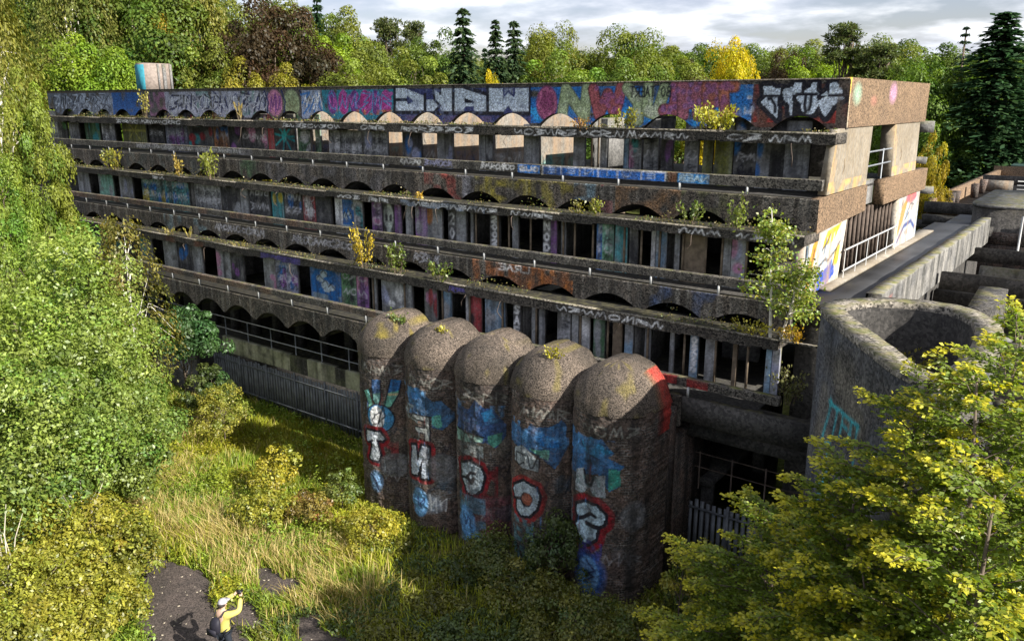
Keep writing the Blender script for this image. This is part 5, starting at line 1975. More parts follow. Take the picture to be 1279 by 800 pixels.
def crown_clumps(g, R_, z0, H, ncl, per, leaf, base, lump=.30, base2=None, shell=.55, clr=.30, flat=1.0, up=.45, droop=0.0, coh=.7, rnd=.45):
    """billowing crown: clumps on and in an uneven ovoid; returns arrays for leaves() and the clump centres"""
    d = unit(g, ncl)
    d[:, 2] = np.abs(d[:, 2]) * 1.0 - .45 * g.random(ncl)
    d /= np.linalg.norm(d, axis=1)[:, None]
    az = np.arctan2(d[:, 1], d[:, 0])
    ph = g.random(4) * 6.28
    lum = 1 + lump * (.5 * np.sin(3 * az + ph[0]) + .5 * np.sin(2 * az + 4 * d[:, 2] + ph[1]) + .3 * g.normal(0, 1, ncl))
    fr = shell + (1 - shell) * g.random(ncl) ** .6
    hz = H - z0
    cz = z0 + hz * .42
    Cc = np.c_[d[:, 0] * R_ * fr * lum, d[:, 1] * R_ * fr * lum, cz + np.where(d[:, 2] > 0, hz * .52, hz * .42) * d[:, 2] * fr * np.clip(lum, .7, 1.12)]
    rc = R_ * clr * (.55 + .8 * g.random(ncl))
    k = np.repeat(np.arange(ncl), per)
    n = len(k)
    e = unit(g, n)
    e[:, 2] = e[:, 2] * .8 + .25
    e += d[k] * .35
    e /= np.linalg.norm(e, axis=1)[:, None]
    rr = .55 + .5 * g.random(n) ** .5
    P = Cc[k] + e * (rc[k] * rr)[:, None] * [1, 1, flat]
    P[:, 2] -= droop * g.random(n) ** 2 * rc[k]
    Nn = e * coh + np.array([0, 0, up]) + g.normal(0, rnd, (n, 3))
    T = np.cross(Nn, g.normal(0, 1, (n, 3)))
    T[:, 2] -= .25
    cb = tint(g, base, ncl, .20, .14)
    if base2 is not None:
        w = g.random((ncl, 1)) ** 1.5
        cb = cb * (1 - w) + np.array(base2) * w
    col = cb[k] * (1 + g.normal(0, .22, (n, 1)))
    s = leaf * (.7 + .6 * g.random(n))
    return P, T, Nn, s, s * .62, col, Cc


def limbs(g, Cc, z0, H, r0, n=16, lean=0.0, sides=6):
    b = Build()
    hh = np.linspace(0, z0 + (H - z0) * .62, 7)
    path = np.c_[np.cumsum(g.normal(0, .02 * H / 7, 7)) * (hh > 0), np.cumsum(g.normal(0, .02 * H / 7, 7)) * (hh > 0), hh - .3 * (hh == 0)]
    b.tube(path, r0 * (1 - .75 * np.linspace(0, 1, 7)), sides + 2)
    for q_ in g.choice(len(Cc), min(n, len(Cc)), replace=False):
        e = Cc[q_]
        f = g.uniform(.3, .95)
        s0 = np.array([np.interp(f, np.linspace(0, 1, 7), path[:, a]) for a in range(3)])
        if e[2] < s0[2] - .1 * H:
            s0 = np.array([np.interp(.3, np.linspace(0, 1, 7), path[:, a]) for a in range(3)])
        mid = (s0 + e) / 2 + [0, 0, .06 * H]
        b.tube([s0, (s0 + mid) / 2 + g.normal(0, .02 * H, 3), mid, e], np.array([.38, .28, .2, .06]) * r0, sides, cap=False)
    return b


# --- shared tree meshes for the wood (real size about 20 m; scaled per tree)
def wood_broad(seed, base, base2, lump=.3, H=20, R_=5.5, leaf=.27, z0=3.0, ncl=150, per=260, clr=.25):
    g = np.random.default_rng(seed)
    P, T, Nn, s, w, col, Cc = crown_clumps(g, R_, z0, H, ncl, per, leaf, base, lump, base2, clr=clr, coh=1.0, rnd=.32, up=.3)
    cm = leaves('crown', P, T, Nn, s, w, col, M_LEAF, me_only=True)
    tm = limbs(g, Cc, z0, H, .32).mesh('trunk', smooth=True)
    tm.materials.append(M_BARK)
    return cm, tm


def wood_conifer(seed, H=22, R_=3.6, base=(.030, .060, .028), base2=(.06, .085, .03), leaf=.62, droop=.35, lev=40, z0=1.0, gap=0.0, br=13):
    g = np.random.default_rng(seed)
    Ps, Ts, Ns, cs = [], [], [], []
    for l in range(lev):
        f = (l + g.random() * .6) / lev
        z = z0 + (H - z0) * f
        r = R_ * (1 - f) ** .85 * (1 + .12 * g.normal()) + .15
        nb = max(5, int(br * (1 - .5 * f)))
        if g.random() < gap:
            nb = nb // 3
        az = g.random() * 6.28 + np.arange(nb) / nb * 6.28 + g.normal(0, .15, nb)
        rl = r * (.75 + .4 * g.random(nb))
        m = 9
        u = np.linspace(.12, 1, m)[None] + g.normal(0, .03, (nb, m))
        X = np.cos(az)[:, None] * rl[:, None] * u
        Y = np.sin(az)[:, None] * rl[:, None] * u
        Z = z + rl[:, None] * (.10 * u - droop * u ** 2)
        for rep in range(2):
            q_ = np.stack([X, Y, Z], -1).reshape(-1, 3)
            q_ = q_ + np.clip(g.normal(0, .03 + .05 * min(r, 2.0), q_.shape), -.25, .25)
            tt = np.stack([np.repeat(np.cos(az), m), np.repeat(np.sin(az), m), np.full(nb * m, -.45)], -1) + g.normal(0, .4, (nb * m, 3))
            Ps.append(q_)
            Ts.append(tt)
            Ns.append(np.array([0, 0, 1.0]) + g.normal(0, .5, q_.shape) + .5 * np.c_[np.cos(np.repeat(az, m)), np.sin(np.repeat(az, m)), np.zeros(nb * m)])
            w = np.clip(u.ravel() - .45, 0, 1)[:, None] * g.random((nb * m, 1)) * 1.5
            cs.append((np.array(base) * (1 - w) + np.array(base2) * w) * (1 + g.normal(0, .25, (nb * m, 1))))
    P = np.vstack(Ps)
    n = len(P)
    s = leaf * (.7 + .6 * g.random(n))
    cm = leaves('crown', P, np.vstack(Ts), np.vstack(Ns), s, s * .42, np.vstack(cs), M_LEAF, me_only=True)
    b = Build()
    b.tube([(0, 0, -.3), (.05, 0, H * .5), (0, 0, H * .99)], [.30, .18, .07], 8)
    tm = b.mesh('trunk', smooth=True)
    tm.materials.append(M_BARK)
    return cm, tm


def weeping(g, H, R_, nstr, base, leaf, base2, z0=.25, per=26, ln=(.10, .30)):
    """birch habit: ascending limbs, hanging strands of small leaves"""
    f = z0 + (1 - z0) * g.random(nstr) ** .8
    prof = np.sin(np.clip((f - z0) / (1 - z0), 0, 1) ** .7 * np.pi * .92 + .12) ** .8
    az = g.random(nstr) * 6.28
    az = az + .5 * np.sin(3 * az + g.random() * 6)
    r = R_ * prof * np.sqrt(g.random(nstr)) * 1.05
    st = np.c_[np.cos(az) * r, np.sin(az) * r, f * H]
    lg = H * (ln[0] + (ln[1] - ln[0]) * g.random(nstr) ** 1.5) * (r / R_ * .7 + .35)
    k = np.repeat(np.arange(nstr), per)
    n = len(k)
    u = g.random(n)
    P = st[k].copy()
    P[:, 2] -= lg[k] * u
    sp = .05 * R_ * (1 + u)
    P[:, :2] += np.c_[np.cos(az[k]), np.sin(az[k])] * (.18 * R_ * np.sin(u * 2.2))[:, None]
    P += g.normal(0, 1, (n, 3)) * sp[:, None]
    T = np.c_[np.cos(az[k]) * .5, np.sin(az[k]) * .5, -np.ones(n)] + g.normal(0, .45, (n, 3))
    Nn = np.c_[np.cos(az[k]), np.sin(az[k]), np.full(n, .5)] + g.normal(0, .5, (n, 3))
    cb = tint(g, base, nstr, .2, .12)
    w = g.random((nstr, 1)) ** 2
    cb = cb * (1 - w) + np.array(base2) * w
    col = cb[k] * (1 + g.normal(0, .2, (n, 1)))
    s = leaf * (.7 + .6 * g.random(n))
    return P, T, Nn, s, s * .6, col, st


def wood_birch(seed, base, base2, H=22, R_=5.0):
    g = np.random.default_rng(seed)
    P, T, Nn, s, w, col, st = weeping(g, H, R_, 560, base, .27, base2, per=46)
    cm = leaves('crown', P, T, Nn, s, w, col, M_LEAF, me_only=True)
    b = limbs(g, st, 3, H * 1.25, .24, 22)
    tm = b.mesh('trunk', smooth=True)
    tm.materials.append(M_BIRCHBARK)
    return cm, tm


def wood_pine(seed, H=20, R_=4.5):
    g = np.random.default_rng(seed)
    ncl = 46
    f = .45 + .55 * g.random(ncl)
    az = g.random(ncl) * 6.28
    r = R_ * (1.15 - f) * 1.5 * g.random(ncl) ** .5
    Cc = np.c_[np.cos(az) * r, np.sin(az) * r, f * H]
    k = np.repeat(np.arange(ncl), 130)
    n = len(k)
    e = unit(g, n)
    P = Cc[k] + e * np.array([1.1, 1.1, .40]) * (.5 + .5 * g.random((n, 1)))
    Nn = e + [0, 0, .8]
    T = e + g.normal(0, .4, (n, 3))
    col = tint(g, (.07, .085, .035), n, .3)
    s = .42 * (.7 + .6 * g.random(n))
    cm = leaves('crown', P, T, Nn, s, s * .35, col, M_LEAF, me_only=True)
    tm = limbs(g, Cc, 7, H * 1.4, .26, 40).mesh('trunk', smooth=True)
    tm.materials.append(M_BARK)
    return cm, tm


W = (1, 1, 1)
EXTENT = {}
KINDS = {
    'broad': [wood_broad(s, (.115, .155, .028), (.20, .22, .04)) for s in (1, 2)],
    'round': [wood_broad(3, (.105, .145, .028), (.17, .19, .04), lump=.12, R_=7.5, H=19, leaf=.27, ncl=230, per=230, clr=.19, z0=1.5)],
    'airy': [wood_broad(4, (.125, .17, .034), (.20, .23, .05), lump=.30, R_=5, ncl=130, per=240, clr=.24)],
    'conifer': [wood_conifer(s, lev=48, br=16, leaf=.5, base=(.04, .075, .034), base2=(.09, .12, .04)) for s in (5, 6)],
    'cedar': [wood_conifer(12, lev=64, br=26, leaf=.34, base=(.035, .07, .034), base2=(.08, .12, .045))],
    'birch': [wood_birch(s, (.14, .165, .035), (.22, .22, .055)) for s in (7, 8)],
    'pine': [wood_pine(9)],
    'larch': [wood_conifer(10, R_=3.0, droop=.12, lev=30, gap=.25, base=(.03, .055, .035), leaf=.42, br=9)],
}


def tree(kind, var, name, label, cat, px, py, D, rad, color, group=None, nat=None, spin=None):
    """a wood tree whose top stands at photograph point (px, py) at distance D"""
    cm, tm = KINDS[kind][var % len(KINDS[kind])]
    p = at_dist(px, py, D)
    if cm.name not in EXTENT:
        v = np.empty(len(cm.vertices) * 3, np.float32)
        cm.vertices.foreach_get('co', v)
        v = v.reshape(-1, 3)
        EXTENT[cm.name] = (np.percentile(v[:, 2], 99.8 if kind in ('broad', 'round', 'airy', 'birch') else 100), np.percentile(np.hypot(v[:, 0], v[:, 1]), 97))
    H0, R0 = EXTENT[cm.name]
    zg = float(gz(p[0], p[1]))
    h = p[2] - zg
    t = empty(name, (p[0], p[1], zg), label, cat, group)
    t.rotation_euler = (0, 0, spin if spin is not None else (px * 1.7 + D) % 6.28)
    if kind in ('broad', 'round', 'airy') and D > 70:
        rad *= 1.18
    t.scale = (rad / R0, rad / R0, h / H0)
    for n_, me in (('crown', cm), ('trunk', tm)):
        o = bpy.data.objects.new(n_, me)
        COL.objects.link(o)
        o.parent = t
        o.color = (*color, 1) if n_ == 'crown' else (1, 1, 1, 1)
        if n_ == 'crown':
            o['kind'] = 'stuff'
    return t


GW = 'trees of the wood behind the ruin'
OLIVE, GOLD, LIME, DEEP, COP, YELL = (1.1, 1.03, .85), (1.5, 1.1, .7), (1.1, 1.35, .75), (.60, .75, .70), (.40, .21, .50), (3.0, 2.1, .35)
BG = [  # kind, variant, px, py_top, distance, radius, colour, name, label
    ('birch', 0, -45, -90, 66, 3.6, OLIVE, 'weeping_birch', 'tall weeping birch filling the upper corner above the leafy bank'),
    ('birch', 1, 85, -60, 84, 4.6, W, 'weeping_birch', 'weeping birch next to the corner birch, above the bright green maple'),
    ('broad', 1, 45, -30, 90, 6, DEEP, 'dark_tree', 'dark broad tree showing between the weeping birches'),
    ('birch', 0, 150, -45, 88, 4.6, OLIVE, 'weeping_birch', 'weeping birch above the small roof tower'),
    ('broad', 0, 95, 46, 78, 4.6, LIME, 'maple_tree', 'bright green maple behind the left end of the roof'),
    ('broad', 1, 140, 66, 77, 3.4, LIME, 'maple_tree', 'smaller bright green maple beside the roof tower'),
    ('broad', 1, 185, -40, 82, 6, DEEP, 'dark_tree', 'dark broad tree in the gap behind the golden birch'),
    ('birch', 1, 200, 22, 79, 2.2, (1.9, 1.2, .5), 'golden_birch', 'small golden birch standing just above the roof tower'),
    ('birch', 1, 240, -40, 82, 4.4, OLIVE, 'white_trunked_birch', 'tall weeping birch with a bare white trunk, beside the copper beech'),
    ('airy', 0, 268, 50, 76, 3.4, OLIVE, 'willow_tree', 'olive drooping willow in front of the copper beech'),
    ('airy', 0, 305, 74, 74, 3.0, GOLD, 'turning_tree', 'low golden-brown tree at the foot of the copper beech'),
    ('round', 0, 335, 2, 80, 6.6, COP, 'copper_beech', 'huge dark copper beech with purple-brown crown'),
    ('broad', 0, 350, -8, 100, 6, W, 'oak_tree', 'green oak rising behind the copper beech'),
    ('broad', 1, 392, 35, 86, 5.0, LIME, 'lime_tree', 'bright green lime tree right beside the copper beech'),
    ('conifer', 0, 395, -6, 112, 3.2, DEEP, 'spruce_tree', 'dark narrow spruce top left of the open sky'),
    ('broad', 0, 430, 12, 96, 5.5, W, 'oak_tree', 'rounded green oak where the sky begins'),
    ('airy', 0, 362, 82, 72, 3.0, GOLD, 'turning_tree', 'low ochre tree right of the copper beech, above the parapet'),
    ('airy', 0, 440, 66, 74, 4.2, OLIVE, 'ash_tree', 'olive-green ash in the front row above the mirrored lettering'),
    ('pine', 0, 482, 20, 98, 3.6, (1.3, 1.3, 1), 'pine_tree', 'slender loose-topped pine, left of two'),
    ('pine', 0, 516, 24, 100, 3.0, (1.3, 1.3, 1), 'pine_tree', 'slender loose-topped pine, right of two'),
    ('airy', 0, 500, 62, 80, 4.6, OLIVE, 'ash_tree', 'pale olive tree below the two slender pines'),
    ('broad', 1, 545, 40, 92, 4.4, DEEP, 'holm_oak', 'dark green tree touching the tallest conifer'),
    ('conifer', 0, 578, 9, 84, 4.0, W, 'cypress_tree', 'tallest pointed dark conifer on the skyline'),
    ('conifer', 1, 619, 24, 86, 3.3, W, 'cypress_tree', 'left one of the pair of pointed conifers'),
    ('conifer', 0, 642, 25, 87, 3.5, W, 'cypress_tree', 'right one of the pair of pointed conifers'),
    ('round', 0, 690, 34, 94, 5.6, (1.2, 1.05, .8), 'oak_tree', 'broad olive oak right of the pair of conifers'),
    ('airy', 0, 700, 66, 82, 4.6, (.95, 1.1, .8), 'ash_tree', 'light green tree in front of the broad olive oak'),
    ('broad', 0, 612, 92, 60, 1.6, YELL, 'yellow_shrub', 'small bright yellow shrub peeping over the parapet'),
    ('round', 0, 785, 37, 92, 6.3, (.95, .95, .75), 'oak_tree', 'large dome-shaped oak standing alone against the sky'),
    ('airy', 0, 780, 76, 78, 4.4, (.8, 1.0, .8), 'ash_tree', 'green bushy tree at the foot of the dome-shaped oak'),
    ('airy', 0, 846, 60, 96, 4.6, OLIVE, 'ash_tree', 'pale tree right of the dome-shaped oak'),
    ('broad', 0, 872, 60, 118, 5.5, DEEP, 'dark_tree', 'dark distant tree behind the yellow one'),
    ('broad', 1, 868, 78, 100, 2.6, COP, 'copper_shrub', 'small purple-brown tree left of the yellow one'),
    ('broad', 0, 918, 50, 78, 3.0, YELL, 'yellow_tree', 'bright yellow autumn tree above the parapet'),
    ('broad', 1, 950, 62, 122, 5, DEEP, 'dark_tree', 'dark distant tree right behind the yellow one'),
    ('round', 0, 985, 66, 98, 3.6, COP, 'copper_tree', 'round purple-brown tree right of the yellow one'),
    ('broad', 1, 1025, 62, 96, 4.4, LIME, 'lime_tree', 'fresh green tree between the copper tree and the ragged pine'),
    ('pine', 0, 1058, 26, 88, 3.6, (1.15, 1.2, .9), 'ragged_pine', 'ragged pine with a leaning top above the corner of the roof'),
    ('pine', 0, 1100, 52, 86, 4.0, (1.15, 1.2, .9), 'ragged_pine', 'spreading ragged pine right of the leaning one'),
    ('broad', 1, 1140, 76, 84, 4.4, (.75, .95, .8), 'oak_tree', 'green oak behind the sunlit end wall'),
    ('broad', 0, 1165, 72, 78, 4.0, (.7, .95, .8), 'oak_tree', 'full green oak right of the sunlit end wall'),
    ('broad', 1, 1205, 72, 100, 5, (.75, 1.0, .8), 'oak_tree', 'green oak between the bare larch and the big conifer'),
    ('larch', 0, 1208, 32, 96, 2.6, W, 'larch_tree', 'thin sparse-topped larch against the sky'),
    ('broad', 0, 1168, 150, 78, 4.0, (.8, 1.05, .8), 'hazel_tree', 'mid green tree beside the lower end wall'),
    ('airy', 0, 1168, 168, 50, 1.3, (1.9, 1.2, .5), 'turning_tree', 'orange-olive young tree beside the end wall'),
    ('cedar', 0, 1258, 14, 78, 7.6, (.8, .95, .85), 'giant_conifer', 'huge dark conifer at the right edge of the wood'),
    ('cedar', 0, 1318, 50, 82, 7, (.8, .95, .85), 'giant_conifer', 'second huge conifer cut by the right border'),
    ('broad', 0, 1216, 140, 92, 4.2, (.7, .95, .8), 'hazel_tree', 'green tree at the foot of the huge conifer'),
    ('broad', 1, 10, 60, 80, 4.4, W, 'oak_tree', 'green tree behind the birch at the left border'),
    ('airy', 0, 26, 88, 46, 1.9, (1.25, 1.2, .9), 'leaning_birch', 'pale olive birch hiding the left end of the block'),
    ('airy', 0, -22, 160, 42, 1.9, (1.1, 1.25, .9), 'leaning_birch', 'smaller birch at the left border, lower than the pale one'),
    ('broad', 0, 22, 225, 45, 1.3, (1.2, 1.35, .8), 'young_ash', 'light green young tree in front of the lower balconies at the left'),
]
for k, (kd, v, px, py, D, rad, colr, nm, lab) in enumerate(BG):
    tree(kd, v, nm, lab, 'tree', px, py, D, rad, colr, GW if k < 49 else None)
# second row of the wood, filling the view between the crowns
g = np.random.default_rng(77)
for k in range(66):
    px = -260 + k * 28 + g.normal(0, 8)
    D = 112 + 45 * g.random()
    top = (24 if px < 420 else 62) + g.normal(0, 7)
    if px < 300:
        top = -30 + 20 * g.random()
    kd = ['broad', 'round', 'broad', 'airy', 'conifer'][g.integers(0, 5)] if px < 700 else ['broad', 'round', 'broad'][g.integers(0, 3)]
    colr = [W, DEEP, OLIVE, (.8, 1.0, .8)][g.integers(0, 4)]
    ci = [W, DEEP, OLIVE, (.8, 1.0, .8)].index(colr)
    side = 'left of the roof tower' if px < 180 else 'between roof tower and tallest conifer' if px < 560 else 'right of the tallest conifer' if px < 900 else 'beyond the end wall'
    lab = ['green', 'dark green', 'olive-green', 'cool green'][ci] + {'broad': ' broad', 'round': ' dome-shaped', 'airy': ' loose', 'conifer': ' pointed'}[kd] + ' tree in the back row, ' + side
    tree(kd, int(g.integers(0, 2)), 'woodland_tree', lab, 'tree', px, top, D, 6.6 if kd != 'conifer' else 3.2, colr, 'back row of the wood')

# ------------------------------------------------------------------ near trees and bushes on the left
def bush(name, label, cat, px, py, D, rad, base, base2, leaf=.115, ncl=60, per=110, seed=0, z0=.3, clr=.24, group=None, lump=.28, trunk=True, r0=.09, mat=None, up=.35):
    g = np.random.default_rng(seed)
    p = at_dist(px, py, D)
    zg = float(gz(p[0], p[1]))
    t = empty(name, (p[0], p[1], zg), label, cat, group)
    P, T, Nn, s, w, col, Cc = crown_clumps(g, rad, z0, p[2] - zg, int(ncl * 1.25), int(per * 1.25), leaf, base, lump, base2, shell=.5, clr=clr, up=up, coh=.9, rnd=.42)
    s = s * np.exp(g.normal(0, .22, len(s)))
    w = s * .55
    leaves('crown', P, T, Nn, s, w, col, mat or M_LEAFNEAR, t)
    if trunk:
        o = link('trunk', limbs(g, Cc, z0, p[2] - zg, r0, 14, sides=5).mesh('trunk', smooth=True), t, M_BARK, True)
    return t


SAL, SAL2 = (.145, .22, .028), (.28, .34, .075)
GB = 'sallow bushes of the leafy bank'
bush('sallow_bush', 'tallest pale green sallow of the leafy bank, nearest the left border', 'bush', 30, 275, 31, 3.6, SAL, SAL2, ncl=190, per=150, clr=.19, seed=1, group=GB)
bush('sallow_bush', 'sallow on the slope of the leafy bank, below the young birch', 'bush', 106, 385, 31.5, 2.4, SAL, SAL2, ncl=140, per=130, clr=.19, seed=2, group=GB)
bush('sallow_bush', 'low sallow at the lower edge of the leafy bank, by the retaining wall', 'bush', 150, 478, 32, 1.45, SAL, (.16, .20, .05), ncl=80, per=110, seed=3, group=GB)
bush('sallow_bush', 'darker green sallow in the middle of the leafy bank', 'bush', 40, 430, 27.5, 2.9, (.11, .17, .028), (.22, .27, .055), ncl=170, per=130, clr=.19, seed=4, group=GB)
bush('sallow_bush', 'dense green sallow facing the meadow', 'bush', 108, 520, 28.5, 2.1, (.11, .17, .028), (.22, .27, .055), ncl=140, per=120, clr=.20, seed=5, group=GB)
bush('sallow_bush', 'sallow half out of frame at the left border', 'bush', -50, 400, 27, 3.2, SAL, SAL2, ncl=110, per=120, seed=6, group=GB)
YB, YB2 = (.20, .21, .024), (.36, .34, .045)
GC = 'yellowing thorn bushes in the lower corner'
bush('thorn_bush', 'yellow-green thorn bush with bare twigs below the sallows', 'bush', 70, 610, 25, 1.9, YB, YB2, leaf=.10, ncl=90, per=100, seed=11, group=GC)
bush('thorn_bush', 'thorn bush beside the worn path', 'bush', 135, 668, 24, 1.35, YB, (.17, .18, .03), leaf=.09, ncl=70, per=100, seed=12, group=GC)
bush('thorn_bush', 'yellowest thorn bush in the lower left corner', 'bush', 25, 690, 22.5, 1.7, YB, YB2, leaf=.09, ncl=90, per=100, seed=13, group=GC)
bush('thorn_bush', 'thorn bush at the bottom border by the path', 'bush', 105, 745, 21.5, 1.3, YB, YB2, leaf=.085, ncl=70, per=100, seed=14, group=GC)
bush('thorn_bush', 'low thorn bush at the bottom border, outer corner', 'bush', -20, 745, 20.8, 1.5, YB, YB2, leaf=.085, ncl=60, per=100, seed=15, group=GC)
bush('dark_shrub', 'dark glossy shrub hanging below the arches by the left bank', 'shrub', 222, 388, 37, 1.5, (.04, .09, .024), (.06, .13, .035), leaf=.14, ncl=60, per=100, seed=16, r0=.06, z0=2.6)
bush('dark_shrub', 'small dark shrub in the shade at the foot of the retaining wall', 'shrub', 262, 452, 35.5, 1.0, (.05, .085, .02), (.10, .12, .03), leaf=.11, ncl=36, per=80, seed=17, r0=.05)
b = Build()
g = np.random.default_rng(3)
for (px, py, D) in ((5, 690, 23.5), (105, 655, 25)):
    p = at_dist(px, py, D)
    for k in range(9):
        q_ = p + np.array([g.normal(0, .5), g.normal(0, .5), .3 + g.random()])
        b.tube([p - [0, 0, 1.2], (p + q_) / 2 + g.normal(0, .1, 3), q_ + [0, 0, .5]], [.022, .016, .006], 5)
tag(b.obj('bare_twigs', plain('bleached_twig', (.42, .38, .30)), None), 'bleached bare twigs sticking out of the yellowing thorn bushes', 'twigs')

# birch standing in the leafy bank
def birch(name, label, px, py, D, rad, base, base2, seed, nstr=260, leaf=.13, group=None, zbase=None, per=24, trunk=.07, z0=.25):
    g = np.random.default_rng(seed)
    p = at_dist(px, py, D)
    zg = float(gz(p[0], p[1])) if zbase is None else zbase
    H = p[2] - zg
    t = empty(name, (p[0], p[1], zg), label, 'tree', group)
    P, T, Nn, s, w, col, st = weeping(g, H, rad, nstr, base, leaf, base2, z0=z0, per=per, ln=(.06, .16))
    leaves('crown', P, T, Nn, s, w, col, M_LEAFNEAR, t)
    link('trunk', limbs(g, st, H * .3, H * 1.3, trunk, 16, sides=5).mesh('trunk', smooth=True), t, M_BIRCHBARK, True)
    return t


birch('slender_birch', 'slender yellowing birch rising out of the leafy bank', 148, 272, 35, 1.5, (.14, .145, .03), (.24, .19, .04), 21)
# sapling rooted on the lowest ledge
pE = on_y(962, 432, 20.85)
g = np.random.default_rng(23)
t = empty('ledge_birch', (pE[0], 20.95, 7.44), 'young forked birch growing on the lowest ledge near the curved tower', 'tree')
Cs, bld = [], Build()
for dx, hgt, lean in ((-.05, 3.3, -.10), (.25, 2.1, .55)):
    hp = np.linspace(0, 1, 6)
    path = np.c_[dx + lean * hp + g.normal(0, .02, 6), -.05 - .2 * hp, hgt * hp]
    bld.tube(path, .045 * (1 - .8 * hp), 6)
    for k in range(34):
        f = .30 + .7 * g.random()
        s0 = np.array([np.interp(f, hp, path[:, a]) for a in range(3)])
        az = g.random() * 6.28
        ln_ = (1.15 - f) * .70 + .12
        e = s0 + [math.cos(az) * ln_, math.sin(az) * ln_ * .8, .25 * ln_]
        bld.tube([s0, (s0 + e) / 2 + [0, 0, .06], e], [.010, .007, .003], 4, cap=False)
        for q_ in range(4):
            Cs.append(s0 + (e - s0) * (.4 + .6 * q_ / 3) + g.normal(0, .05, 3))
Cs = np.array(Cs)
k = np.repeat(np.arange(len(Cs)), 12)
P = Cs[k] + g.normal(0, .10, (len(k), 3))
P[:, 2] -= np.abs(g.normal(0, .06, len(k)))
n = len(P)
col = tint(g, (.24, .29, .05), n, .25, .15)
leaves('crown', P, g.normal(0, 1, (n, 3)) + [0, 0, -.6], g.normal(0, .6, (n, 3)) + [.2, -.3, .8], .095, .07, col, M_LEAFNEAR, t)
link('trunk', bld.mesh('trunk', smooth=True), t, M_BIRCHBARK, True)

# ------------------------------------------------------------------ plants rooted on ledges, domes and floors
def tuft(name, label, cat, pt, w, h, base, base2, seed, n=260, leaf=.09, blade=False, group=None):
    g = np.random.default_rng(seed)
    t = empty(name, tuple(pt), label, cat, group)
    b = Build()
    Ps, Ts, cs = [], [], []
    ns = max(5, int(9 * w))
    for k in range(ns):
        az = g.random() * 6.28
        e = np.array([math.cos(az) * w * .5 * g.random() ** .5, math.sin(az) * w * .28 * g.random() ** .5 - .05, h * (.55 + .45 * g.random())])
        s0 = np.array([e[0] * .35, e[1] * .35, 0])
        b.tube([s0, (s0 + e) / 2 + g.normal(0, .03, 3), e], [.010, .008, .003], 4, cap=False)
        m = n // ns
        u = (.2 + .8 * g.random(m) ** .7)[:, None]
        Ps.append(s0 + (e - s0) * u + g.normal(0, .07 if not blade else .03, (m, 3)) * [1, .7, 1])
        Ts.append((e - s0)[None] * 1.2 + g.normal(0, .45 * h if not blade else .1, (m, 3)))
        c0 = np.array(base) + (np.array(base2) - base) * g.random()
        cs.append(c0 * (1 + g.normal(0, .2, (m, 1))))
    P, T = np.vstack(Ps), np.vstack(Ts)
    N2 = g.normal(0, .5, P.shape) + [.15, -.3, .8]
    s = leaf * (.7 + .6 * g.random(len(P)))
    leaves('foliage', P, T, N2, s, s * (.6 if not blade else .15), np.vstack(cs), M_LEAFNEAR, t)
    link('stem', b.mesh('stem'), t, M_WOODROT, True)
    return t


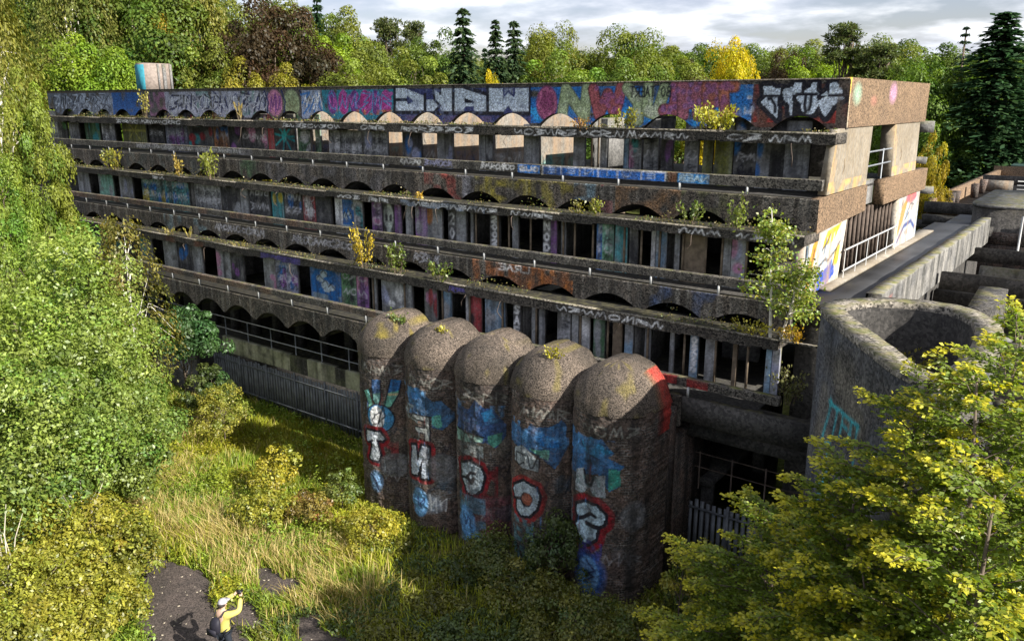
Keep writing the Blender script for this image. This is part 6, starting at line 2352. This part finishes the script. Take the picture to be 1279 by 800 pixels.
YG, YG2, YEL1, GRN1, STRAW = (.17, .20, .03), (.30, .27, .04), (.42, .38, .04), (.08, .14, .03), (.40, .32, .12)
LEDGE_PLANTS = [
    ('ledge_bush', 'yellow-green bush on the second ledge, far left', 'plant', (143, 208), 22.3, 10.0, 1.7, 1.15, YG, YG2, 420, .13),
    ('ledge_bush', 'thin yellow plant on the second ledge by the fern-like shoot', 'plant', (226, 216), 22.3, 10.0, .7, 1.1, YG2, (.35, .22, .05), 160, .12),
    ('ledge_fern', 'fern-like green shoot on the second ledge', 'plant', (265, 222), 22.3, 10.0, 1.3, 1.5, YG, (.24, .26, .04), 280, .15),
    ('ledge_bush', 'small straggly plant on the top ledge by the solid blue paint', 'plant', (182, 147), 24.2, 12.65, .8, 1.5, (.20, .18, .05), YG2, 160, .13),
    ('dry_grass_tuft', 'dry straw tuft on the top ledge among silver lettering', 'plant', (300, 150), 24.2, 12.65, .6, .9, STRAW, (.45, .34, .08), 90, .2),
    ('dry_grass_tuft', 'line of dry grass on the lowest ledge, far left', 'plant', (215, 295), 20.9, 7.44, 1.4, .4, STRAW, YG2, 130, .15),
    ('dry_grass_tuft', 'dry grass on the lowest ledge beside the far left one', 'plant', (237, 296), 20.9, 7.44, .7, .5, STRAW, YG2, 90, .15),
    ('dry_grass_tuft', 'thin dry grass on the lowest ledge under the tagged band', 'plant', (300, 312), 20.9, 7.44, 1.2, .3, STRAW, YG2, 90, .12),
    ('ledge_bush', 'tall bright yellow plant on the lowest ledge', 'plant', (455, 336), 20.9, 7.44, 1.1, 1.6, YG2, (.50, .36, .03), 330, .13),
    ('ledge_bush', 'green upright plant right of the tall yellow one', 'plant', (498, 343), 20.9, 7.44, .9, 1.3, GRN1, YG, 240, .12),
    ('ledge_bush', 'low green plant third along the lowest ledge', 'plant', (551, 352), 20.9, 7.44, 1.2, .75, GRN1, YG, 220, .11),
    ('ledge_bush', 'yellow-green plant on the top ledge under the coloured letters', 'plant', (781, 161), 24.2, 12.65, .9, .65, YG, YG2, 240, .10),
    ('ledge_bush', 'big bright yellow bush spilling over the top ledge', 'plant', (893, 166), 24.2, 12.65, 1.75, .85, YEL1, (.36, .38, .05), 520, .11),
    ('ledge_bush', 'small orange-brown plant on the top ledge beside the sunlit wall', 'plant', (728, 159), 24.2, 12.65, .9, .35, (.38, .22, .05), (.3, .16, .05), 140, .08),
    ('ledge_bush', 'small orange flowerhead plant on the second ledge', 'plant', (527, 250), 22.3, 10.0, .5, .3, (.50, .28, .02), (.4, .3, .03), 70, .08),
    ('ledge_bush', 'yellow-green plant on the second ledge below the blue lettering', 'plant', (747, 268), 22.3, 10.0, .6, .6, YG, YG2, 140, .10),
    ('ledge_bush', 'small pale plant in the arch beside it', 'plant', (722, 267), 22.5, 10.0, .5, .5, (.2, .2, .08), YG2, 60, .10),
    ('ledge_bush', 'bright green plant on the second ledge near the corner', 'plant', (921, 284), 22.3, 10.0, .6, 1.0, YG, (.20, .26, .05), 200, .10),
    ('ledge_bush', 'olive plant in the arch left of the bright green one', 'plant', (862, 277), 22.5, 10.0, .8, .7, GRN1, YG, 160, .10),
    ('ledge_bush', 'yellow leaves round the foot of the young birch', 'plant', (940, 429), 20.9, 7.44, 1.2, .4, YG2, YEL1, 200, .09),
    ('ledge_bush', 'orange-tipped plant right of the young birch', 'plant', (990, 436), 20.9, 7.44, 1.0, .5, YG2, (.42, .26, .04), 200, .09),
    ('ledge_bush', 'dusty bush in the lowest storey next to the curved tower', 'plant', (985, 490), 21.2, 5.6, 1.1, 1.2, (.13, .13, .045), (.2, .2, .07), 300, .10),
    ('roof_tuft', 'yellow tuft on the dome second from the curved tower', 'plant', None, 0, 0, .5, .35, YEL1, YG2, 110, .09),
    ('roof_tuft', 'small yellow tuft on the dome second from the mossy one', 'plant', None, 0, 0, .35, .3, YEL1, YG2, 70, .09),
    ('roof_tuft', 'green grassy patch on the mossy end dome', 'plant', None, 0, 0, .7, .30, YG, GRN1, 170, .09),
]
tops = {22: (SXC[3] + .35, 18.15, 6.54), 23: (SXC[1] + .35, 18.2, 6.56), 24: (SXC[0] + .55, 18.35, 6.52)}
for k, (nm, lab, cat, pq, Y, z, w, h, b1_, b2_, n, lf) in enumerate(LEDGE_PLANTS):
    pt = (x_on(pq[0], Y, z), Y, z - .02) if pq else tops[k]
    tuft(nm, lab, cat, pt, w, h, b1_, b2_, 500 + k, n=n, leaf=lf, blade='grass' in nm)

# dead leaves, moss cushions and seedlings strewn along the ledges
g = np.random.default_rng(640)
Pl = []
for yf, zt, zb, dep in LEDGES:
    n = 2600
    xq_ = XL + (XR - XL) * g.random(n)
    keep = noise2(xq_, xq_ * 0 + yf, 1.4) > .45
    xq_ = xq_[keep]
    n = len(xq_)
    Pl.append(np.c_[xq_, yf + .04 + .6 * g.random(n) ** 1.6, zt + .03 + np.abs(g.normal(0, .05, n)) * (1 + 2 * (noise2(xq_, xq_ * 0 + 3, .5) > .62))])
Pl = np.vstack(Pl)
n = len(Pl)
cl = np.where((g.random(n) < .4)[:, None], np.array([.10, .13, .03]), np.array([.20, .16, .06])) * (1 + g.normal(0, .3, (n, 1)))
o = leaves('ledge_litter', Pl, g.normal(0, 1, (n, 3)), g.normal(0, .5, (n, 3)) + [0, 0, .8], .07, .05, cl, M_LEAFNEAR, block, local=False)

# weeds growing on the rubble inside the curved tower
for k, (x, y, w_, h_) in enumerate(((-4.3, 19.3, 1.0, .9), (-3.4, 19.6, 1.2, 1.1), (-2.9, 18.4, 1.0, .8), (-3.9, 18.3, .8, .6))):
    tuft('tower_weed', ['yellowing weed inside the tower, under the rim nearest the terrace', 'tallest weed inside the curved tower', 'weed inside the tower on the side of the beeches', 'low green weed in the middle of the tower floor'][k], 'plant', (x, y, 7.08), w_, h_, (.14, .15, .03), (.26, .22, .04), 900 + k, n=200, leaf=.09)

# ------------------------------------------------------------------ the yellowing beeches on the right: flat sprays on arching boughs
def beech(label, px, py, D, rad, seed, nb=46, leaf=.082, green=(.155, .215, .025), tip=(.55, .49, .035), zlow=.25, tipw=1.0):
    g = np.random.default_rng(seed)
    p = at_dist(px, py, D)
    H = p[2]
    t = empty('yellowing_beech', (p[0], p[1], 0), label, 'tree', 'yellowing beeches by the curved tower')
    b = Build()
    hp = np.linspace(0, 1, 7)
    trunk = np.c_[np.cumsum(g.normal(0, .10, 7)), np.cumsum(g.normal(0, .10, 7)), H * .95 * hp - .1]
    b.tube(trunk, .11 * (1 - .93 * hp) + .006, 8)
    Ps, Ts, Ns, cs, ss_ = [], [], [], [], []
    up = np.array([0, 0, 1.0])
    for k in range(nb):
        f = zlow + (1 - zlow) * (k + g.random()) / nb
        s0 = np.array([np.interp(f, hp, trunk[:, a]) for a in range(3)])
        az = k * 2.4 + g.normal(0, .3)
        ln_ = rad * (1.08 - .80 * f ** 1.6) * (.75 + .4 * g.random())
        rise = .25 + .75 * f + g.normal(0, .1)
        u = np.linspace(0, 1, 12)
        d = np.array([math.cos(az), math.sin(az), 0])
        path = s0 + d * ln_ * u[:, None] + up * (ln_ * (rise * u - .40 * u ** 2))[:, None] + np.cumsum(g.normal(0, .015, (12, 3)), 0)
        b.tube(path, .035 * (1 - .85 * u) * (1.2 - f), 5, cap=False)
        side = np.cross(d, up)
        nt = int(ln_ / .055)
        for q_ in range(nt):
            w_ = .18 + .82 * (q_ + g.random()) / nt
            c0 = np.array([np.interp(w_, u, path[:, a]) for a in range(3)])
            sg = 1 if q_ % 2 else -1
            tl = ln_ * .34 * (1.12 - w_) * (.7 + .6 * g.random()) + .16
            td = d * (.75 + .3 * g.random()) + side * sg * (.85 - .45 * w_) + up * g.normal(.05, .15)
            td /= np.linalg.norm(td)
            e = c0 + td * tl - up * .10 * tl
            if g.random() < .5:
                b.tube([c0, e], [.006, .002], 3, cap=False)
            m = max(4, int(tl / .021))
            v = np.sort(g.random(m))[:, None]
            pos = c0 + (e - c0) * v + g.normal(0, .022, (m, 3))
            s2 = np.cross(td, up)
            alt = np.where(np.arange(m) % 2 == 0, 1, -1)[:, None]
            Ps.append(pos + s2 * alt * .03)
            Ts.append(td + s2 * alt * .8 + g.normal(0, .25, (m, 3)))
            Ns.append(up + np.array([.25, -.1, 0]) + g.normal(0, .42, (m, 3)))
            yw = np.clip(((w_ - .66) * 1.7 + (v - .5) * .9 + f * .25) * tipw + g.normal(0, .18, (m, 1)), 0, 1)
            cs.append((np.array(green) * (1 - yw) + np.array(tip) * yw) * (1 + g.normal(0, .20, (m, 1))))
    P = np.vstack(Ps)
    s = leaf * (.7 + .6 * g.random(len(P)))
    leaves('crown', P, np.vstack(Ts), np.vstack(Ns), s, s * .62, np.vstack(cs), M_LEAFNEAR, t)
    link('trunk', b.mesh('trunk', smooth=True), t, M_BARK, True)
    return t


beech('tallest yellowing beech, reaching up to the tower rim at the right border', 1268, 366, 12.6, 2.5, 31, nb=78)
beech('yellow-tipped beech in front of the curved tower wall', 1150, 440, 13.4, 2.4, 32, nb=72)
beech('lowest beech, its boughs reaching towards the turrets', 975, 625, 15.0, 2.7, 33, nb=58, tipw=.9)
beech('thick-leaved yellow beech between the two tall ones at the right border', 1212, 415, 12.0, 2.2, 35, nb=66)
beech('spreading beech filling the middle of the lower right corner', 1080, 560, 13.2, 2.5, 36, nb=66)
beech('green beech in the lower right corner', 1225, 560, 11.0, 2.3, 34, nb=60, tipw=.8)
beech('low green beech at the bottom border below the tower', 1090, 690, 12.2, 2.2, 37, nb=50, tipw=.8)

# ------------------------------------------------------------------ meadow: grass blades, leafy weeds, brambles
g = np.random.default_rng(88)


def blob_w(pts, x, y):
    w = np.zeros(np.shape(x))
    for px, py, r in pts:
        c = on_z(px, py, .2)
        w = np.maximum(w, np.exp(-((x - c[0]) ** 2 + (y - c[1]) ** 2) / (r * r)))
    return w


STR = [(190, 590, 1.6), (170, 640, 1.5), (250, 650, 1.6), (290, 665, 1.5), (345, 690, 1.4), (400, 735, 1.2), (355, 640, .9), (420, 690, .9), (430, 760, .9), (300, 700, 1.0), (215, 530, 2.0), (455, 740, .7)]
YLW = [(330, 590, 1.5), (300, 560, 1.6), (400, 625, 1.2), (455, 660, 1.0), (480, 690, .8), (230, 745, .7), (270, 735, .5), (400, 790, 1.2), (160, 560, 1.3), (440, 650, 1), (260, 500, 1.4)]
SHORT = [(370, 540, 2.0), (420, 590, 1.8), (340, 545, 1.6), (400, 560, 2.0), (430, 545, 1.6)]


def scatter(n, dens):
    x = g.uniform(-40, -4, n)
    y = g.uniform(1.5, 21.2, n)
    inn_ = ~on_path(x, y) & (g.random(n) < dens(x, y))
    inn_ &= ~((x > -20.1) & (x < -9.3) & (y > 17.5)) & ~((y > 19.8) & (x < -34)) & ~((x > -5.4) & (y > 14)) & (y > 4 + .0 * x)
    # keep to what the sight lines reach (with a margin)
    d = np.hypot(x, y)
    az = np.degrees(np.arctan2(x, y)) + 37.3
    inn_ &= (az > -37) & (az < 37) & (d > 14.5)
    return x[inn_], y[inn_]


x, y = scatter(520000, lambda x, y: .25 + .75 * np.maximum(blob_w(STR, x, y), blob_w(SHORT, x, y) * .9) - .1 * (x > -16))
ws, wsh = blob_w(STR, x, y), blob_w(SHORT, x, y)
straw = (g.random(len(x)) < np.clip(ws * .5 + .03, 0, .36) * (noise2(x, y, .9) > .25))
h = np.where(straw, .34 + .32 * g.random(len(x)), .20 + .28 * g.random(len(x))) * (1 - .55 * wsh) * (.7 + .6 * noise2(x, y, 1.3))
wd = .010 + .010 * g.random(len(x))
az = g.random(len(x)) * 6.28
lean = (.15 + .7 * g.random(len(x))) * h
flow = noise2(x, y, .8) * 6.28
dx, dy = np.cos(flow + g.normal(0, 1.2, len(x))), np.sin(flow + g.normal(0, 1.2, len(x)))
z = gz(x, y)
base = np.stack([x, y, z - .02], -1)
sd = np.stack([np.cos(az), np.sin(az), np.zeros_like(az)], -1) * wd[:, None]
mid = base + np.stack([dx * lean * .35, dy * lean * .35, h * .6], -1)
tip = base + np.stack([dx * lean, dy * lean, h], -1)
V = np.stack([base - sd, base + sd, mid + sd * .7, tip, mid - sd * .7], 1).reshape(-1, 3)
kk = np.arange(len(x))[:, None] * 5
cg = np.where(straw[:, None], np.array([.42, .33, .13]), np.array([.22, .30, .03]) * (1 - .45 * wsh[:, None]) + np.array([.10, .05, .0]) * (noise2(x, y, 3)[:, None] > .55))
cg = np.where((g.random(len(x)) < .12)[:, None], np.array([.30, .26, .05]), cg) * (1 + g.normal(0, .2, (len(x), 1)))
me = np_mesh('meadow_grass', V, [kk + [0, 1, 2, 4], kk + [4, 2, 3]], np.repeat(np.c_[np.clip(cg, 0, 1), np.ones(len(x))], 5, 0), 'tint')
me.materials.append(M_BLADE)
tag(link('meadow_grass', me), 'tall straw-coloured and green grass of the overgrown forecourt', 'grass', kind='stuff')


def weeds(name, lab, n, dens, K, rad, ht, leaf, colf):
    x, y = scatter(n, dens)
    n = len(x)
    hh = ht * (.5 + .8 * noise2(x, y, 1.1)) * (.7 + .5 * g.random(n))
    k = np.repeat(np.arange(n), K)
    e = unit(g, len(k))
    e[:, 2] = np.abs(e[:, 2])
    rr = rad * (.6 + .7 * g.random(n))
    P = np.stack([x[k], y[k], gz(x, y)[k]], -1) + e * np.stack([rr[k], rr[k], hh[k]], -1) * (.6 + .4 * g.random((len(k), 1)))
    Nn = e * .8 + [0, 0, .5] + g.normal(0, .4, (len(k), 3))
    T = np.cross(Nn, g.normal(0, 1, (len(k), 3)))
    cb = colf(x, y) * (1 + g.normal(0, .2, (n, 1)))
    col = cb[k] * (1 + g.normal(0, .22, (len(k), 1)))
    s = leaf * (.6 + .8 * g.random(len(k)))
    o = leaves(name, P, T, Nn, s, s * .65, col, M_LEAFNEAR, None)
    tag(o, lab, 'weeds', kind='stuff')


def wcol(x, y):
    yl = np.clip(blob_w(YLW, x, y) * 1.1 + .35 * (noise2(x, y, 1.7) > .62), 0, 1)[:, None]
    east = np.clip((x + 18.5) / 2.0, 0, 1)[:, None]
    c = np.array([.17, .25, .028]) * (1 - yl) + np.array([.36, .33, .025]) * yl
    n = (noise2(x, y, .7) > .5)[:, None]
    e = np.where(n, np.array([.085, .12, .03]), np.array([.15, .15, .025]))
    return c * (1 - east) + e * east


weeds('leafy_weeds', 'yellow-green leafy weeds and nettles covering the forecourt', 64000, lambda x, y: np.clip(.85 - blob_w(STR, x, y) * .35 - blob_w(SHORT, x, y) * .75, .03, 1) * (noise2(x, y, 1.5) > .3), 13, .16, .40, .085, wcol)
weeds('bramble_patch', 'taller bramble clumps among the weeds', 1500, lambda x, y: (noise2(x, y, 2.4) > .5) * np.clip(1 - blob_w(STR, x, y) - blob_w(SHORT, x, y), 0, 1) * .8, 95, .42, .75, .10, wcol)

# single bushes one can point at
SB = [
    ('meadow_shrub', 'spindly light green shrub by the end of the dark fence', 275, 480, 33.5, 1.0, YG, YG2, .09, 40, 60),
    ('meadow_shrub', 'yellow-leaved shrub on the shadow line left of the turrets', 340, 560, 27.5, .8, (.24, .24, .03), (.38, .33, .03), .09, 34, 60),
    ('meadow_shrub', 'yellow shrub at the foot of the mossy end turret', 462, 640, 23.6, .8, (.24, .24, .03), (.38, .33, .03), .085, 36, 60),
    ('meadow_shrub', 'bright yellow-green shrub in the middle of the meadow', 330, 610, 25.5, .8, (.20, .22, .03), (.32, .30, .03), .09, 34, 60),
    ('meadow_shrub', 'pale sapling-like shrub in the shade beside the mossy turret', 425, 585, 26.0, .55, (.10, .14, .03), YG, .08, 26, 50),
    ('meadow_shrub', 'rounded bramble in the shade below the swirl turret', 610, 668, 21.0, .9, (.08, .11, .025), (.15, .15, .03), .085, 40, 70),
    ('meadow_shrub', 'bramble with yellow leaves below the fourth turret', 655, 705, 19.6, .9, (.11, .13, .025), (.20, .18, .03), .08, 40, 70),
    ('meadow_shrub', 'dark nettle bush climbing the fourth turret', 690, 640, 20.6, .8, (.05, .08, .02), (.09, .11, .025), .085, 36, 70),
    ('meadow_shrub', 'broad bramble at the bottom border below the nearest turret', 720, 750, 18.2, 1.1, (.10, .12, .025), (.18, .17, .03), .08, 46, 80),
    ('meadow_shrub', 'thin upright sunlit shoot right of the nearest turret', 852, 680, 19.5, .5, (.26, .26, .04), (.40, .34, .05), .07, 22, 40),
    ('meadow_shrub', 'second thin sunlit shoot before the dark fence', 893, 660, 19.8, .45, (.16, .18, .03), YG2, .07, 20, 40),
    ('meadow_shrub', 'low leafy shrub in the bottom right shade', 800, 770, 17.5, 1.0, (.10, .13, .025), (.22, .20, .03), .075, 40, 70),
    ('meadow_shrub', 'reddish-brown bramble on the shadow line', 388, 612, 25.2, .6, (.22, .14, .04), (.25, .22, .04), .085, 28, 50),
]
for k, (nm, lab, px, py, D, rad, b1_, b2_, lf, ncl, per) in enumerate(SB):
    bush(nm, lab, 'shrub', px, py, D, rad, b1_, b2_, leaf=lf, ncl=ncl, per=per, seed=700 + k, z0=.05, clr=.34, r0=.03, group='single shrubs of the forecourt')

# ------------------------------------------------------------------ photographer in the pale yellow jacket
def skin_body(name, joints, edges, radii, mat, parent, root=0, sub=2):
    me = bpy.data.meshes.new(name)
    me.from_pydata([tuple(j) for j in joints], edges, [])
    me.materials.append(mat)
    o = bpy.data.objects.new(name, me)
    COL.objects.link(o)
    o.parent = parent
    m = o.modifiers.new('skin', 'SKIN')
    m.use_smooth_shade = True
    if not me.skin_vertices:
        me.skin_vertices.new(name='')
    for i, r in enumerate(radii):
        v = me.skin_vertices[0].data[i]
        v.radius = (r, r) if np.isscalar(r) else r
        v.use_root = (i == root)
    s = o.modifiers.new('smooth', 'SUBSURF')
    s.levels = s.render_levels = sub
    return o


M_SKIN = plain('skin', (.50, .33, .24), rough=.55, var=.06)
M_JACKET = plain('pale_yellow_jacket', (.50, .44, .12), rough=.7, var=.10)
M_TROUS = plain('dark_trousers', (.018, .022, .032), rough=.8)
M_PACK = plain('black_backpack', (.015, .014, .022), rough=.6)
M_CAP = plain('grey_cap', (.33, .32, .34), rough=.8)
M_CAMB = plain('camera_body', (.02, .02, .022), rough=.4)
M_HAIR = plain('dark_hair', (.03, .022, .018), rough=.7)
pb_ = on_z(284, 829, 0)
per_ = empty('person', (pb_[0], pb_[1], float(gz(pb_[0], pb_[1])) + .02), 'person in pale yellow jacket and grey cap lifting a camera, black backpack on', 'person')
per_.rotation_euler = (0, 0, R(12))          # faces the ruin (+Y)
# local frame: +Y ahead, +X to the right hand
J = [(0, 0, .95), (0, .0, 1.12), (0, .0, 1.30), (0, .01, 1.44), (0, .02, 1.53), (0, .06, 1.62), (0, .07, 1.70),          # 0..6 spine, neck, head
     (.18, .0, 1.42), (.36, .20, 1.46), (.24, .40, 1.68),                                                            # 7..9 right arm
     (-.18, .0, 1.42), (-.28, .24, 1.50), (.02, .42, 1.70),                                                          # 10..12 left arm
     (.10, 0, .90), (.12, .03, .50), (.13, -.02, .09), (.14, .14, .04),                                               # 13..16 right leg
     (-.10, 0, .90), (-.12, .02, .50), (-.13, -.03, .09), (-.15, .13, .04)]
Ed = [(0, 1), (1, 2), (2, 3), (3, 4), (4, 5), (5, 6), (3, 7), (7, 8), (8, 9), (3, 10), (10, 11), (11, 12), (0, 13), (13, 14), (14, 15), (15, 16), (0, 17), (17, 18), (18, 19), (19, 20)]
Rd = [.13, .125, .14, .12, .055, .085, .075, .06, .045, .032, .06, .045, .032, .085, .06, .042, .035, .085, .06, .042, .035]
skin_body('body', J, Ed, Rd, M_SKIN, per_)
up_i = [0, 1, 2, 3, 7, 8, 9, 10, 11, 12]
idx = {a: b_ for b_, a in enumerate(up_i)}
Jk = [J[a] for a in up_i]
Jk[0] = (0, 0, .86)
skin_body('jacket', Jk, [(idx[a], idx[b_]) for a, b_ in Ed if a in idx and b_ in idx], [(.205, .15), (.19, .145), (.205, .15), (.15, .125), .092, .075, .058, .092, .075, .058], M_JACKET, per_)
lo_i = [0, 13, 14, 15, 17, 18, 19]
idx = {a: b_ for b_, a in enumerate(lo_i)}
skin_body('trousers', [J[a] for a in lo_i], [(idx[a], idx[b_]) for a, b_ in Ed if a in idx and b_ in idx], [(.16, .13), .10, .078, .065, .10, .078, .065], M_TROUS, per_)
for s in (1, -1):
    skin_body('shoe', [(s * .135, -.06, .06), (s * .14, .06, .055), (s * .15, .17, .045)], [(0, 1), (1, 2)], [.055, .055, .04], M_CAMB, per_)
# head details
b = Build()
th_ = np.linspace(0, math.pi / 2, 6)
ringsP = []
for a in th_:
    ringsP.append([(.112 * math.cos(a) * math.cos(q_), .055 + .125 * math.cos(a) * math.sin(q_), 1.70 + .095 * math.sin(a)) for q_ in np.linspace(0, 2 * math.pi, 14, endpoint=False)])
A = np.array(ringsP)
i = np.arange(5)[:, None] * 14
j = np.arange(14)[None]
b.add(A.reshape(-1, 3), np.stack([i + j, i + (j + 1) % 14, i + 14 + (j + 1) % 14, i + 14 + j], -1).reshape(-1, 4))
b.add([(-.09, .14, 1.705), (.09, .14, 1.705), (.07, .25, 1.70), (-.07, .25, 1.70), (-.09, .14, 1.715), (.09, .14, 1.715), (.07, .25, 1.71), (-.07, .25, 1.71)], [[0, 3, 2, 1], [4, 5, 6, 7], [0, 1, 5, 4], [1, 2, 6, 5], [2, 3, 7, 6], [3, 0, 4, 7]])
link('cap', b.mesh('cap', smooth=True), per_, M_CAP, True)
b = Build()
b.tube([(-.085, .03, 1.66), (-.05, -.035, 1.65), (0, -.05, 1.645), (.05, -.035, 1.65), (.085, .03, 1.66)], [.03, .04, .045, .04, .03], 8)
link('hair', b.mesh('hair', smooth=True), per_, M_HAIR, True)
for nm, q_, r_ in (('nose', (0, .17, 1.655), .014), ('eye', (-.035, .152, 1.68), .010), ('eye', (.035, .152, 1.68), .010), ('mouth', (0, .150, 1.615), .012), ('ear', (-.095, .06, 1.665), .02), ('ear', (.095, .06, 1.665), .02)):
    b = Build()
    b.tube([(q_[0] - r_, q_[1], q_[2]), q_, (q_[0] + r_, q_[1], q_[2])], [r_ * .5, r_, r_ * .5], 6)
    link(nm, b.mesh(nm, smooth=True), per_, M_SKIN if nm in ('nose', 'ear') else M_HAIR, True)
# hands closed on the camera
for s, wx in ((1, .235), (-1, .03)):
    js = [(wx, .40, 1.69), (wx - s * .01, .44, 1.74)]
    ed, rd = [(0, 1)], [.030, .030]
    for f in range(4):
        b0 = len(js)
        js += [(wx - s * (.005 + .012 * f), .465, 1.755 - .014 * f), (wx - s * (.03 + .012 * f), .50, 1.765 - .016 * f), (wx - s * (.055 + .01 * f), .495, 1.76 - .018 * f)]
        ed += [(1, b0), (b0, b0 + 1), (b0 + 1, b0 + 2)]
        rd += [.010, .009, .008]
    b0 = len(js)
    js += [(wx - s * .03, .42, 1.735), (wx - s * .055, .425, 1.745)]
    ed += [(0, b0), (b0, b0 + 1)]
    rd += [.011, .009]
    skin_body('hand', js, ed, rd, M_SKIN, per_, sub=1)
# backpack with straps
b = Build()
pk = np.array([[-.17, -.16, .98], [.17, -.16, .98], [.17, -.36, 1.0], [-.17, -.36, 1.0], [-.18, -.15, 1.28], [.18, -.15, 1.28], [.17, -.38, 1.26], [-.17, -.38, 1.26], [-.13, -.13, 1.46], [.13, -.13, 1.46], [.11, -.28, 1.43], [-.11, -.28, 1.43]])
b.add(pk, [[0, 3, 2, 1], [0, 1, 5, 4], [1, 2, 6, 5], [2, 3, 7, 6], [3, 0, 4, 7], [4, 5, 9, 8], [5, 6, 10, 9], [6, 7, 11, 10], [7, 4, 8, 11], [8, 9, 10, 11]])
bp = empty('backpack', tuple(per_.location), 'black backpack worn by the person in the yellow jacket', 'backpack')
bp.rotation_euler = per_.rotation_euler
o = link('pack_body', b.mesh('pack_body', smooth=True), bp, M_PACK, True)
m = o.modifiers.new('round', 'SUBSURF')
m.levels = m.render_levels = 2
for s in (1, -1):
    b = Build()
    b.tube([(s * .10, -.15, 1.42), (s * .13, -.05, 1.535), (s * .14, .10, 1.50), (s * .15, .16, 1.30), (s * .16, .02, 1.08), (s * .15, -.16, 1.02)], .018, 6)
    link('strap', b.mesh('strap', smooth=True), bp, M_PACK, True)
b = Build()
b.box((-.14, -.405, 1.04), (.14, -.37, 1.20))
link('pocket', b.mesh('pocket'), bp, M_PACK, True)
# camera in the raised hands
cm_ = empty('camera', tuple(per_.location), 'small dark camera held up by the person in the yellow jacket', 'camera')
cm_.rotation_euler = per_.rotation_euler
b = Build()
b.box((.07, .455, 1.715), (.20, .505, 1.80))
b.box((.105, .455, 1.801), (.165, .50, 1.825))
link('camera_body', b.mesh('camera_body'), cm_, M_CAMB, True)
b = Build()
b.tube([(.135, .506, 1.755), (.135, .585, 1.755)], [.035, .032], 14)
link('lens', b.mesh('lens', smooth=True), cm_, M_CAMB, True)
